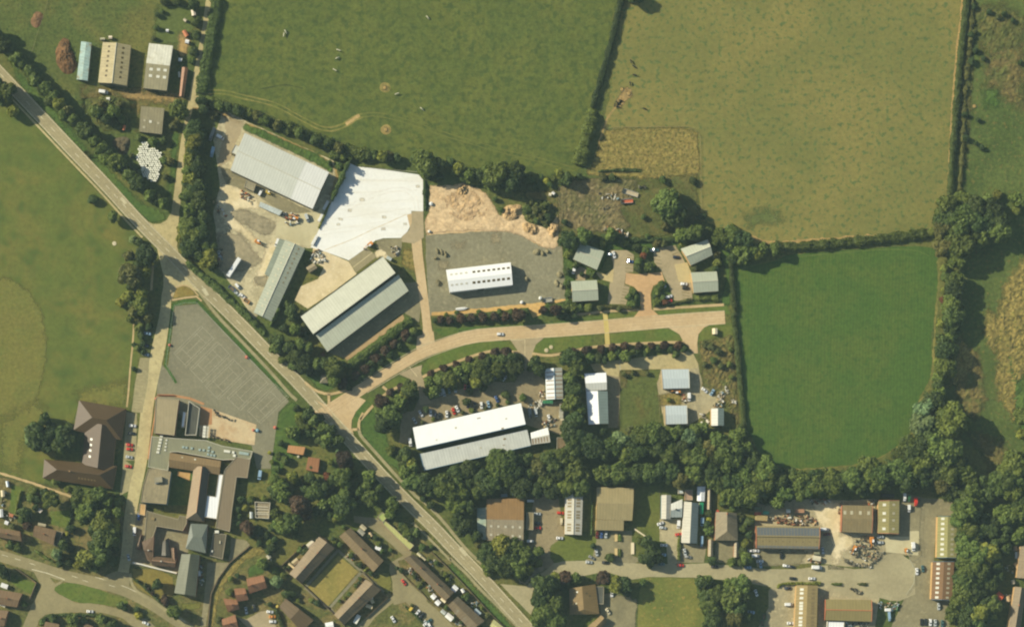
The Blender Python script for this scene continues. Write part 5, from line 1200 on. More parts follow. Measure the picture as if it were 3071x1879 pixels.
def car_meshes(kind):
    if kind in CARMESH: return CARMESH[kind]
    g = {}
    pm = paint('white')
    if kind in ('car', 'estate'):
        e = kind == 'estate'
        secs = [(-2.15,.78,.70,.35,.7,.78),(-2.05,.86,.72,.25,.82,.92)]
        secs += [(-1.95,.87,.62,.22,.95,1.38),(-1.5,.88,.63,.2,.95,1.47)] if e else [(-1.6,.87,.66,.22,.93,1.02),(-1.0,.88,.62,.2,.94,1.40)]
        secs += [(-.4,.88,.64,.2,.95,1.47),(.2,.88,.62,.2,.94,1.42),(.95,.87,.70,.2,.9,.98),(1.75,.84,.66,.22,.8,.84),(2.12,.74,.56,.32,.62,.66)]
        g['body'] = loft(secs, 'body', pm)
        def glass(name, q):
            me = mesh_of(name, q, [(0,1,2,3)], carglass); return me
        g['windscreen'] = glass('windscreen', [(.26,-.60,1.425),(.92,-.68,1.03),(.92,.68,1.03),(.26,.60,1.425)])
        if e: g['rear_window'] = glass('rear_window', [(-2.06,-.68,1.0),(-1.975,-.60,1.37),(-1.975,.60,1.37),(-2.06,.68,1.0)])
        else: g['rear_window'] = glass('rear_window', [(-1.57,-.64,1.07),(-1.05,-.60,1.40),(-1.05,.60,1.40),(-1.57,.64,1.07)])
        for s_ in (-1, 1):
            x0 = -1.4 if e else -.95
            g['side_window%d' % s_] = glass('side_window', [(x0,s_*.86,1.0),(.6,s_*.87,1.0),(.15,s_*.68,1.37),(x0+.1,s_*.68,1.39)][::s_])
        wb, wx = 1.32, .80
        wr = .31
    elif kind == 'van':
        secs = [(-2.5,.86,.80,.3,1.2,1.9),(-2.4,.94,.84,.25,1.3,2.05),(0.4,.95,.86,.25,1.3,2.1),(1.1,.95,.84,.25,1.25,2.02),(1.75,.94,.80,.25,1.1,1.22),(2.35,.90,.70,.28,.9,1.0),(2.5,.80,.62,.35,.7,.76)]
        g['body'] = loft(secs, 'body', pm)
        g['windscreen'] = mesh_of('windscreen', [(1.16,-.80,1.98),(1.74,-.84,1.29),(1.74,.84,1.29),(1.16,.80,1.98)], [(0,1,2,3)], carglass)
        for s_ in (-1, 1):
            g['side_window%d' % s_] = mesh_of('side_window', [(.5,s_*.955,1.35),(1.5,s_*.955,1.30),(1.1,s_*.88,1.9),(.5,s_*.885,1.95)][::s_], [(0,1,2,3)], carglass)
        wb, wx, wr = 1.6, .86, .36
    elif kind in ('truck', 'lorry'):
        L = 3.4 if kind == 'truck' else 5.2
        m = MB(); m.box(-L, L*.45, -1.15, 1.15, 1.0, 3.4, 0, .03); g['cargo_box'] = m.mesh('cargo_box', pm)
        g['cab'] = loft([(L*.5,1.05,.95,.5,1.6,2.5),(L*.5+.9,1.08,.98,.5,1.6,2.6),(L*.5+1.6,1.06,.9,.5,1.5,2.1),(L*.5+1.95,1.0,.9,.5,1.0,1.3)], 'cab', pm)
        g['windscreen'] = mesh_of('windscreen', [(L*.5+1.0,-.9,2.56),(L*.5+1.62,-.95,1.95),(L*.5+1.62,.95,1.95),(L*.5+1.0,.9,2.56)], [(0,1,2,3)], carglass)
        m = MB(); m.box(-L+.1, L*.5+1.5, -.45, .45, .55, .95); g['chassis'] = m.mesh('chassis', tyre)
        wb, wx, wr = L*.72, .95, .48
    elif kind == 'trailer':
        m = MB(); m.box(-6.6, 6.6, -1.22, 1.22, 1.1, 3.9, 0, .02); g['cargo_box'] = m.mesh('cargo_box', pm)
        m = MB(); m.box(-6.4, 6.3, -.45, .45, .75, 1.08); m.box(3.6, 3.9, -.9, -.7, 0, 1.0); m.box(3.6, 3.9, .7, .9, 0, 1.0); g['chassis'] = m.mesh('chassis', tyre)
        wb, wx, wr = 4.6, 1.0, .5
    elif kind == 'coach':
        m = MB(); g['body'] = loft([(-5,1.18,1.05,.4,1.6,2.9),(-4.8,1.24,1.1,.35,1.7,3.1),(4.6,1.24,1.1,.35,1.7,3.1),(5.0,1.15,1.0,.4,1.5,2.8)], 'body', pm)
        m = MB()
        for k in range(4): m.box(-4+k*2.2, -2.6+k*2.2, -.5, .5, 3.11, 3.2)
        g['roof_hatch'] = m.mesh('roof_hatch', carglass)
        wb, wx, wr = 3.2, 1.0, .48
    ws = []
    for sx in (-1, 1):
        for sy in (-1, 1):
            m = MB(); m.tube((sx*wb, sy*(wx-.1), wr), (sx*wb, sy*(wx+.1), wr), wr, wr, 12)
            ws.append(m.mesh('wheel', tyre))
    g['_w'] = ws
    CARMESH[kind] = g
    return g
def recolor(me, cn, cache={}):
    k = (me.name, cn)
    if k not in cache:
        m2 = me.copy(); m2.materials[0] = paint(cn); cache[k] = m2
    return cache[k]
KN = dict(car='parked_car', estate='parked_car', van='parked_van', truck='box_truck', lorry='lorry', trailer='lorry_trailer', coach='minibus')
CN = dict(car='car', estate='estate car', van='van', truck='box truck', lorry='lorry', trailer='lorry trailer', coach='minibus')
CATN = dict(car='car', estate='car', van='van', truck='truck', lorry='lorry', trailer='trailer', coach='minibus')
CW = dict(lightblue='light blue', navy='navy', darkred='dark red')
def vehicle(t, x, y, ang, cn, kind, where, group, scale=1.0):
    g = car_meshes(kind)
    p = at(*T(t, x, y), .9)
    root = thing(KN[kind], f"{CW.get(cn, cn)} {CN[kind]} {where}", CATN[kind], (p.x, p.y, .09), -rad(ang), group)
    for n_, me in g.items():
        if n_ == '_w':
            for w in me: link('wheel', w, root)
        else:
            nm = n_.rstrip('-1')
            link(nm, recolor(me, cn) if nm in ('body', 'cab', 'cargo_box') else me, root)
    root.scale = (scale, scale, scale)
    return root
def cars(where, group, t, lst):
    for q in lst:
        vehicle(t, q[0], q[1], q[2], q[3], q[4] if len(q) > 4 else 'car', where, group, q[5] if len(q) > 5 else 1.0)
cars('parked beside the brown tiled school', 'cars by the tiled school', 'n', [(1250,1180,5,'white'),(1240,1252,5,'dark'),(1222,1360,5,'red'),(1222,1400,5,'red','estate'),(1218,1475,8,'silver')])
cars('parked at the foot of the tiled school lane', 'cars by the tiled school', 'o', [(1212,-8,8,'red'),(1310,465,95,'blue'),(1270,605,92,'white','van',1.05),(1214,850,75,'silver')])
cars('parked under the lane trees', 'cars under the lane trees', 'n', [(1390,312,8,'lightblue'),(1372,425,10,'navy'),(1372,510,10,'silver')])
cars('driving on the loop road', 'cars on the village roads', 'o', [(850,1360,3,'white')])
cars('parked at the bottom of the loop road', 'cars on the village roads', 'o', [(1375,1470,25,'white')])
cars('parked beside the eastern school wing', 'minibuses', 'p', [(1430,1220,98,'lightblue','van',1.15)])
cars('in the pinkish parking court', 'cars in the parking court', 'q', [(1545,1335,5,'white'),(1572,1390,0,'orange'),(1575,1445,0,'white','estate'),(1275,1320,80,'silver'),(1370,1290,80,'dark')])
cars('on the housing road by the terraces', 'cars on the housing road', 'r', [(1625,1003,55,'red'),(1715,1290,-50,'yellow','van',.9),(1780,1345,-50,'white'),(1832,1372,-50,'dark'),(1505,1420,60,'white'),(1880,1465,50,'silver')])
cars('at the bottom of the housing road', 'cars on the housing road', 'C', [(530,1450,-40,'white'),(575,1410,-40,'teal'),(590,1490,60,'white','estate')])
cars('in the row along the white factory', 'cars along the white factory', 'u', [(212,648,60,'white'),(150,722,60,'silver'),(314,640,88,'white'),(360,670,95,'navy'),(402,672,95,'dark'),(480,655,88,'white'),(550,625,72,'red'),(588,602,66,'white'),(700,555,100,'navy'),(762,572,100,'dark'),(836,565,85,'white','estate'),(908,555,78,'lightblue'),(992,500,66,'blue')])
cars('parked under the shrub bed opposite the white factory', 'cars under the shrub bed', 'u', [(402,455,-20,'silver'),(446,432,72,'silver','van'),(505,412,80,'teal'),(565,398,75,'silver'),(668,368,90,'red'),(706,372,90,'navy'),(975,282,-30,'lightblue'),(1080,284,-40,'white')])
cars('parked off the west end of the white factory', 'cars along the white factory', 'u', [(104,945,82,'white','van')])
cars('in the yard east of the white factory', 'vehicles in the factory yard', 'u', [(1332,640,84,'grey','truck',.85),(1395,640,80,'silver','van'),(1662,706,60,'cream','van'),(1530,695,80,'white'),(1655,606,90,'grey','truck',.8)])
cars('driving along the estate road', 'cars on the estate road', 'v', [(945,570,0,'white','estate')])
cars('parked in the office car parks', 'cars in the office car parks', 'l', [(575,825,5,'lightblue'),(602,828,75,'white'),(755,890,8,'blue'),(225,970,105,'white','van'),(958,786,5,'white'),(992,780,5,'teal'),(1190,850,5,'navy','estate'),(1262,1102,3,'white'),(1278,1140,0,'black','estate'),(1120,1222,-20,'white','estate'),(1120,1264,-15,'red','estate'),(1062,1130,-20,'silver')])
cars('beside the brown workshop', 'vehicles by the brown workshop', 'x', [(757,318,0,'white','truck',.62),(755,697,0,'white','truck',.6),(825,440,0,'silver'),(826,528,0,'dark'),(828,572,0,'red'),(682,252,2,'lightblue','trailer',.95)])
cars('beside the long narrow white unit', 'vehicles by the narrow white unit', 'x', [(1035,668,2,'white'),(1042,430,4,'red','estate'),(1050,512,90,'cream','truck',.6),(990,276,20,'darkred'),(1058,182,-30,'silver')])
cars('in the car park of the big tan hall', 'cars at the tan hall', 'x', [(1388,638,95,'darkred'),(1430,636,95,'blue'),(1472,636,95,'silver'),(1384,806,80,'silver'),(1336,852,30,'grey'),(1312,895,4,'silver'),(1466,897,0,'black')])
cars('by the bungalow forecourt', 'cars at the bungalow', 'x', [(1528,1190,92,'white'),(1490,1360,60,'cream')])
cars('in the yard below the grey roofs', 'cars in the grey roof yard', 'y', [(592,570,8,'silver'),(570,530,-20,'white'),(740,540,94,'white','van'),(742,632,-10,'red'),(602,735,0,'white'),(592,825,5,'lightblue'),(578,915,0,'teal'),(800,800,80,'silver'),(830,845,10,'grey')])
cars('on the works road', 'cars on the works road', 'y', [(760,925,3,'red'),(1080,936,0,'black'),(1395,946,0,'lightblue')])
cars('along the east side of the slate blue unit', 'vehicles by the slate blue unit', 'y', [(963,515,92,'lightblue','van'),(958,702,92,'lightblue','lorry',.66)])
cars('in the corner west of the solar roof', 'vehicles by the solar roof', 'z', [(168,788,0,'white'),(212,788,0,'white'),(204,836,0,'white','van'),(250,886,0,'white'),(256,918,85,'lightblue')])
cars('in the works yard south of the solar roof', 'vehicles by the solar roof', 'z', [(858,585,0,'white','van'),(880,632,0,'darkred'),(498,930,10,'white'),(545,938,10,'dark'),(785,945,3,'white','van',1.25),(842,786,80,'silver'),(450,832,85,'black')])
cars('on the works road by the hedge', 'cars on the works road', 'z', [(560,1048,5,'dark','estate'),(740,1050,0,'white')])
cars('in the yard of the tan ridge roof', 'vehicles by the tan ridge roof', 'z', [(512,1140,0,'navy'),(520,1293,0,'white','van'),(538,1470,0,'white'),(168,1366,10,'lightblue'),(214,1186,70,'white'),(1466,1345,0,'white','van'),(1470,1410,85,'lightblue','lorry',.6)])
cars('below the olive yellow roof', 'vehicles by the yellow roof', 'z', [(1388,656,0,'silver'),(1386,710,0,'silver','estate')])
cars('in the eastern works yard', 'vehicles in the eastern works yard', 'A', [(426,335,90,'white','truck',.7),(468,345,90,'green','truck',.6),(528,375,90,'red','truck',.75),(468,436,90,'white','van',.9),(506,780,84,'white','van',1.1),(540,1005,88,'white'),(594,980,82,'teal'),(738,1322,90,'silver')])
cars('in the row at the bottom of the eastern works yard', 'vehicles in the eastern works yard', 'A', [(582,1462,90,'black'),(620,1462,90,'dark'),(662,1465,90,'white','estate'),(706,1470,90,'silver'),(770,1475,90,'teal')])
cars('in the western yard entrance', 'vehicles in the west yard', 'h', [(428,330,112,'grey','lorry',.85),(505,350,30,'white','van'),(432,490,105,'lightblue','truck',.85),(884,870,-60,'white','van',.85),(1322,1110,70,'silver','van')])
cars('standing alone in the rough yard', 'vehicles in the west yard', 'i', [(634,387,123,'white','trailer')])
cars('by the hedge of the rough yard', 'vehicles in the west yard', 'i', [(495,258,70,'silver'),(668,560,50,'white','van',.8),(665,628,40,'silver'),(714,650,40,'white'),(1040,150,110,'white','van')])
cars('on the farm yard track', 'vehicles in the farm yard', 'a', [(975,866,8,'white','van',1.1)])
cars('in the yard of the pale blue units', 'vehicles by the pale blue units', 'w', [(1152,910,88,'white','van'),(1298,846,40,'white'),(1370,866,-60,'lightblue')])

# ------------------------------------------------------------------ other equipment
def put(name, label, cat, t, x, y, ang, z=0.09, group=None, share=False):
    p = at(*T(t, x, y), .6)
    return thing(name, label, cat, (p.x, p.y, z), -rad(ang), group, share)
def boxy(root, nm, mat, *boxes):
    m = MB()
    for b in boxes: m.box(*b)
    return link(nm, m.mesh(nm, mat), root)
def container(t, x, y, ang, L, W, H, rgb, label, nm='shipping_container', cat='container', mname=None):
    r = put(nm, label, cat, t, x, y, ang)
    mt = omat(mname or ('cont_%d_%d_%d' % rgb), rgb, var=.08)
    bx = [(-L/2, L/2, -W/2, W/2, .12, H)]
    n = max(3, int(L/.6))
    for k in range(n):
        xx = -L/2+(k+.5)*L/n
        bx.append((xx-.1, xx+.1, -W/2-.04, W/2+.04, .2, H-.1)); bx.append((xx-.1, xx+.1, -W/2+.1, W/2-.1, H-.02, H+.03))
    boxy(r, 'shell', mt, *bx)
    boxy(r, 'door', trim_pale, (L/2+.005, L/2+.06, -W/2+.1, -.03, .25, H-.2), (L/2+.005, L/2+.06, .03, W/2-.1, .25, H-.2))
    boxy(r, 'base_rail', trim_dark, (-L/2, L/2, -W/2+.05, -W/2+.3, 0, .12), (-L/2, L/2, W/2-.3, W/2-.05, 0, .12))
    return r
for x, y, L in ((1500,992,6.0),(1392,1322,6.4),(1450,1110,5.0)):
    container('h', x, y, 118, L, 1.7, 1.3, (238,234,222), 'narrow white container along the fence of the concrete yard')
container('u', 1654, 660, 90, 5, 2.3, 2.4, (182,178,160), 'grey container by the trees east of the factory')
container('z', 225, 395, 5, 5, 2.2, 2.4, (110,118,92), 'green grey container at the scrap yard hedge')
container('z', 620, 415, 0, 5.6, 2.3, 2.4, (182,140,110), 'pinkish container among the scrap')
container('z', 262, 482, 4, 7, 3.2, 2.4, (176,156,108), 'tan container west of the scrap piles')
container('z', 1450, 270, 2, 8, 2.4, 2.6, (66,66,62), 'dark container behind the olive yellow roof')
container('z', 305, 430, 2, 3.6, 2, 1.6, (84,170,140), 'turquoise bin container in the scrap yard')
container('z', 228, 440, 2, 4, 2, 1.4, (196,92,70), 'red bin container in the scrap yard')
container('r', 1095, 1418, 118, 5.6, 2.6, 2.5, (244,240,222), 'white caravan beside the southeast terrace', 'caravan', 'caravan', 'caravan_white')
def skip(t, x, y, ang, rgb, label, L=3.6, W=1.8, H=1.3):
    r = put('skip', label, 'skip', t, x, y, ang)
    m = MB(); o_ = [(-L/2+.5,-W/2+.1,.05),(L/2-.5,-W/2+.1,.05),(L/2-.5,W/2-.1,.05),(-L/2+.5,W/2-.1,.05)]; u_ = [(-L/2,-W/2,H),(L/2,-W/2,H),(L/2,W/2,H),(-L/2,W/2,H)]
    m.prism(o_, u_, 0, False, True)
    i_ = [(a*.93, b*.9, c_) for a, b, c_ in u_]; j_ = [(a*.9, b*.85, .15) for a, b, c_ in o_]
    m.prism(i_, j_, 0, True)
    for q in range(4): m.quad(u_[q], u_[(q+1)%4], i_[(q+1)%4], i_[q])
    link('bin', m.mesh('bin', omat('skip_%d_%d_%d' % rgb, rgb, var=.1)), r)
    boxy(r, 'load', omat('skip_load', (120,104,80), var=.4), (-L*.38, L*.38, -W*.36, W*.36, .2, H*.7))
skip('i', 615, 582, 40, (84,112,156), 'blue skip by the hedge of the rough yard', 4.6, 2.2)
skip('i', 752, 700, 35, (232,168,92), 'orange skip by the hedge of the rough yard', 3.8, 2.2)
skip('A', 332, 1335, 5, (92,142,104), 'green skip near the bottom right corner', 4, 2.4)
skip('z', 290, 1410, 88, (64,110,80), 'dark green skip in the yard of the tan ridge roof', 4.4, 2.4)
skip('z', 268, 1470, 88, (110,140,112), 'pale green skip in the yard of the tan ridge roof', 4, 2.2)
def digger(t, x, y, ang, label, sc=1.0, cn='orange'):
    r = put('digger', label, 'digger', t, x, y, ang)
    boxy(r, 'tracks', tyre, (-1.3,1.3,-1.1,-.65,0,.7), (-1.3,1.3,.65,1.1,0,.7))
    boxy(r, 'body', paint(cn), (-1.5,1.0,-1.0,1.0,.75,1.7), (-1.7,-.9,-.95,.95,.8,1.9))
    boxy(r, 'cab', carglass, (-.2,1.1,.1,.98,1.7,2.6)); boxy(r, 'cab_roof', paint('white'), (-.3,1.15,.05,1.02,2.6,2.7))
    m = MB(); m.tube((.8,-.35,1.4),(2.6,-.35,2.9),.22,.18); m.tube((2.6,-.35,2.9),(3.9,-.35,1.2),.17,.14); link('arm', m.mesh('arm', paint(cn)), r)
    m = MB(); m.box(3.6,4.3,-.75,.05,.4,1.2,0,.12); link('bucket', m.mesh('bucket', trim_dark), r)
    r.scale = (sc,)*3
digger('w', 1040, 862, 178, 'orange digger between the pale blue roofs', 1.1)
digger('i', 855, 142, 30, 'orange digger in the middle of the rough yard')
digger('h', 955, 872, 30, 'small yellow digger below the big warehouse', .8, 'yellow')
digger('h', 1210, 1115, 200, 'orange and white digger at the edge of the slab', 1.1)
digger('j', 790, 1030, 140, 'orange digger above the hardstanding strips', 1.1)
digger('z', 1140, 765, 115, 'orange digger at the west of the machinery heap', 1.0)
digger('z', 1300, 690, 90, 'red orange digger at the east of the machinery heap', 1.2)
digger('A', 440, 815, 90, 'yellow orange digger on the concrete pad', .8)
def flat_trailer(t, x, y, ang, L, W, rgb, label):
    r = put('flatbed_trailer', label, 'trailer', t, x, y, ang)
    mt = omat('bed_%d_%d_%d' % rgb, rgb, var=.12)
    boxy(r, 'bed', mt, (-L/2, L/2, -W/2, W/2, .75, .95))
    boxy(r, 'side_board', omat('board_pale', (196,200,200), var=.08), (-L/2, L/2, -W/2-.06, -W/2+.06, .95, 1.5), (-L/2, L/2, W/2-.06, W/2+.06, .95, 1.5))
    boxy(r, 'headboard', trim_dark, (-L/2-.3, -L/2+.5, -W/2, W/2, .9, 2.1))
    for sx in (-.3, .3):
        for sy in (-1, 1):
            m = MB(); m.tube((sx*L, sy*(W/2-.3), .42), (sx*L, sy*(W/2-.02), .42), .42, .42, 12); link('wheel', m.mesh('wheel', tyre), r)
flat_trailer('l', 755, 248, 17, 10.0, 2.6, (196,180,150), 'long blue sided open trailer on the waste ground')
flat_trailer('l', 722, 325, -4, 7.4, 2.4, (204,110,76), 'rusty orange trailer on the waste ground')
flat_trailer('v', 1475, 186, -8, 6.0, 2.6, (170,166,150), 'grey trailer at the corner of the gravel yard')
flat_trailer('x', 505, 268, -4, 4.6, 1.8, (150,170,176), 'small pale trailer behind the brown workshop')
# boat
r = put('small_boat', 'upturned white boat hull on the edge of the gravel yard', 'boat', 'v', 510, 284, -6)
m = MB(); S = [(-3.8,.75,.9),(-2,.95,1.0),(0,1.0,1.05),(2,.85,1.0),(3.2,.45,.85),(3.9,.06,.6)]
for x, w_, h_ in S: m.v += [(x,-w_,.1),(x,-w_*.85,h_*.7),(x,0,h_),(x,w_*.85,h_*.7),(x,w_,.1)]
for i in range(len(S)-1):
    for j in range(4): m.f.append((i*5+j, i*5+j+1, i*5+j+6, i*5+j+5)); m.m.append(0)
m.f.append((0,1,2,3,4)); m.m.append(0)
link('hull', m.mesh('hull', paint('white')), r); boxy(r, 'keel', trim_pale, (-3.6,3.4,-.05,.05,.98,1.12)); boxy(r, 'trestle', trim_dark, (-2.2,-2,-.9,.9,0,.3), (1.8,2,-.8,.8,0,.3))
# white tanks, bins
def tank(t, x, y, rr, h, rgb, label, nm='water_tank', cat='tank'):
    r = put(nm, label, cat, t, x, y, 0)
    mt = omat('tank_%d_%d_%d' % rgb, rgb, var=.05)
    m = MB(); m.tube((0,0,0), (0,0,h*.85), rr, rr, 16); m.tube((0,0,h*.85), (0,0,h), rr, rr*.55, 16); link('drum', m.mesh('drum', mt), r)
    m = MB(); m.tube((0,0,h), (0,0,h+.12), rr*.3, rr*.28, 12); link('lid', m.mesh('lid', trim_pale), r)
tank('v', 1185, 212, .95, 1.4, (250,248,240), 'round white tank on the southern gravel edge')
tank('v', 1396, 165, 1.0, 1.5, (244,242,232), 'round white tank beside the grey trailer')
tank('k', 160, 494, 1.1, 1.5, (250,248,240), 'round white tank on the bare earth by the side road')
tank('k', 140, 806, .8, 1.2, (236,234,224), 'small white tank at the corner of the bare earth')
tank('i', 752, 1226, .9, 1.2, (216,98,72), 'round red bin on the road side of the courts', 'court_bin', 'bin')
tank('i', 26, 1112, .8, 1.2, (204,84,62), 'round red bin on the lane side of the courts', 'court_bin', 'bin')
tank('p', 1600, 682, .9, 1.2, (218,104,78), 'round red bin on the lawn edge of the playground', 'court_bin', 'bin')
tank('p', 1357, 712, .8, 1.3, (196,80,60), 'red drum on the corner of the school terrace', 'drum', 'drum')
tank('p', 1402, 716, .95, 1.4, (128,180,200), 'blue drum on the corner of the school terrace', 'drum', 'drum')
tank('p', 262, 360, .9, 2.4, (206,84,60), 'red cylinder at the corner of the square school block', 'drum', 'drum')
tank('g', 1076, 846, 1.3, .15, (214,200,164), 'pale round slab on the playing field', 'stone_disc', 'slab')
tank('v', 1465, 752, 1.3, .35, (206,190,150), 'western round stone on the mown verge', 'round_stone', 'stone')
tank('v', 1518, 716, 1.2, .35, (206,190,150), 'eastern round stone on the mown verge', 'round_stone', 'stone')
tank('q', 1627, 1274, .9, 1.3, (232,204,84), 'yellow bin by the hedge of the parking court', 'court_bin', 'bin')
tank('t', 358, 634, .8, 1.1, (206,198,170), 'pale tub between the two huts', 'drum', 'drum')
tank('x', 1175, 1192, .5, .9, (230,224,200), 'white cowl by the tan tiled house', 'drum', 'drum')
# sheds
def shed(t, x, y, ang, L, W, H, rgb, label, wall=None, nm='garden_shed', cat='shed'):
    r = put(nm, label, cat, t, x, y, ang, .02)
    boxy(r, 'wall', wall or omat('shed_wall', (150,126,92), var=.12), (-L/2+.1, L/2-.1, -W/2+.1, W/2-.1, 0, H))
    m = MB()
    for s_ in (-1, 1):
        m.prism([(-L/2,0,H+.45),(L/2,0,H+.45),(L/2,s_*W/2,H-.05),(-L/2,s_*W/2,H-.05)][::s_], [(-L/2,0,H+.53),(L/2,0,H+.53),(L/2,s_*W/2,H+.03),(-L/2,s_*W/2,H+.03)][::s_], 0, True, True)
    link('roof', m.mesh('roof', omat('shedroof_%d_%d_%d' % rgb, rgb, var=.06)), r)
    boxy(r, 'door', door_m, (-.45, .45, -W/2+.03, -W/2+.09, .05, min(1.9, H-.1)))
for q in [('a',1825,128,80,3.6,2.6,2.2,(232,216,192),'white shed at the top of the lane garden'),('a',1765,398,10,2.4,2.2,2,(244,242,236),'white hut in the bare soil of the lane garden'),
          ('a',1748,322,60,4.2,2.4,2,(204,130,92),'orange shed in the lane garden'),('a',1578,293,0,1.8,1.6,1.6,(240,238,230),'tiny white hutch on the rough garden plot'),('a',1745,195,40,2,1.6,1.8,(214,200,170),'pale hutch in the upper lane garden'),
          ('a',1042,358,0,2.2,1.8,1.8,(240,224,196),'white hutch north of the tan barn'),('a',968,372,0,3.0,1.4,1.5,(196,190,160),'pale trough shelter north of the tan barn'),('a',1700,568,10,2.2,2,1.8,(240,238,228),'white hutch north of the rusty shed'),
          ('a',1020,936,0,2.2,1.8,1.6,(240,236,220),'white hutch at the bramble mound'),('a',1692,708,85,3.4,1.4,1.8,(206,206,190),'grey hutch beside the rusty shed'),('a',1172,1208,100,3.0,1.6,1.6,(220,130,86),'orange hutch by the farm track'),
          ('w',1390,296,88,3.6,3.2,2.4,(240,224,184),'pale cabin on the mown verge at the road end'),('C',990,885,40,3.6,3.6,2.1,(250,248,240),'large white summerhouse behind the long brown terrace'),
          ('C',1122,918,60,2.6,2.0,2,(240,238,228),'small white shed behind the long brown terrace'),('C',648,1015,45,3,3,2,(250,248,240),'white shed by the housing road, north of its twin'),('C',718,1112,45,3,3,2,(250,248,240),'white shed by the housing road, south of its twin'),
          ('C',808,1072,40,3.6,2,2,(240,226,186),'cream shed between the two brown terraces'),('C',808,1265,40,3.4,2.4,2,(196,200,190),'grey shed by the housing road'),('C',905,1345,40,5,3.4,2.2,(248,244,232),'big white shed in front of the patched terrace'),
          ('C',1362,1262,42,4.6,2.2,2.1,(206,220,220),'pale blue white shed behind the patched terrace'),('C',415,335,42,3,1.6,1.6,(226,216,176),'cream coal bunker at the north end of the brown terrace'),('C',485,395,42,3.4,1.4,1.6,(220,206,166),'cream lean-to at the north end of the brown terrace'),
          ('r',1335,612,20,3.6,3,2.1,(250,248,240),'white garden room behind the northeast terrace'),('r',1165,385,40,4,2.6,2.3,(196,184,150),'grey shed at the head of the northeast terrace'),('r',1140,440,40,4.6,3,2.2,(168,164,146),'darker grey shed at the head of the northeast terrace'),
          ('r',1250,462,60,2.8,1.6,2,(222,196,150),'cream shed behind the northeast terrace'),('r',575,575,-40,5,3.4,2.2,(206,198,172),'pale flat store at the head of the northwest terrace'),('r',655,515,-40,3,1.6,2,(214,196,150),'cream store at the head of the northwest terrace'),
          ('r',400,770,-40,4.2,3,2.2,(186,170,132),'tan store in the middle of the northwest terrace'),('r',355,815,40,4.4,1.4,2,(232,210,160),'cream wall store in the northwest terrace gardens'),('r',1250,1165,0,3,3,2.1,(246,244,236),'white shed behind the southeast terrace'),
          ('r',1262,1205,60,4.2,2,2.1,(220,204,160),'cream shed behind the southeast terrace'),('r',1235,1275,20,4.2,2.2,2,(224,204,160),'cream store at the corner of the southeast terrace'),('r',785,1490,-10,5,4,2.5,(248,246,238),'white garage at the bottom edge by the lone block'),
          ('r',100,715,60,2.4,2.4,2,(190,184,160),'grey shed west of the rough lawn'),('o',65,525,20,2.4,2.2,2,(244,242,236),'white shed in the gardens at the left edge'),('o',10,435,85,5,3,2.2,(240,238,230),'white garage roof at the left edge'),('o',74,160,80,3.6,1.8,2,(228,234,234),'white shed at the top of the left gardens'),
          ('o',45,1120,20,4.4,2.8,2.2,(240,238,230),'white conservatory behind the house below the corner lawn'),('o',25,1290,20,4.6,3,2.2,(236,226,196),'cream garage at the left edge'),('o',380,410,40,2.6,2.4,2,(206,196,180),'grey shed in the shadowed garden'),
          ('o',400,545,12,5,1.8,2.2,(186,176,146),'tan porch behind the brown house'),('A',1282,1228,40,4.6,4,2,(226,110,76),'orange red tent among the eastern trees'),('A',1436,860,90,4,2,2.2,(206,206,196),'pale shed by the right edge terrace'),
          ('A',1440,960,60,5,2,2,(200,172,128),'tan lean-to behind the right edge terrace'),('A',1180,525,0,2,1.6,1.8,(206,196,170),'pale hutch deep in the eastern trees'),('A',1425,800,80,3,2.4,2,(176,150,116),'brown store at the north of the right edge terrace'),('A',1405,1100,75,2.6,2,2,(206,190,160),'cream hutch by the middle of the right edge terrace'),('A',1360,1250,80,4,2.4,2.2,(196,168,128),'tan outhouse below the orange red tent'),('A',1395,1330,70,2.4,2,2,(214,206,184),'pale hutch below the tan outhouse'),('o',30,250,85,4,2.4,2.2,(222,206,170),'cream outhouse in the left edge gardens'),('o',110,455,20,2.6,2,2,(196,130,96),'reddish shed in the left edge gardens'),('q',745,905,80,3,1.8,2.2,(244,242,234),'white shed by the long slate wing'),
          ('q',1335,245,88,4,2,2.2,(190,196,192),'grey shed west of the roofless frame'),('y',1108,412,30,1.6,1.2,1.4,(214,90,70),'small red bin store by the slate house'),('k',1505,392,10,1.8,1.8,1.6,(246,232,196),'cream box in the weeds north of the earth plot'),('k',1542,376,40,2,1.6,1.6,(244,240,230),'white box in the weeds north of the earth plot'),
          ('j',1005,1190,30,3.4,2,1.8,(196,204,196),'grey box at the north corner of the cream hall'),('z',512,415,0,2.6,2.2,2.2,(244,238,216),'white cabin in the scrap yard'),('z',780,860,10,5,3,2.2,(226,216,184),'cream cabin below the solar roof'),('z',780,812,0,3.6,2,2,(150,150,120),'olive cabin below the solar roof')]:
    shed(*q)
# stacks of white roof panels on the terrace
r = put('canopy', 'white canopy of small square panels on the school terrace', 'canopy', 'p', 812, 735, 5, .07)
for i in range(2):
    for k in range(4): boxy(r, 'panel', trim_pale if i else sky_w, (-1.3+i*2.4, .6+i*1.7, -3.6+k*1.85, -2.0+k*1.85, 2.5, 2.62))
boxy(r, 'post', trim_dark, (-1.2,-1.1,-3.5,-3.4,0,2.5), (2.0,2.1,-3.5,-3.4,0,2.5), (-1.2,-1.1,3.4,3.5,0,2.5), (2.0,2.1,3.4,3.5,0,2.5))
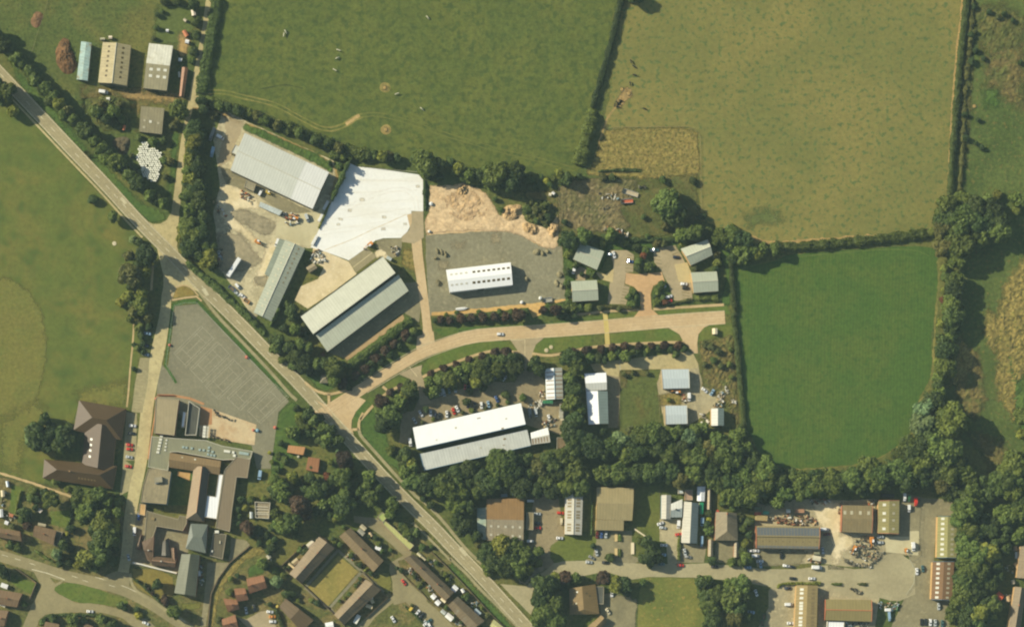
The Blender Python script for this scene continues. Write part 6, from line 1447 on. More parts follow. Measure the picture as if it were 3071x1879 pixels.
# heaps, scrap and rubble
def heap(t, pts, h, mat, name, label, cat, seed=0, rough=.35):
    w = np.array(wpts(TT(t, pts))); ctr = w.mean(0)
    bx = w - ctr
    verts = [(0, 0, h)]; faces = []
    nr, na = 9, 40
    ang = np.arctan2(bx[:,1], bx[:,0]); rr = np.hypot(bx[:,0], bx[:,1]); o_ = np.argsort(ang); ang, rr = ang[o_], rr[o_]
    A2 = np.concatenate([ang-2*math.pi, ang, ang+2*math.pi]); R2 = np.concatenate([rr, rr, rr])
    for k in range(1, nr+1):
        f = k/nr
        for j in range(na):
            a = -math.pi+2*math.pi*j/na; R = np.interp(a, A2, R2)*f
            x, y = R*math.cos(a), R*math.sin(a)
            z = h*(1-f**2.2)*(1+rough*1.6*mnoise.noise((x*.35+seed, y*.35, seed))+rough*mnoise.noise((x*1.1, y*1.1+seed, seed)))
            verts.append((x, y, max(0, z) if k < nr else 0))
    for j in range(na): faces.append((0, 1+j, 1+(j+1)%na))
    for k in range(nr-1):
        for j in range(na):
            a = 1+k*na+j; b = 1+k*na+(j+1)%na
            faces.append((a, a+na, b+na, b))
    o = link(name, mesh_of(name, verts, faces, mat), None, (ctr[0], ctr[1], .03))
    tag(o, label, cat); return o
hm_brown = gmat('manure', (122,94,70), (106,84,64), (148,112,82), alt_scale=.15, fine=.35)
hm_bram = gmat('bramble', (84,94,56), (104,104,64), (64,78,48), alt_scale=.12, fine=.4, tuft_scale=.7)
hm_grav = gmat('gravel_heap', (146,138,110), (120,114,92), None, fine=.25)
hm_white = gmat('white_rubble', (232,226,206), (196,180,146), (250,246,236), alt_scale=.3, fine=.3, tuft_scale=.8)
hm_earth = gmat('earth_heap', (198,168,126), (178,150,114), (210,182,138), alt_scale=.2, fine=.35)
hm_ash = gmat('dark_heap', (108,100,82), (92,88,76), None, fine=.3)
heap('a', [(600,355),(655,380),(660,470),(700,560),(725,600),(690,690),(620,700),(560,640),(530,540),(545,430)], 2.6, hm_brown, 'manure_heap', 'large rust brown heap west of the pale blue shed', 'heap', 1)
heap('a', [(345,110),(400,130),(385,200),(345,265),(300,240),(310,160)], .8, gmat('bare_heap', (140,108,84), (120,98,74), fine=.25), 'soil_heap', 'flat brown soil heap by the field fence', 'heap', 2)
heap('a', [(1060,1330),(1130,1295),(1220,1310),(1215,1390),(1170,1460),(1100,1410)], 1.6, hm_ash, 'ash_heap', 'dark grey heap north of the white bales', 'heap', 3)
heap('a', [(800,940),(920,925),(1100,920),(1210,940),(1215,1100),(1180,1190),(1020,1215),(900,1170),(830,1060)], 2.4, hm_bram, 'bramble_mound', 'round overgrown bramble mound between road and small grey barn', 'shrubs', 4, .9)
heap('k', [(1190,520),(1300,450),(1420,450),(1530,480),(1530,640),(1500,790),(1400,740),(1310,720),(1200,650)], 3.2, hm_bram, 'overgrown_mound', 'weed covered soil mound on the bare earth plot', 'mound', 5, .8)
heap('k', [(960,600),(1090,510),(1180,510),(1190,600),(1100,680),(980,660)], 1.8, hm_earth, 'soil_heap', 'brown soil heap with weeds west of the overgrown mound', 'mound', 6, .6)
heap('k', [(1190,720),(1300,720),(1390,800),(1350,850),(1270,820),(1190,770)], 1.5, hm_earth, 'soil_heap', 'broken soil heap below the overgrown mound', 'mound', 7, .8)
heap('k', [(450,370),(500,290),(560,270),(590,330),(520,400),(460,400)], 1.6, hm_earth, 'soil_heap', 'soil ridge at the north edge of the bare earth', 'mound', 8, .7)
heap('k', [(1500,830),(1530,700),(1570,700),(1575,830),(1550,890)], 1.8, hm_earth, 'soil_heap', 'narrow soil ridge by the eastern fence of the earth plot', 'mound', 9, .7)
for k, (x, y, a, b) in enumerate([(235,1030,16,40),(282,1042,16,42),(325,1068,20,42),(245,1390,22,44),(1240,1345,30,36),(1618,1300,34,40),(1585,1395,26,46),(1635,1425,24,40),(1362,1040,48,36),(1418,1055,22,34),(1478,1035,18,26),(215,1110,30,14)]):
    pts = [(x+a*math.cos(q)+b*.35*math.sin(q), y+b*math.sin(q)-.2*a*math.cos(q)) for q in lsp(0, 5.6, 9)]
    heap('k', pts, 1.5, hm_grav, 'gravel_heap', 'small gravel heap ' + ('in the northwest of the gravel yard' if x < 340 and y < 1200 else 'left of the white unit' if x < 300 else 'right of the white unit' if x < 1300 else 'in the northeast of the gravel yard' if y < 1200 else 'by the eastern fence of the gravel yard'), 'heap', 20+k)
SCM = [omat('scrap_'+n_, rgb, var=.25, rough=.8) for n_, rgb in (('rust',(142,98,74)),('white',(226,220,202)),('dark',(74,72,64)),('tan',(190,166,126)),('blue',(140,160,164)),('orange',(184,112,78)),('grey',(146,141,120)))]
def scrap(t, pts, n, label, seed, weights, name='scrap_pile', cat='scrap', smax=2.2, hmax=1.3):
    rr = random.Random(seed)
    w = wpts(TT(t, pts)); cx_ = sum(p[0] for p in w)/len(w); cy_ = sum(p[1] for p in w)/len(w)
    xs = [p[0] for p in w]; ys = [p[1] for p in w]
    m = MB(); k = 0; tries = 0
    def inside(x, y):
        r_ = False
        for i in range(len(w)):
            (ax, ay), (bx, by) = w[i], w[(i+1) % len(w)]
            if (ay > y) != (by > y) and x < (bx-ax)*(y-ay)/(by-ay)+ax: r_ = not r_
        return r_
    while k < n and tries < 5000:
        tries += 1
        x = rr.uniform(min(xs), max(xs)); y = rr.uniform(min(ys), max(ys))
        if not inside(x, y): continue
        L = rr.uniform(.5, smax); W = rr.uniform(.3, smax*.5); H = rr.uniform(.2, hmax)
        z = rr.uniform(0, .5)
        m.box(-L/2, L/2, -W/2, W/2, 0, H, rr.choices(range(7), weights)[0], rr.uniform(0, W*.3), rr.uniform(0, 3.1), (x-cx_, y-cy_, z)); k += 1
    o = link(name, m.mesh(name, SCM), None, (cx_, cy_, .06))
    o['kind'] = 'stuff'
    tag(o, label, cat); return o
scrap('i', [(1340,300),(1390,220),(1440,210),(1500,300),(1470,350),(1400,340)], 46, 'white rubble and sacks at the corner of the white concrete', 1, (1,9,1,2,2,1,1))
scrap('z', [(350,470),(480,450),(700,460),(790,490),(800,540),(640,545),(380,530)], 130, 'rusty scrap heap north of the solar roof', 2, (6,2,4,6,0,3,3))
scrap('z', [(720,310),(840,300),(920,320),(880,350),(740,345)], 34, 'scrap along the trees at the scrap yard', 3, (4,3,3,3,0,2,2))
scrap('z', [(230,335),(440,340),(480,380),(280,370)], 24, 'scrap under the hedge of the scrap yard', 4, (5,1,4,4,0,2,2))
scrap('z', [(1150,690),(1220,650),(1330,660),(1360,780),(1420,800),(1330,900),(1240,880),(1150,850),(1080,830)], 150, 'dark machinery heap south of the brown works roof', 5, (1,1,7,3,0,1,9), 'machinery_heap', 'machinery', 1.9, 1.2)
scrap('z', [(1030,850),(1150,900),(1280,910),(1400,830),(1430,810),(1290,945),(1120,930),(1030,890)], 80, 'grey rubble bank round the turning circle', 6, (0,1,5,2,0,0,9), 'rubble_bank', 'rubble', 1.6, .9)
scrap('z', [(985,340),(1020,340),(1015,420),(985,450)], 14, 'coloured clutter at the west of the brown works roof', 7, (2,2,2,3,3,3,1))
scrap('z', [(1255,310),(1350,300),(1345,370),(1270,360)], 22, 'tan timber pile north of the olive yellow roof', 8, (0,1,1,9,0,1,1))
scrap('z', [(700,870),(760,820),(820,850),(830,900),(740,910)], 20, 'builders rubble at the works road', 9, (1,5,2,4,0,1,3))
scrap('w', [(1420,900),(1460,850),(1480,880),(1470,960),(1420,940)], 34, 'white and tan rubble east of the digger yard', 10, (1,5,2,4,1,1,3))
scrap('w', [(1475,815),(1510,815),(1520,880),(1480,890)], 12, 'white crates in the weeds', 11, (0,6,1,1,1,0,3))
scrap('w', [(1560,930),(1600,930),(1590,970),(1550,960)], 10, 'grey sacks near the boundary hedge', 12, (0,4,1,1,2,0,3))
scrap('w', [(1370,980),(1470,950),(1470,1010),(1380,1010)], 16, 'tyres and timber north of the two tone unit', 13, (1,2,3,4,1,0,4))
scrap('w', [(1085,880),(1130,870),(1130,960),(1085,960)], 18, 'tan pallets beside the white van', 14, (1,2,1,7,0,3,1))
scrap('w', [(1265,1065),(1335,1065),(1335,1165),(1265,1165)], 14, 'white stacked panels west of the two tone unit', 15, (0,8,1,1,0,0,2), 'panel_stack', 'stack', 3.0, .5)
scrap('l', [(580,255),(650,250),(650,310),(470,310),(460,240),(520,240)], 22, 'dumped panels on the waste ground', 16, (0,4,4,1,3,0,4))
scrap('l', [(830,180),(900,180),(900,230),(830,230)], 10, 'dark dumped parts behind the open trailer', 17, (0,1,8,1,0,0,2))
scrap('l', [(490,560),(640,580),(740,620),(720,660),(520,620)], 28, 'white and tan rubbish along the office hedge', 18, (1,7,1,4,0,2,1))
scrap('l', [(490,370),(580,360),(580,440),(510,460)], 18, 'dark charred patch of debris on the waste ground', 19, (0,0,8,1,0,0,3), 'debris', 'debris', 1.4, .5)
scrap('u', [(1420,420),(1470,410),(1480,480),(1430,480)], 16, 'tan stacked goods by the striped display house', 20, (1,3,3,6,0,1,1))
scrap('u', [(1270,540),(1400,530),(1420,640),(1300,560)], 26, 'dark stacked goods east of the factory', 21, (0,3,5,2,3,0,4))
scrap('u', [(1450,720),(1600,700),(1610,780),(1460,790)], 30, 'mixed goods in the yard behind the factory', 22, (1,4,5,2,2,0,3))
scrap('u', [(1415,520),(1460,520),(1460,590),(1420,580)], 12, 'white bags by the green awning', 23, (0,9,0,1,0,0,1))
scrap('h', [(1090,1070),(1240,1060),(1250,1170),(1150,1180),(1080,1120)], 34, 'white and orange machine parts at the slab edge', 24, (1,6,2,3,1,5,1))
scrap('h', [(420,930),(470,960),(560,1080),(560,1110),(480,1060)], 18, 'clutter under the west yard trees', 25, (1,3,2,3,2,1,3))
scrap('h', [(690,850),(740,860),(830,950),(800,1010),(770,960),(700,920)], 22, 'sandy debris in the western yard', 26, (2,3,1,8,0,1,1))
scrap('i', [(475,230),(530,200),(535,330),(480,420)], 20, 'dark clutter by the yard hedge', 27, (1,2,6,2,1,0,3))
scrap('j', [(1020,1040),(1130,1040),(1110,1170),(1060,1180)], 18, 'grey blocks on the rough hardstanding', 28, (0,3,2,3,0,0,6))
scrap('p', [(900,480),(960,520),(1040,560),(1080,590),(1220,620),(1100,600),(940,550)], 26, 'dark planters and benches along the terrace edge', 29, (0,0,9,1,0,0,1), 'planters', 'planters', 1.8, .8)
scrap('p', [(870,760),(960,790),(1100,830),(1090,850),(900,800)], 22, 'dark planters along the domed roof', 30, (0,0,9,1,0,0,1), 'planters', 'planters', 1.6, .8)
scrap('q', [(740,830),(800,800),(800,1040),(760,1060),(740,960)], 26, 'rooftop clutter yard beside the long slate wing', 31, (3,4,3,3,2,0,3))
scrap('A', [(185,1290),(260,1330),(210,1350)], 10, 'blue goods beside the red trimmed hall', 32, (0,2,2,1,8,0,2))
scrap('z', [(1060,1465),(1300,1465),(1300,1500),(1060,1500)], 30, 'goods along the south of the red trimmed hall', 33, (0,3,5,1,5,0,3))
scrap('z', [(1370,1260),(1420,1290),(1540,1270),(1560,1320),(1430,1320)], 24, 'clutter near the bottom right works gate', 34, (1,3,5,2,3,1,2))
scrap('z', [(1100,1140),(1200,1150),(1200,1190),(1150,1190)], 14, 'dark pallets on the works forecourt', 35, (0,0,8,1,0,0,3))
for k, (t, pts) in enumerate([('C',[(180,510),(300,500),(330,640),(240,660)]),('C',[(340,640),(450,720),(430,760),(330,740)]),('C',[(510,830),(640,840),(640,960),(560,960)]),('C',[(900,1340),(1000,1300),(1000,1400),(920,1400)]),('C',[(980,1440),(1100,1440),(1100,1500)]),('C',[(600,400),(700,420),(640,520),(560,480)]),('C',[(760,560),(960,680),(900,760),(760,640)]),('C',[(1260,1110),(1380,1080),(1370,1160),(1270,1180)]),
      ('r',[(1640,820),(1720,850),(1780,950),(1700,900)]),('r',[(960,660),(1080,680),(1060,760),(980,720)]),('o',[(0,200),(60,210),(50,380),(0,380)]),('o',[(30,420),(150,440),(130,520),(40,500)]),('A',[(1330,930),(1440,960),(1420,1040),(1340,1000)]),('A',[(1320,1220),(1430,1200),(1450,1280),(1340,1270)]),('r',[(430,640),(560,600),(640,560),(560,680)]),('q',[(1500,690),(1560,690),(1560,760),(1500,740)])]):
    scrap(t, pts, 14, 'small garden clutter ' + ('behind the terraces' if t in 'C' else 'by the terrace gardens' if t == 'r' else 'at the left edge gardens' if t == 'o' else 'by the right edge terrace' if t == 'A' else 'at the hedge bank'), 60+k, (2,5,3,5,2,1,4), 'garden_clutter', 'clutter', 1.6, .8)
# silage bales
bal = MB(); bal.tube((0,0,.02), (0,0,.14), .52, .60, 14); bal.tube((0,0,.14), (0,0,1.02), .60, .60, 14); bal.tube((0,0,1.02), (0,0,1.14), .60, .50, 14)
bme = bal.mesh('silage_bale', omat('white_wrap', (255,251,228), var=.01, rough=.4))
bp = wpts(TT('a', [(1320,1350),(1390,1335),(1400,1400),(1450,1390),(1520,1440),(1525,1530),(1500,1650),(1470,1725),(1420,1705),(1340,1670),(1320,1580),(1290,1490)]))
xs = [p[0] for p in bp]; ys = [p[1] for p in bp]; rb = random.Random(3)
yy = min(ys); rowk = 0
while yy < max(ys):
    xx = min(xs) + (.65 if rowk % 2 else 0)
    while xx < max(xs):
        x, y = xx+rb.uniform(-.2,.2), yy+rb.uniform(-.15,.15)
        r_ = False
        for i in range(len(bp)):
            (ax, ay), (bx, by) = bp[i], bp[(i+1) % len(bp)]
            if (ay > y) != (by > y) and x < (bx-ax)*(y-ay)/(by-ay)+ax: r_ = not r_
        if r_ and rb.random() > .02:
            o = link('silage_bale', bme, None, (x, y, .03), rb.uniform(0, 6)); tag(o, 'white wrapped silage bale in the bright stack beside the lane', 'bale', 'white silage bales beside the lane', True)
        xx += 1.36
    yy += 1.30; rowk += 1
# ring feeders
for t, x, y, lb in (('c',485,825,'northern straw ring feeder in the pasture'),('c',495,1220,'southern straw ring feeder in the pasture'),('d',1150,840,'straw ring feeder at the north of the trodden earth'),('d',1215,880,'dark centred feeder on the trodden earth'),('f',1420,1000,'small ring feeder in the eastern field')):
    r = put('ring_feeder', lb, 'feeder', t, x, y, 0, .05)
    for zz, nm in ((.35,'rail'),(.9,'rail')):
        m = MB()
        for k in range(20):
            a, b = 2*math.pi*k/20, 2*math.pi*(k+1)/20
            m.tube((1.4*math.cos(a),1.4*math.sin(a),zz),(1.4*math.cos(b),1.4*math.sin(b),zz),.05,.05,5)
        link(nm, m.mesh(nm, trim_dark), r)
    m = MB(); m.tube((0,0,0),(0,0,.45),1.2,.7,14); link('hay', m.mesh('hay', omat('hay', (186,156,96), var=.25)), r)
# ------------------------------------------------------------------ cattle
def cow_mesh(name, graze):
    me = D.meshes.new(name); bm = bmesh.new(); sk = bm.verts.layers.skin.verify()
    P_ = [((-.85,0,1.15),.30),((-.3,0,1.08),.37),((.3,0,1.08),.37),((.75,0,1.15),.30),((1.05,0,1.15 if not graze else .95),.19),
          ((1.35,0,1.3 if not graze else .6),.17),((1.68,0,1.15 if not graze else .28),.10)]
    V = [bm.verts.new(p) for p, r in P_]
    for a, b in zip(V, V[1:]): bm.edges.new((a, b))
    rs = [r for p, r in P_]
    for (sx, root) in ((-.8, 0), (.7, 3)):
        for sy in (-1, 1):
            a = bm.verts.new((sx+(.08 if sx < 0 else 0), sy*.22, .78)); b = bm.verts.new((sx-(.1 if sx < 0 else -.02), sy*.22, .42)); c_ = bm.verts.new((sx, sy*.22, .02))
            bm.edges.new((V[root], a)); bm.edges.new((a, b)); bm.edges.new((b, c_)); rs += [.15, .075, .065]
    t1 = bm.verts.new((-1.12,0,1.05)); t2 = bm.verts.new((-1.2,0,.5)); bm.edges.new((V[0], t1)); bm.edges.new((t1, t2)); rs += [.05, .04]
    for sy in (-1, 1):
        e = bm.verts.new((1.3, sy*.3, 1.36 if not graze else .68)); bm.edges.new((V[5], e)); rs.append(.045)
    bm.verts.ensure_lookup_table()
    for v, r in zip(bm.verts, rs): v[sk].radius = (r, r)
    V[1][sk].use_root = True
    bm.to_mesh(me); bm.free()
    o = D.objects.new('tmp', me); COL.objects.link(o)
    o.modifiers.new('s', 'SKIN'); sb = o.modifiers.new('d', 'SUBSURF'); sb.levels = 1
    dg = bpy.context.evaluated_depsgraph_get(); ev = o.evaluated_get(dg)
    out = D.meshes.new_from_object(ev); out.name = name
    D.objects.remove(o)
    out.polygons.foreach_set('use_smooth', [True]*len(out.polygons))
    return out
cw = [cow_mesh('cow', False), cow_mesh('cow', True)]
hides = dict(black=omat('hide_black', (44,42,40), var=.2, rough=.8), white=omat('hide_white', (204,198,168), var=.05, rough=.8))
CWM = {}
for k, (t, x, y, a, cn, lb) in enumerate([('d',1232,575,70,'black','northernmost black cow near the hedge in the dry pasture'),('d',1258,622,45,'black','black cow just below the northernmost one'),('d',1264,704,10,'black','middle black cow north of the feeders'),('d',1224,782,80,'black','black cow just north of the feeders'),
        ('d',1100,962,50,'black','black cow at the west of the trodden earth'),('d',1135,945,10,'black','black cow in the middle of the trodden earth'),('d',1108,1002,20,'black','black cow at the south of the trodden earth'),('d',1358,1022,15,'black','lone black cow southeast of the feeders'),('d',1080,985,100,'black','black cow beside the earth path'),
        ('c',886,162,50,'white','white cow alone at the top of the pasture'),('c',594,884,-20,'white','white cow between the ring feeders'),('c',830,1022,40,'white','white cow southeast of the ring feeders'),('b',1615,470,20,'white','northern white cow of the group of three'),('b',1604,546,-25,'white','middle white cow of the group of three'),('b',1580,656,30,'white','southern white cow of the group of three'),
        ('b',1118,295,60,'white','small white cow in the west of the pasture'),('b',1104,322,100,'white','white cow beside the small one in the west of the pasture')]):
    key = (k % 2, cn)
    if key not in CWM:
        m2 = cw[k % 2].copy(); m2.materials.clear(); m2.materials.append(hides[cn]); CWM[key] = m2
    p = at(*T(t, x, y), 1.1)
    o = link('cow', CWM[key], None, (p.x, p.y, .02), -rad(a)); o.scale = (1.05,)*3
    tag(o, lb, 'cow', 'cattle in the pastures')

# ------------------------------------------------------------------ fences and walls
def fence(t, pts, label, h=1.1, step=2.5, mat=None, rails=(.45,.95), nm='field_fence', cat='fence', pr=.06, mesh_h=None):
    w = dense(wpts(TT(t, pts)), step); bx, by = w[0]
    r = thing(nm, label, cat, (bx, by, .05))
    mt = mat or omat('fence_timber', (150,136,104), var=.15)
    m = MB()
    for x, y in w[:100]: m.box(-pr, pr, -pr, pr, 0, h, 0, 0, 0, (x-bx, y-by, 0))
    po = link('post', m.mesh('post', mt), r); po['kind'] = 'stuff'
    m = MB()
    for z in rails:
        for a, b in zip(w, w[1:]): m.tube((a[0]-bx, a[1]-by, z), (b[0]-bx, b[1]-by, z), .035, .035, 4)
    link('rail', m.mesh('rail', mt), r)
    if mesh_h:
        m = MB()
        for a, b in zip(w, w[1:]): m.prism([(a[0]-bx-.02,a[1]-by,.05),(b[0]-bx-.02,b[1]-by,.05),(b[0]-bx+.02,b[1]-by,.05),(a[0]-bx+.02,a[1]-by,.05)], [(a[0]-bx-.02,a[1]-by,mesh_h),(b[0]-bx-.02,b[1]-by,mesh_h),(b[0]-bx+.02,b[1]-by,mesh_h),(a[0]-bx+.02,a[1]-by,mesh_h)], 0, True)
        link('panel', m.mesh('panel', mt), r)
fence('P', [(1814,388),(1850,382),(2060,380),(2090,392),(2100,410),(2102,530),(2104,640)], 'post and rail fence round the straw coloured enclosure')
fence('a', [(455,-10),(420,120),(350,330),(310,470),(270,545)], 'old fence between two pastures at the top left', 1.2)
fence('k', [(1600,320),(1612,600),(1625,900),(1650,1100),(1690,1500)], 'fence between the earth plot and the offices', 1.4)
fence('j', [(560,108),(650,140),(1000,182),(1345,232),(1398,300),(1402,640),(1420,1000)], 'dark fence round the white concrete yard', 1.6, mat=trim_dark)
fence('i', [(75,742),(170,722),(282,716),(600,1060),(900,1370),(1130,1600)], 'pale wire fence on the road side of the courts', 2.4, 3, omat('fence_wire', (190,196,180), var=.05), (1.2,2.35), 'court_fence', 'fence', .04)
fence('i', [(70,750),(50,900),(22,1100),(-5,1300),(70,1450)], 'pale wire fence on the lane side of the courts', 2.4, 3, MATS['fence_wire'], (1.2,2.35), 'court_fence', 'fence', .04)
fence('A', [(470,900),(515,985),(510,1110),(440,1215)], 'pale railing round the east of the turning circle', 1.1, 2, MATS['fence_wire'], (.6,1.05), 'railing', 'railing', .05)
fence('A', [(560,300),(575,400),(555,640),(575,860),(500,920)], 'dark fence between the yellow and olive roofs', 1.8, 2.5, trim_dark, (.5,1.7))
fence('z', [(1030,850),(1040,890),(1120,935),(1260,945),(1330,900),(1430,815)], 'dark fence round the machinery heap', 1.6, 2.5, trim_dark, (.5,1.5))
fence('w', [(500,665),(495,900),(488,1190)], 'fence on the west of the vacant lot', 1.3)
fence('w', [(852,800),(862,900),(880,1180)], 'fence on the east of the vacant lot', 1.3)
fence('y', [(560,180),(562,480)], 'fence between the works lawn and the grey roofs', 1.5)
def wall(t, pts, label, h, mat, th=.25, nm='garden_wall'):
    w = wpts(TT(t, pts)); bx, by = w[0]
    m = MB()
    for a, b in zip(w, w[1:]):
        d = Vector((b[0]-a[0], b[1]-a[1])).normalized()*th/2; n = (-d.y, d.x)
        q = [(a[0]-bx-n[0], a[1]-by-n[1]), (b[0]-bx-n[0], b[1]-by-n[1]), (b[0]-bx+n[0], b[1]-by+n[1]), (a[0]-bx+n[0], a[1]-by+n[1])]
        m.prism([(*p, 0) for p in q], [(*p, h) for p in q], 0, True)
    o = link(nm, m.mesh(nm, mat), None, (bx, by, .03)); tag(o, label, 'wall')
wall('o', [(1255,900),(1330,915),(1500,960),(1670,1000)], 'white garden wall in front of the old courtyard houses', 1.8, wall_white, .9)
wall('q', [(1320,590),(1090,780),(960,960),(880,1130),(840,1508)], 'dark curving wall along the hedge bank', 1.2, omat('old_wall', (120,104,82), var=.15), .5)
wall('r', [(600,410),(740,520),(880,635)], 'garden wall at the north end of the northwest terrace', 1.6, MATS['old_wall'])
wall('r', [(160,790),(260,840),(520,1065),(800,1330),(960,1500)], 'garden wall along the southwest of the green', 1.5, MATS['old_wall'])
wall('r', [(1160,890),(1380,1110),(1440,1180),(1200,1400)], 'garden wall behind the southeast terrace', 1.5, MATS['old_wall'])
wall('r', [(240,820),(500,570)], 'garden wall of the rough lawn', 1.5, MATS['old_wall'])
wall('C', [(610,290),(850,520),(1150,830),(1480,1190),(1640,1360),(1800,1508)], 'long brown wall between terrace gardens and main road', 1.5, MATS['old_wall'], .3)
wall('C', [(90,590),(280,790),(430,920),(580,1090),(740,1200)], 'low front wall of the long brown terrace', 1.0, MATS['old_wall'], .25)
wall('o', [(150,955),(345,1090),(280,1250)], 'brown garden wall round the corner lawn', 1.8, MATS['old_wall'], .4)
wall('n', [(1480,890),(1640,895)], 'red brick wall at the head of the square school block', 1.2, wall_brick, .4)
wall('y', [(150,620),(150,700)], 'cream planter wall in the tan hall car park, north', .6, omat('cream_wall', (216,190,136), var=.06), 1.6, 'planter_wall')
wall('y', [(150,765),(150,840)], 'cream planter wall in the tan hall car park, south', .6, MATS['cream_wall'], 1.6, 'planter_wall')
wall('y', [(305,710),(305,820)], 'pale planter wall beside the works lawn trees', .6, omat('pale_wall', (236,220,184), var=.06), 1.9, 'planter_wall')
wall('y', [(320,580),(430,655)], 'cream kerb wall crossing the works lawn corner', .5, MATS['pale_wall'], .8, 'planter_wall')
# ------------------------------------------------------------------ vegetation
def crown_mesh(name, seed, mat, nleaf=1500, lobes=16, leaf=.12, zr=1.0, spread=.62):
    """foliage: many small leaf clumps on the outside of a cluster of boughs, radius about 1"""
    rr = random.Random(seed)
    L = [(Vector((0, 0, .1)), .62)]
    for k in range(lobes):
        a = rr.uniform(0, 2*math.pi); zz = rr.uniform(-.55, .85)
        q = math.sqrt(max(0, 1-zz*zz))*spread*rr.uniform(.75, 1.12)
        L.append((Vector((q*math.cos(a), q*math.sin(a), zz*.62*zr)), rr.uniform(.24, .42)))
    v = []; f = []
    def leafq(p, n, s):
        u = n.orthogonal().normalized(); w = n.cross(u)
        a = rr.uniform(0, 6.28); u, w = u*math.cos(a)+w*math.sin(a), w*math.cos(a)-u*math.sin(a)
        k = len(v)
        v.extend([tuple(p-u*s-w*s*.7), tuple(p+u*s-w*s*.7), tuple(p+u*s*.8+w*s*.7), tuple(p-u*s*.8+w*s*.7)])
        f.append((k, k+1, k+2, k+3))
    tot = sum(r*r for c_, r in L)
    for c_, r in L:
        for _ in range(int(nleaf*r*r/tot)):
            d = Vector((rr.gauss(0, 1), rr.gauss(0, 1), rr.gauss(0.25, 1))).normalized()
            p = c_ + d*r*rr.uniform(.82, 1.12)
            if any((p-c2).length < r2*.78 for c2, r2 in L if c2 is not c_): continue
            n = (d + Vector((rr.gauss(0, .45), rr.gauss(0, .45), rr.gauss(0, .45)))).normalized()
            leafq(p, n, leaf*rr.uniform(.6, 1.25))
    # inner boughs that stop light passing straight through
    for c_, r in L:
        bm = bmesh.new(); bmesh.ops.create_icosphere(bm, subdivisions=1, radius=r*.8)
        k = len(v); v.extend([tuple(q.co+c_) for q in bm.verts]); f.extend([tuple(k+i.index for i in fc.verts) for fc in bm.faces]); bm.free()
    return mesh_of(name, v, f, mat)
LM = dict(o=leafmat('leaf_mid', (112,126,70), (88,105,59)), d=leafmat('leaf_dark', (88,104,62), (72,88,55)), g=leafmat('leaf_fresh', (117,132,71), (95,113,63)),
          y=leafmat('leaf_yellow_green', (146,149,75), (116,124,63)), p=leafmat('leaf_copper', (98,80,68), (82,70,62)), b=leafmat('leaf_blue_green', (136,154,108), (104,124,87)),
          r=leafmat('leaf_red', (142,86,62), (112,80,58)), Y=leafmat('leaf_yellow', (206,194,80), (166,162,70)), n=leafmat('leaf_brown', (118,118,73), (98,102,62)))
WORD = dict(o='mid green', d='dark green', g='fresh green', y='yellowish green', p='copper purple', b='blue green', r='reddish', Y='bright yellow', n='brownish green')
bark = omat('bark', (104,88,66), var=.3)
CR = {}; SH = {}
for ci, cn in enumerate(LM):
    CR[cn] = [crown_mesh('crown', 10*ci+k, LM[cn], 2300, 20, .088, 1.0, .60+.05*k) for k in range(4 if cn in 'odg' else 2)]
    SH[cn] = [crown_mesh('shrub', 500+10*ci+k, LM[cn], 700, 9, .15, .8, .55) for k in range(2)]
def trunk_mesh(seed):
    rr = random.Random(seed); m = MB()
    m.tube((0,0,-.02), (.02,0,.35), .055, .04, 8); m.tube((.02,0,.35), (0,.03,.75), .04, .018, 7)
    for k in range(6):
        a = k*1.05+rr.uniform(-.3,.3); z = .3+.06*k
        m.tube((.015,0,z), (.30*math.cos(a), .30*math.sin(a), z+.22), .022, .008, 5)
    return m.mesh('trunk', bark)
TR = [trunk_mesh(k) for k in range(3)]
PLACED = []
NT = [0]
VEG = []
def trees(where, t, s):
    """s: 'x,y,r[,type]' items in tile pixels; small ones become bushes"""
    for it in s.split():
        q = it.split(',')
        x, y, r = float(q[0]), float(q[1]), float(q[2]); ty = q[3] if len(q) > 3 else R0.choice('ooodg')
        px, py = T(t, x, y); rp = r/TILES[t][2]
        if any(math.hypot(px-a, py-b) < .52*max(rp, c_) for a, b, c_ in PLACED): continue
        PLACED.append((px, py, rp))
        if -40 < px < 3110 and -40 < py < 1920: VEG.append((where, px, py, rp*PX, ty, R0.uniform(0, 6.28), R0.uniform(.84, 1.18)))
def merged(name, items, label):
    """the many small ones beyond the first few hundred, as one mass"""
    vs = []; fs = []; k = 0; mi = []; mats = list(LM.values()); keys = list(LM)
    for (w_, px, py, rm, ty, a, wob) in items:
        me = SH[ty][len(mi) % 2]
        co = np.empty(len(me.vertices)*3); me.vertices.foreach_get('co', co); co = co.reshape(-1, 3)
        tall = rm >= 3.3
        h = rm*1.75+2.5 if tall else rm*1.35+.6
        p = at(px, py, h*.55)
        ca, sa = math.cos(a), math.sin(a)
        sx, sz = rm*1.13, h*(.55 if tall else .62)
        X = co[:,0]*sx*wob; Y = co[:,1]*sx
        vs.append(np.stack([X*ca-Y*sa+p.x, X*sa+Y*ca+p.y, co[:,2]*sz+h*.5], 1))
        fl = [tuple(i+k for i in pl.vertices) for pl in me.polygons]
        fs += fl; mi += [keys.index(ty)]*len(fl); k += len(co)
    o = link(name, mesh_of(name, np.concatenate(vs).tolist(), fs, mats, mi))
    o['kind'] = 'stuff'; tag(o, label, 'plants')
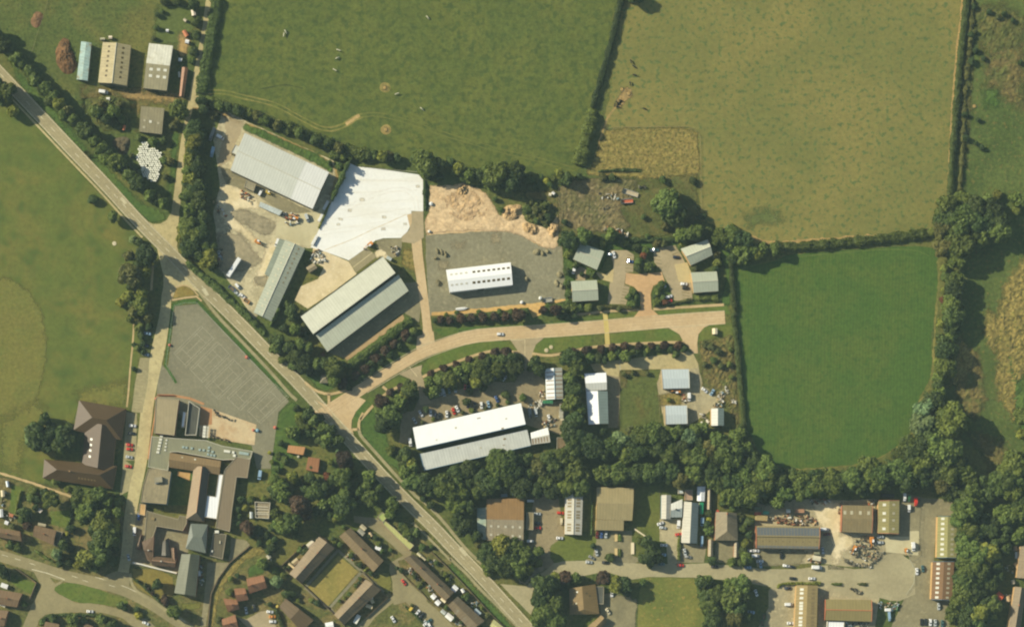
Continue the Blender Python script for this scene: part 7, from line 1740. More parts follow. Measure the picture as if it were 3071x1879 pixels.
def grow():
    big = sorted([v for v in VEG if v[3] >= 3.3], key=lambda v: -v[3])
    cop = [v for v in big if v[4] == 'p']; big = [v for v in big if v[4] != 'p']
    small = sorted([v for v in VEG if v[3] < 3.3], key=lambda v: -v[3])
    for n_, (where, px, py, rm, ty, a, wob) in enumerate(cop+big[:296]):
        h = rm*1.75+2.5
        p = at(px, py, h*.6)
        nm = 'copper_tree' if ty == 'p' else 'tree'
        root = thing(nm, f"{'very large' if rm > 7.4 else 'large' if rm > 5.4 else 'medium' if rm > 4.3 else 'small'} {WORD[ty]} tree {where}", 'tree', (p.x, p.y, 0), a, 'copper leaved trees' if ty == 'p' else 'trees')
        vv = CR[ty]
        c_ = link('crown', vv[n_ % len(vv)], root, (0, 0, h*.60)); c_.scale = (rm*1.15*wob, rm*1.15, h*.46)
        tk = link('trunk', TR[n_ % 3], root); tk.scale = (h*.8,)*3
    for n_, (where, px, py, rm, ty, a, wob) in enumerate(small[:296]):
        h = rm*1.35+.6
        p = at(px, py, h*.5)
        o = link('shrub', SH[ty][n_ % 2], None, (p.x, p.y, h*.42), a)
        o.scale = (rm*1.12*wob, rm*1.12, h*.62)
        tag(o, f"{'small' if rm < 2.2 else 'rounded'} {WORD[ty]} bush {where}", 'bush', 'bushes')
    merged('small_trees', big[296:], 'the many smaller trees filling the hedgerows, belts and gardens')
    merged('small_shrubs', small[296:], 'the many smallest bushes of the hedgerows and gardens')
    print('veg', len(cop), len(big), len(small))
HEDGES = []
def hedge(t, pts, w_px, h, ty, label, nm='hedge', seed=1, dens=5.0, rag=.35, leaf=.42):
    rr = random.Random(seed)
    w = dense(chaikin(wpts(TT(t, pts)), 1, False), 1.2)
    wid = w_px*PX
    bx, by = w[0]
    v = []; f = []
    n = len(w)
    def sect(i):
        a = w[max(0, i-1)]; b = w[min(n-1, i+1)]
        d = Vector((b[0]-a[0], b[1]-a[1])).normalized(); nn = Vector((-d.y, d.x))
        wl_ = wid*(1+rag*1.6*mnoise.noise((w[i][0]*.22, w[i][1]*.22, seed))); hl = h*(1+rag*1.4*mnoise.noise((w[i][0]*.3, w[i][1]*.3, seed+4)))
        if i in (0, n-1): wl_ *= .5; hl *= .7
        return Vector((w[i][0]-bx, w[i][1]-by)), nn, wl_, hl
    S = [sect(i) for i in range(n)]
    # core
    for c_, nn, ww, hh in S:
        for (s_, z) in ((-.42, 0), (-.40, .6), (-.2, .86), (.2, .86), (.40, .6), (.42, 0)):
            v.append((c_.x+nn.x*ww*s_, c_.y+nn.y*ww*s_, hh*z))
    for i in range(n-1):
        for j in range(5):
            f.append((i*6+j, i*6+j+1, (i+1)*6+j+1, (i+1)*6+j))
    for i in range(n-1):
        c_, nn, ww, hh = S[i]; L = math.hypot(w[i+1][0]-w[i][0], w[i+1][1]-w[i][1]); d = Vector((w[i+1][0]-w[i][0], w[i+1][1]-w[i][1]))/max(L, .01)
        for _ in range(int(dens*L*(ww+1.4*hh))):
            a = rr.uniform(0, math.pi); s_ = math.cos(a); z = math.sin(a)
            sg = lambda q: math.copysign(abs(q)**.7, q)
            rad_ = rr.uniform(.9, 1.15)
            off = sg(s_)*ww*.5*rad_; zz = max(.05, sg(z)*hh*rad_)
            tt_ = rr.uniform(0, L)
            p = Vector((c_.x+d.x*tt_+nn.x*off, c_.y+d.y*tt_+nn.y*off, zz))
            nv = Vector((nn.x*s_+rr.gauss(0,.4), nn.y*s_+rr.gauss(0,.4), z+rr.gauss(0,.4))).normalized()
            u = nv.orthogonal().normalized(); q = nv.cross(u); aa = rr.uniform(0, 6.28); u, q = u*math.cos(aa)+q*math.sin(aa), q*math.cos(aa)-u*math.sin(aa)
            sz = leaf*rr.uniform(.55, 1.2); k = len(v)
            v.extend([tuple(p-u*sz-q*sz*.7), tuple(p+u*sz-q*sz*.7), tuple(p+u*sz*.8+q*sz*.7), tuple(p-u*sz*.8+q*sz*.7)]); f.append((k, k+1, k+2, k+3))
    o = link(nm, mesh_of(nm, v, f, LM[ty]), None, (bx, by, .02))
    tag(o, label, 'hedge')
hedge('b', [(480,-40),(462,100),(428,300),(395,500),(360,700),(330,880)], 32, 2.6, 'o', 'wide clipped hedge on the east side of the lane')
hedge('d', [(1150,-40),(1100,150),(1060,350),(1000,560),(950,740),(900,900),(870,1020)], 17, 2.6, 'd', 'long hedge between the green and dry pastures')
hedge('d', [(860,1030),(850,1150),(810,1300),(770,1440),(740,1560)], 34, 4.5, 'o', 'tall thick hedge at the south of the two pastures', rag=.5)
hedge('f', [(1345,-40),(1330,100),(1300,350),(1275,600),(1250,900),(1225,1200),(1200,1508),(1190,1640),(1190,1840)], 17, 2.8, 'd', 'long dark hedge on the east of the dry pasture')
hedge('f', [(1400,-20),(1385,200),(1370,420),(1345,640),(1325,900),(1310,1150),(1300,1508),(1270,1800)], 12, 1.6, 'n', 'ragged second hedge along the eastern field', rag=.9)
hedge('m', [(-490,872),(-300,885),(-120,872),(120,850),(400,820),(700,790),(1000,750),(1080,740)], 25, 2.8, 'o', 'broad hedge between the dry pasture and the green meadow', rag=.4)
hedge('l', [(1700,860),(1705,1000),(1720,1200),(1745,1400)], 13, 2.2, 'd', 'dark boundary hedge east of the offices')
hedge('w', [(1560,120),(1590,330),(1610,560),(1630,760),(1650,960),(1670,1230)], 13, 2.2, 'd', 'dark boundary hedge east of the weedy plot')
hedge('i', [(190,330),(300,440),(420,530),(560,660),(700,790),(830,910),(920,1010)], 18, 2.4, 'o', 'hedge between the rough yard and the main road', rag=.5)
hedge('i', [(1110,640),(1060,780),(1000,880),(975,940)], 11, 3.6, 'g', 'ivy covered hedge at the end of the long works', rag=.6)
hedge('s', [(915,905),(1050,810),(1250,660),(1420,530),(1560,420),(1640,370)], 26, 3.4, 'g', 'tall fresh green hedge in front of the cream roofed hall', rag=.3)
hedge('j', [(560,100),(500,210),(460,320),(400,430),(360,540)], 13, 4.0, 'o', 'hedge on the west of the white concrete yard', rag=.7)
hedge('j', [(340,560),(280,690),(210,850)], 6, 1.4, 'y', 'thin weedy hedge below the white containers', rag=.6)
hedge('j', [(1405,300),(1410,450),(1415,640)], 8, 1.5, 'd', 'weedy hedge line between concrete yard and bare earth', rag=.6)
hedge('d', [(-20,1500),(640,1700),(900,1590)] and [(920,1615),(1180,1600),(1330,1610)], 8, 1.2, 'd', 'low hedge north of the waste ground', rag=.7)
hedge('l', [(440,700),(700,695),(960,690),(1180,690)], 12, 2.0, 'd', 'clipped hedge behind the offices', rag=.4)
hedge('l', [(430,1325),(560,1320),(740,1330),(850,1330)], 9, 1.5, 'n', 'low hedge in front of the west offices', rag=.4)
hedge('l', [(970,1310),(1150,1290),(1330,1250)], 8, 1.4, 'n', 'low hedge in front of the east car park', rag=.4)
hedge('l', [(1370,1240),(1480,1230),(1580,1230)], 20, 1.6, 'y', 'pale planting below the southeast office', rag=.5)
hedge('x', [(1335,660),(1345,740),(1335,850)] and [(1345,200),(1340,420),(1330,640)], 5, 1.0, 'g', 'thin hedge by the narrow white unit', rag=.4)
hedge('y', [(745,650),(743,760),(742,880)], 9, 1.4, 'y', 'clipped hedge down the works drive', rag=.3)
hedge('y', [(185,625),(188,700)], 9, .9, 'g', 'short clipped hedge in the tan hall car park, north', rag=.3)
hedge('y', [(185,770),(185,845)], 9, .9, 'g', 'short clipped hedge in the tan hall car park, south', rag=.3)
hedge('z', [(410,1140),(440,1100),(560,1098),(700,1098),(815,1096)], 8, 1.4, 'y', 'clipped hedge north of the tan ridge roof', rag=.4)
hedge('z', [(920,1100),(1020,1106)], 8, 1.2, 'o', 'short clipped hedge on the works forecourt', rag=.3)
hedge('z', [(1165,1100),(1260,1106)], 7, .9, 'n', 'brown clipped hedge on the works forecourt', rag=.3)
hedge('y', [(900,1060),(940,1200),(970,1340),(1010,1500)], 8, 1.8, 'o', 'hedge on the east of the dry paddock', rag=.5)
hedge('q', [(1610,1300),(1650,1400),(1700,1540)], 12, 2, 'd', 'dark hedge beside the parking court', rag=.4)
hedge('q', [(0,960),(120,1050),(260,1190),(380,1290)], 7, 1.4, 'd', 'hedge round the front garden of the school', rag=.5)
hedge('r', [(820,590),(870,520)], 8, 1.6, 'g', 'short hedge at the top of the green', rag=.3)
hedge('r', [(1170,880),(1220,830)], 7, 1.6, 'y', 'short pale hedge at the end of the northeast terrace', rag=.3)
hedge('C', [(380,880),(450,820),(510,770)], 6, 1.4, 'g', 'short garden hedge by the housing road', rag=.3)
hedge('C', [(1000,1490),(300,1200)] and [(190,1170),(330,1290),(480,1440)], 7, 1.4, 'd', 'hedge along the south side of the housing road', rag=.4)
hedge('o', [(150,200),(170,330),(90,560)] and [(200,220),(175,320),(150,440)], 6, 1.8, 'y', 'thin garden hedge at the left edge', rag=.5)
hedge('o', [(690,370),(670,480),(625,600)], 7, 1.8, 'g', 'garden hedge beside the back lawn', rag=.5)
hedge('o', [(380,1470),(440,1400),(600,1395),(760,1390),(960,1400),(1080,1450)], 8, 1.4, 'd', 'hedge along the south side of the loop road', rag=.5)
hedge('o', [(320,940),(180,850),(40,900)] and [(330,780),(420,850),(500,890)], 8, 1.2, 'g', 'front hedge by the village road', rag=.4)
# tree belts
hedge('a', [(0,400),(150,560),(270,670),(430,840),(590,1060),(800,1230),(960,1400),(1060,1500)], 30, 4.5, 'o', 'thick mixed hedgerow along the main road', rag=.5)
hedge('g', [(980,30),(1100,100),(1210,210),(1300,300),(1420,400),(1500,450)], 28, 4.5, 'o', 'thick end of the hedgerow beside the lane mouth', rag=.5)
hedge('h', [(380,20),(520,60),(700,110),(850,160),(1050,235),(1250,305),(1400,375),(1600,440),(1850,515)], 30, 4.2, 'o', 'broad hedgerow along the south of the green pasture', rag=.45)
hedge('h', [(290,240),(270,420),(270,640),(250,860),(260,1100),(290,1300),(300,1450)], 42, 6, 'd', 'dense understorey of the belt west of the yard', rag=.5)
hedge('v', [(200,420),(500,400),(800,380),(1000,365),(1240,340)], 18, 2.6, 'd', 'dense planting under the northern copper row', rag=.4)
hedge('k', [(420,140),(620,170),(820,200),(1050,210),(1250,250)], 30, 4.5, 'd', 'dense scrub north of the bare earth', rag=.6)
hedge('s', [(880,1080),(1120,920),(1330,730),(1560,550)], 14, 2.0, 'd', 'dark underplanting of the copper row by the estate road', rag=.5)
hedge('l', [(260,660),(420,690),(600,650),(720,720)], 16, 3.0, 'd', 'scrub between the waste ground and the offices', rag=.6)
W1 = 'in the main road hedgerow'
trees(W1, 'a', '30,420,75,d 150,560,70 200,610,55 270,660,60 330,760,70 430,830,70 510,900,60 550,980,65,y 590,1080,65 680,1130,60 740,1190,50 800,1230,75 880,1320,70 960,1400,70 1030,1450,60 -40,300,70,d 640,1040,55,n 460,960,50')
trees(W1, 'g', '1000,40,70 1100,90,80 1210,200,70 1290,280,75 1350,310,60 1420,390,60 1480,430,50,d 1545,465,55,g 1300,180,50 1180,110,50')
trees('at the playing field edge', 'a', '40,870,90,g 130,1040,60,y -50,800,90 20,960,60,d')
trees('along the lane garden', 'a', '1830,40,60 1850,200,50 1850,330,50 1830,480,50 1800,570,40 1660,10,50 1560,10,45 1480,140,30 1470,260,28 1450,360,26,n 1530,110,26')
trees('beside the small grey barn', 'a', '1690,1030,90,o 1640,1180,50,n 1440,1330,50 1300,1300,40 1540,1330,45')
trees('on the bramble mound', 'a', '900,1050,70,o 1000,1110,60,d 1080,1050,70,g 960,980,50,n 1130,980,45,n 1150,1130,40,o')
trees('by the white bales', 'g', '1540,60,40,o 1600,70,45,n 1560,220,35,n 1240,20,30,n')
trees('in the belt west of the yard', 'h', '270,260,80 260,400,80,y 300,330,70 350,90,55 440,140,50,n 220,560,70,y 300,620,80,d 230,740,70,y 310,800,70,d 200,900,70 310,950,80,d 220,1030,70 340,1100,70,d 200,1180,80 330,1250,80,d 240,1340,80 370,1400,70 210,310,60 260,480,60,d 200,660,55,g')
trees('in the belt west of the yard', 'i', '230,60,90 350,60,80,g 220,200,80 400,300,80,y 300,260,70,d 430,380,45 140,100,50,y 130,20,45,y 180,260,50 440,200,55,d')
trees('in the southern pasture hedgerow', 'h', '330,10,55 430,20,50 500,50,55 580,70,55 660,95,55,d 700,110,50 780,140,50,d 850,150,55,n 920,190,55 980,210,50,d 1050,230,55,n 1120,270,50 1180,260,45,d 1250,300,55 1330,340,50 1400,380,55,d 1480,380,50 1540,400,55,d 1620,450,55,n 1700,460,50 1780,500,50,d 1850,520,50')
trees('north of the concrete yard', 'j', '390,10,60,g 480,40,55 560,30,50 660,20,60 760,30,60 850,10,60 930,40,70,y 1010,30,60,n 1100,60,60,d 440,150,45,g 330,100,35')
trees('north of the bare earth plot', 'j', '1400,110,130,o 1300,60,80 1560,120,90,d 1800,160,75,y 1700,90,60 1830,290,45 1600,250,32,g 1480,240,50,d 1420,230,45,g')
trees('north of the bare earth plot', 'k', '500,110,90 600,170,70,g 440,150,50 880,160,130,o 780,110,70 960,110,90 820,260,70 1100,130,110,d 1060,230,110,d 900,280,80,d 1280,230,60 1200,300,60,d 1400,200,45 1460,230,42,Y 1500,270,45 1550,210,50 1650,240,60,d 600,240,60,g 700,220,60 250,200,60,d 1350,300,40,d 1840,190,50,d')
trees('on the overgrown mound', 'k', '1250,560,60,o 1340,560,60,n 1440,520,60,o 1480,640,55,d 1400,640,50,n 1350,690,40,o 1300,480,40,n 880,440,35,o 950,560,30,g')
trees('around the cream roofed hall', 's', '330,480,70,g 300,330,60 140,620,80 240,680,80 380,640,80 470,690,70 430,560,60,d 100,700,70 330,800,90 420,870,90 300,900,60 560,880,80 640,880,80,d 760,900,100,o 850,880,70 700,1000,50 770,1060,75,g 560,960,60,d 420,440,45,n 170,820,60 60,600,60 230,790,60 480,960,60,d 640,760,30,r')
trees('around the cream roofed hall', 'i', '1180,800,60,d 1100,960,50,d 1000,1060,60 1140,730,40')
trees('by the long hedge', 's', '870,1090,60,p 1010,1000,60,p 1120,920,60,p 1230,810,60,p 1330,720,60,p 1440,640,60,p 1560,540,60,p 1660,500,50,o 930,1130,50,d 1060,1030,45,d 1180,950,45,d 1290,850,45,d 1390,760,45,d 1500,680,45,d 1620,590,45,d')
trees('at the west end of the factory', 's', '1300,1290,75,p 1400,1190,50,p 1520,1130,55,p 1620,1150,90,o 1500,1300,80,g 1560,1220,70,y 1400,1440,100,o 1650,1280,60,d 1540,1380,60,g')
trees('at the west end of the factory', 't', '1310,260,110,d 1400,180,80 1290,130,70,g 1390,300,50,y 1250,60,60,g 1480,60,60')
trees('along the footpath north of the factory', 'u', '320,240,46,p 450,185,46,p 580,145,46,p 710,100,46,p 840,55,46,p 980,20,52,p 1090,20,60,p')
trees('in the shrub bed north of the factory', 'u', '300,330,60 400,310,70 350,430,70,g 500,300,80 600,230,70,g 700,180,70 800,200,80 880,150,80,d 950,110,60,g 1050,100,70 1150,80,70,d 1180,180,80,d 660,290,60,d 780,330,70,y 900,280,80,d 1000,200,80 1150,265,55,y 1080,170,60 560,370,40 850,390,50,d 280,420,45,g 720,410,45,d 1020,260,50,d 1230,120,50,d')
trees('by the car park', 'u', '680,530,46,d 1080,460,46,d 1260,480,42,g 1380,120,70,d 1430,200,70,d 1350,180,50,o 740,620,30,y 640,640,26,n 230,740,26,n 340,710,24,y 880,600,24,n 1110,530,26,g 1000,560,24,d 270,610,40,d')
trees('in the column east of the factory', 'w', '30,540,80,d 90,620,75 60,860,80,d 30,740,70 30,960,80 130,1020,65,g 70,1130,80,d 50,1240,90 110,1290,80,d 60,1400,90 100,760,50')
trees('in the belt south of the factory', 'u', '130,1350,80 250,1370,80,d 420,1340,80,d 480,1400,110,g 570,1330,80,o 700,1230,90,d 770,1190,70,d 1000,1120,100,g 1100,1150,110,g 1180,1250,90 930,1380,100 820,1440,90,g 1090,1320,80,g 1300,1120,70 1230,1120,60,g 1420,1210,90,n 1560,1150,100 1680,1100,90,o 1500,1340,80 1620,1270,90,d 1780,1250,100 1800,1120,80 600,1450,90,g 300,1460,60 1250,1420,90,d 1400,1430,80,d 1850,1400,90 1870,1000,80 1750,960,55,d 1320,1280,70,d 700,1360,70,d 1560,1440,80 1700,1400,90,g 60,1250,70,g 120,1160,60,y 60,1100,60 1760,820,60 1740,560,60,g 1830,700,80,g 1780,400,60 1860,560,80 1730,260,55 1800,300,60,g')
trees('west of the grey factory roof', 't', '1410,560,60,g 1560,590,70 1540,720,60,d 1660,760,70,g 1570,860,60,g 1500,640,50,d')
trees('in the belt south of the vacant lot', 'w', '500,1310,75,b 430,1380,80,g 700,1280,90 800,1250,90,g 640,1330,80,d 900,1290,80 1000,1260,70,g 1060,1230,60 1150,1290,75,b 1200,1240,70 1280,1210,60,g 1080,1400,80,d 860,1400,80,d 650,1440,80 560,1460,80,g 250,1400,90 330,1440,80,d 1330,1400,80,n 1420,1340,90 1500,1400,90,d 1600,1290,70,g 1650,1250,60,o 1590,1420,90 1680,1400,70,g 1400,1470,80,d 1250,1470,90 180,1320,80,d 950,1470,80,g 1150,1470,80 750,1380,70,d 980,1370,60 1230,1340,70,d')
trees('north of the brown workshop', 'x', '50,180,80,g 280,220,90 330,130,90,d 400,60,80 540,60,80,g 600,40,70 840,40,80,n 730,130,50,d 900,110,70 800,180,40 1130,90,80,g 1250,50,80 1440,60,80 50,350,75,g 80,500,80,d 130,560,80 180,360,70,d 140,260,70 480,130,60,d 620,140,50,d 1000,40,70,d 180,120,80,g 60,60,80')
trees('below the brown workshop', 'x', '350,800,90,d 480,740,100,y 420,900,90,d 560,860,80 530,960,80,d 690,820,80 640,940,80,g 740,960,60,y 820,800,70 780,860,60,d 340,940,60,g 620,760,80,g 830,900,50,y 290,830,45 360,1000,40,y 700,1040,50,d 240,640,60,d 270,720,50,n 490,860,50,b')
trees('beside the works road mouth', 'x', '880,1130,110,o 960,1100,80 990,1050,60,y 1090,1040,65,p 1180,1050,55,g 870,1250,90,d 970,1300,90 880,1400,100 980,1440,90,g 1060,1450,60 820,1450,70,g 930,1210,60,d 1050,1130,50,d')
trees('in the tan hall car park', 'x', '1450,1050,75,p 1560,1110,80,y 1350,740,32,d 1510,850,50,o')
trees('beside the works lawn', 'y', '440,700,70,d 380,690,45,g 480,830,80,d 400,860,60,d 550,860,50 480,910,45,d 80,850,60,g 120,1100,90,y 230,1120,75 400,1090,40,g 250,1180,50,d')
trees('on the east of the dry paddock', 'y', '950,1080,70,d 1010,1080,60 1090,1200,75 1000,1230,70,d 1040,1330,80 1060,1440,90,d 1220,1120,70,g 1330,1110,90,g 1240,1220,90 1350,1220,80,d 1220,1330,70,g 1310,1330,80,d 1270,1430,80,n 1400,1140,45,d 1050,1130,50,d 1380,1420,60,d')
trees('around the slate roofed house', 'y', '1030,440,45,d 1025,492,30,Y 1030,600,48,g 1060,880,50,d 1250,890,45,g 1380,850,60,g 1370,720,50,y 1340,580,50 1400,520,50 1410,630,45,d 1340,790,45,d 1330,900,50,d 1320,480,40,n 1010,540,40,d')
trees('in the belt north of the slate house', 'y', '1200,260,80,g 1290,250,80 1420,270,90,g 1540,230,70 1500,110,90 1350,70,90,g 1250,140,90,d 1100,150,80,g 1060,50,90 940,50,70 880,60,80,g 760,130,80,n 680,40,80,d 560,30,80,d 450,60,90 330,50,90,d 180,60,90 60,80,80,d 1020,120,60 1560,320,50 950,130,55,y 860,110,70,n 1160,330,50,g 1330,340,50,d 1260,380,40,g 620,100,60,d')
trees('in the belt north of the solar roof', 'z', '60,80,90,d 130,140,80 220,200,90 300,120,100,g 330,200,70,y 420,150,90,d 480,240,80 560,160,70,d 620,120,90,g 640,230,80,g 700,200,80 760,100,80,d 800,170,90 920,190,100,g 900,90,80 1000,120,80,d 1110,110,100,g 1180,170,90,d 1300,80,90 1340,150,90,g 1450,80,90,d 1440,160,60 1540,110,70,g 50,290,80,g 110,330,60,y 420,320,70,g 300,290,60,d 530,290,40,d 210,290,55,d 1060,200,60,d 1240,220,60,d 560,60,60 440,50,60 200,60,70,g')
trees('behind the yellow and olive roofs', 'A', '380,100,110,o 200,130,100,g 100,60,90,g 450,180,90,d 480,80,90 560,100,90,d 700,60,100,d 800,130,100 900,60,90,d 1000,180,80,g 960,120,80 780,230,90,n 840,280,80,d 1040,280,80 960,340,80,d 300,160,70,g 280,60,70,d 620,180,70,d 720,180,60,d 60,180,70,d')
trees('east of the olive and brown roofs', 'A', '960,450,115,g 1050,430,80 930,540,80,g 1000,620,85 1060,680,70,g 960,700,75 990,790,95,g 1090,860,100 1180,830,90,y 1240,860,60 960,900,75,d 1000,980,105,g 1110,1000,90 920,1060,70,d 1000,1090,95 1090,1080,80,g 960,1180,90 1060,1190,90,d 930,1290,85,g 1100,1380,90,y 1000,1330,80,d 870,1400,75,g 960,1450,90 1230,1320,80,g 1160,1280,70,d 1080,1460,80 1040,530,70,d')
trees('at the far eastern edge', 'A', '1270,210,90,g 1330,180,95 1430,130,100,g 1490,200,80 1400,270,80 1490,60,90,g 1280,540,70,d 1330,490,85,g 1440,480,90,g 1480,420,80,d 1240,560,60 1200,640,70,d 1450,700,60,g 1480,640,60 1340,620,60,d 1150,540,60,d 1120,640,70,d 1320,700,60,d 1250,740,60,d 1340,800,60,d 1260,960,60,d 1200,1100,70,d 1280,1050,50,d 1300,1320,45 1180,1420,70,d 1130,200,70,d 1180,300,70,d 1120,360,60,d')
trees('in the belt east of the dry pasture', 'm', '1300,430,75,g 1150,490,90,o 1130,620,80 1300,560,90 1290,660,110,g 1240,780,100 1120,700,80,n 1290,870,110,o 1130,890,80,n 1250,990,80,g 1590,520,80 1650,650,90,d 1660,750,90,g 1480,800,80,g 1450,660,100,d 1420,500,90,d 1640,390,50,y 1800,420,60,g 1860,460,60 1400,760,80,d 1380,860,70,d 1550,600,80,d 1560,720,80,d 1090,770,60,n 1020,740,45,y 1080,560,50 1820,540,45,y 1540,440,60,g')
trees('in the eastern meadow hedgerow', 'm', '1130,1080,45,y 1230,1200,80,g 1220,1300,85 1200,1420,90,g 1150,1160,45,g 1130,1290,40,y 1120,1380,35,r 1160,1480,50,g 1280,1480,60,g')
trees('in the eastern meadow hedgerow', 'B', '1440,420,60,g 1440,520,65 1430,580,50,d 1370,560,40,y 1390,740,60,d 1370,670,45,d 1380,830,60,g 1410,850,60,g 1350,900,40,g 1370,790,45,y 1340,960,40,d 1350,1010,45,g 1420,650,40 1440,720,35,g')
trees('at the southeast corner of the meadow', 'B', '1250,1100,60,b 1240,1190,70,b 1420,1175,95,g 1310,1060,60,d 1160,1330,60,g 1200,1380,80 1250,1330,70,d 1340,1330,80,g 1400,1370,90 1450,1430,90,d 1340,1440,80,d 1230,1440,80,g 1120,1400,55 1080,1460,60,g 1280,1260,70,d 1360,1240,60,d 1000,1480,50,y 1820,1450,80,g 1880,1150,50 1870,1260,40,y')
trees('at the northwest corner of the meadow', 'B', '90,110,44,g 130,150,46,o 170,110,44,g 60,150,36,d 210,130,40,y 250,95,40,g 100,165,34,o 60,20,50 30,60,40,g 120,40,50,d 320,90,45,o')
trees('at the southwest corner of the meadow', 'B', '90,1280,60,g 130,1360,70,n 20,1320,70,d 30,1400,80 250,1480,70,g 180,1440,60,d 340,1500,50,o')
trees('behind the offices', 'l', '180,700,80,d 320,650,75,g 400,680,50,d 580,640,70,g 700,720,50,d 500,720,40,y 1240,630,70,g 1350,610,80 1250,720,50,y 1600,660,75,g 1760,680,70 1560,700,40,d 1650,740,50,d 1780,810,105,y 1850,800,70,g 1480,600,50,d 1430,470,40,d 1700,580,50,g 1010,720,40,n 1070,730,38,n 920,650,30,g 140,630,40,d')
trees('on the waste ground', 'l', '1090,350,130,o 1180,430,100,d 1040,290,60,g 1150,270,60,o 1100,470,70,d 1340,130,40,d 500,100,40,n 590,100,40,d 1230,560,45,y 1080,560,45,n 1330,500,50,n 160,120,60,d 90,60,55,y 130,520,35,d 880,470,30 1060,120,35')
trees('around the office car parks', 'l', '1560,830,42,n 1580,900,42,y 1560,960,35,d 390,1000,40,g 820,760,45,d 880,830,40,r 830,890,40,g 930,950,48,g 820,960,40,d 900,780,42,g 775,1180,40,g 780,1280,42,g 745,1230,36,g 810,1225,30,o 1015,1180,42,g 1050,1115,40,g 1000,1265,42,g 985,1225,30,d 1060,1240,34,o 1080,1270,35,r 150,980,42 160,1100,36,g 170,1200,36,g 240,930,40,g 170,820,40,y 1360,960,36,n 240,1330,46,g 360,1330,46,y 470,1330,34,n 150,1330,50 60,1350,55,p 650,1340,30,n 300,1010,26,d 1230,750,35,g')
trees('north of the estate road', 'v', '270,410,56,p 370,410,56,p 500,400,60,p 620,390,60,p 750,380,60,p 880,370,60,p 1000,370,60,p 1150,350,70,p 1240,320,45,o 200,420,40,d 330,350,30,y 450,330,28,g 700,320,30,g 940,310,30,g 1070,310,35,g')
trees('south of the west offices', 'v', '1430,300,50,p 1520,280,45,d 1590,280,55,p 1660,250,55 1760,270,60,g 1720,220,50 1840,280,50,g 1480,250,35,g 1620,350,50,d 1700,370,40,d 1780,370,36,d')
trees('south of the estate road', 'w', '60,490,42,p 190,470,46,p 330,460,46,p 430,440,46,p 550,430,46,p 680,435,42,p 800,425,42,p 915,420,46,p 1045,425,46,p')
trees('below the copper row', 'w', '110,530,50,g 210,540,50,g 300,540,50 420,520,50,g 560,520,58,g 620,500,48,d 480,500,40,d 1030,510,42,g 760,470,34,y 660,490,34,d 860,460,34,d 980,460,34,d 1100,460,34,o 350,560,40,d 20,560,40,g 740,500,28,d')
trees('along the school lane', 'g', '870,440,48,d 1060,600,58,o 1250,810,42,b 1310,830,45,d 1370,960,105,d 1220,960,52,n 1220,1150,105,n 1370,1130,55,y 1210,1350,70,y 1340,1310,60,y 1330,1430,85,y 1270,1420,60,d 1180,960,30,n 1300,1050,60,d 1300,1200,55,d 1240,1260,45,d')
trees('along the school lane', 'n', '1130,20,50,y 1270,90,70,n 1340,50,80,y 1220,170,40,y 1400,150,55,n 1310,260,48,o 1330,340,45,o 1260,420,28,d 1290,455,32,y 1400,240,40,d 1340,410,34,d 1350,490,30,d 1260,640,26,d 1300,170,45,n')
trees('beside the brown tiled school', 'n', '330,1250,100,d 420,1110,65,d 450,1280,90,d 560,1270,85,d 640,1300,80,d 640,1200,50,d 330,1340,80,d 560,1370,80,d 280,1310,60,b 430,1380,70,d 480,1190,50,d')
trees('in the big garden', 'o', '310,230,50,y 290,280,50 480,300,80,g 240,420,60 260,480,50,g 250,550,42,p 730,270,75,o 840,300,80,g 930,250,75 900,340,60,d 800,420,85,g 1120,330,50,g 1110,420,60 960,540,95,y 800,500,65,d 1090,500,42,Y 1100,560,40,Y 1000,680,115,o 900,740,70,d 820,860,95,y 950,830,95 540,820,60,b 600,740,60,d 680,580,50,d 510,130,38,y 640,210,38,y 100,740,48,g 160,750,46,g 630,630,20,Y 1060,880,60,d 720,350,55,d 1010,330,60,g 1050,290,50,n 1000,430,60 900,460,60,d 740,330,50,g 660,760,50,d 880,600,60,d 1080,640,50,d 1080,760,50,o 730,930,50,y 900,950,55,d 560,130,30,d 420,240,50,d 350,300,40,d 340,380,40,d 120,560,35,n 200,500,40,g 560,900,40,d 640,900,45,d')
trees('by the loop road', 'o', '1140,1310,42,g 1310,1400,42,Y 1650,1370,68,o 1480,1100,52,d 1560,1260,45,p 20,960,55,d 40,1020,50,d 500,1430,50 680,1440,60,g 960,1440,60 1060,1480,55,d 230,1290,36,o 1180,1330,30,d 1300,1340,34,d 400,1460,40,g 780,1450,40 1370,1110,20,n 1400,1150,20,p 1440,1190,22,p 1300,1070,18,d 150,1040,20,d')
trees('between school and main road', 't', '370,170,60,y 470,140,80,d 340,90,50,d 530,230,75 600,200,60,d 640,320,80 700,430,75,g 650,500,60,o 290,370,75,g 230,330,40,g 720,340,70,d 800,450,70,d 420,300,60,o 470,380,60,d 560,380,55,g 590,450,60,d 740,500,45,d 380,240,55,g')
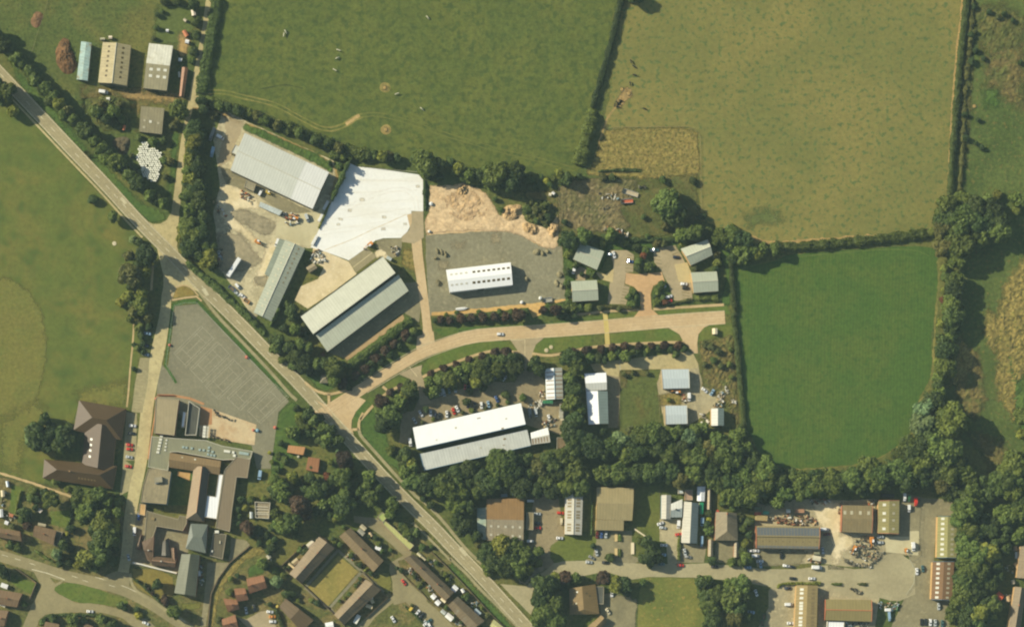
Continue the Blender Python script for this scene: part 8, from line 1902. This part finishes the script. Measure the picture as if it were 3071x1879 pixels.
trees('in the wooded garden by the main road', 't', '160,480,40,d 130,620,50,g 200,680,60 870,650,90,p 900,730,65,p 800,580,32,b 790,680,36,g 690,860,58,r 850,860,95,g 900,950,75 980,830,55,d 1010,950,36,g 1160,870,85,g 1130,960,70,o 1210,950,60,d 1180,1100,90,g 1280,1000,65,d 1050,1030,65,d 880,1060,85 750,900,65,d 500,880,75,d 560,960,75 540,1060,95,o 650,1010,75,d 300,860,75,y 340,930,55,d 100,880,65,g 150,960,85 60,1010,60,d 200,1080,85,g 90,1070,65,d 270,1060,50,g 370,1190,125,p 430,1270,80,p 640,1180,75 760,1150,75,g 860,1190,95 940,1160,70,g 720,1290,60,d 830,1310,65,g 760,1340,55,y 300,1380,105,g 230,1430,80,o 100,1420,60,g 980,1090,60,d 640,1270,60,d 560,1250,60,d 1080,1110,60,d 960,1010,50 40,920,40,y 60,700,30,y 430,1000,60,d 740,1060,60,d 500,760,36,d 720,700,40,y 30,590,24,Y 110,780,45,g')
trees('beside the southern main road', 't', '1420,1160,80,o 1400,1270,70,g 1480,1200,50,d 1340,1180,50,d 1650,870,70,g 1740,930,75,d 1800,870,75 1720,1020,55,d 1880,930,85 1830,1050,85,g 1850,1180,60,d 1760,1110,40 1540,1440,55 1580,1490,60,g 1520,1400,50,d 1640,1480,55,d')
trees('among the school huts', 'q', '1290,390,75,p 1270,160,48,y 1200,260,36,d 1680,380,75,g 1570,390,50,d 1620,1000,75,b 1460,780,65,g 1090,1110,48 1560,600,60,d 1400,420,60,d 1500,470,50,d 1640,300,60,g 1500,830,40,d 1220,60,45,d 1330,60,50,g 1180,180,40,d 1200,340,40,d 1420,560,40,d 1340,470,45,d 1480,60,45,y 1600,230,60,g 1100,960,40,y 1180,930,36,d 970,1430,45,n 1600,520,50,d 430,1320,70,o 350,1170,42,p 380,1220,36,p 270,1020,40,d 940,420,20,d 1600,870,40,g 1550,1250,36,d')
trees('in the terrace gardens', 'r', '910,580,36,g 180,1010,72,b 90,650,50 500,660,55,d 460,640,45,g 1340,570,40,y 1480,130,70,o 1500,230,55,y 1570,360,58 1660,420,60,g 1760,440,58 1700,520,50,d 1830,600,40,g 1600,860,36,d 580,1210,36,y 1030,700,34,g 1090,790,30,n 1130,800,42,d 1250,900,36,d 120,560,50,g 260,430,60,g 330,400,60,d 400,470,50,g 80,480,60,d 950,1000,1,d 1010,1140,28,g 960,1180,26,y 1080,1040,26,g 900,1210,22,g 1130,960,28,g 1380,650,36,g 1480,640,26,g 260,920,36,y 200,890,30,g 640,1240,40,d 430,1210,26,y 300,1130,60,d 370,1130,50,d 330,830,22,d 280,840,22,d 1540,840,26,d 1760,470,40 1120,1010,26,d 950,380,30,g 830,510,26,d 1240,480,26,d 1300,500,36,d')
trees('in the terrace gardens', 'C', '160,580,60,d 340,690,42,d 840,650,50,y 880,740,40,y 780,640,40,n 1190,1010,60,g 1110,1020,40,g 870,870,40,d 1180,1120,30,d 300,1160,40,n 1520,1330,45,n 460,780,30,n 690,470,40,g 560,420,30,y 620,210,40,g 480,210,50,g 980,1380,40,d 1100,1430,40,d 860,1190,36,g 1320,1180,30,d 1430,1200,34,y 330,640,30,d 620,590,30,g')
trees('along the eastern field margin', 'f', '1560,110,30,d 1640,160,28,n 1700,130,30,d 1780,190,26,d 1430,470,30,d 1500,550,26,d 1390,580,34,d 1450,1130,24,d 1330,1080,30,d 1340,1300,34,d 1430,1350,26,d 1490,1390,28,d 1410,60,28,d 1380,330,32,d 1420,300,26,n 1850,590,26,d')
trees('on the top edge of the dry pasture', 'd', '1260,-30,70,d 1200,-20,40,d 1310,-20,45,d')
trees('around the vacant lot', 'w', '540,700,28,n 620,680,24,n 760,690,24,n 1300,420,34,n 1360,440,40,n 1420,480,36,n 1380,560,36,o 1300,600,30,n 1450,620,34,n 1540,460,28,y 1530,600,30,y 1550,720,26,y 1650,1190,45,d 340,1230,36,d 960,940,24,y 590,1220,40,n')
grow()
# ------------------------------------------------------------------ tell apart whatever still shares a label
ORD = ['first','second','third','fourth','fifth','sixth','seventh','eighth','ninth','tenth','eleventh','twelfth','thirteenth','fourteenth','fifteenth','sixteenth','seventeenth','eighteenth','nineteenth','twentieth']
by = {}
for o, share in TOP:
    if not share: by.setdefault(o['label'], []).append(o)
def ordw(k, n):
    if k < len(ORD): return ORD[k]
    return {21:'twenty first',22:'twenty second',23:'twenty third',24:'twenty fourth',25:'twenty fifth'}.get(k+1, f'number {k+1}')
for lb, L in by.items():
    if len(L) < 2: continue
    xs = [o.location.x for o in L]; ys = [o.location.y for o in L]
    if max(xs)-min(xs) >= max(ys)-min(ys): L.sort(key=lambda o: o.location.x); a, b = 'west', 'east'
    else: L.sort(key=lambda o: -o.location.y); a, b = 'north', 'south'
    n = len(L)
    for k, o in enumerate(L):
        if n == 2: s = ('more ' + (a if k == 0 else b) + 'erly')
        elif k == 0: s = a + 'ernmost'
        elif k == n-1: s = b + 'ernmost'
        elif k <= n//2: s = f'{ordw(k, n)} from {a}'
        else: s = f'{ordw(n-1-k, n)} from {b}'
        o['label'] = f"{lb}, {s}"
print('tops', len(TOP), 'maxwords', max(len(o['label'].split()) for o, _ in TOP), [o['label'] for o, _ in TOP if len(o['label'].split()) > 16][:10])
# ------------------------------------------------------------------ summer haze between aircraft and ground
m = MB(); m.box(-1510, 1510, -1510, 1510, -1.1, 1320)
hm = D.materials.new('haze'); hm.use_nodes = True
hn = hm.node_tree.nodes; hn.clear()
pv = hn.new('ShaderNodeVolumePrincipled'); ho = hn.new('ShaderNodeOutputMaterial')
pv.inputs['Color'].default_value = (.64, .90, .92, 1)
pv.inputs['Density'].default_value = HAZE
pv.inputs['Anisotropy'].default_value = 0.0
hm.node_tree.links.new(pv.outputs[0], ho.inputs['Volume'])
hz = link('haze', m.mesh('haze', hm)); hz['kind'] = 'stuff'; hz['label'] = 'thin summer haze over the whole scene'
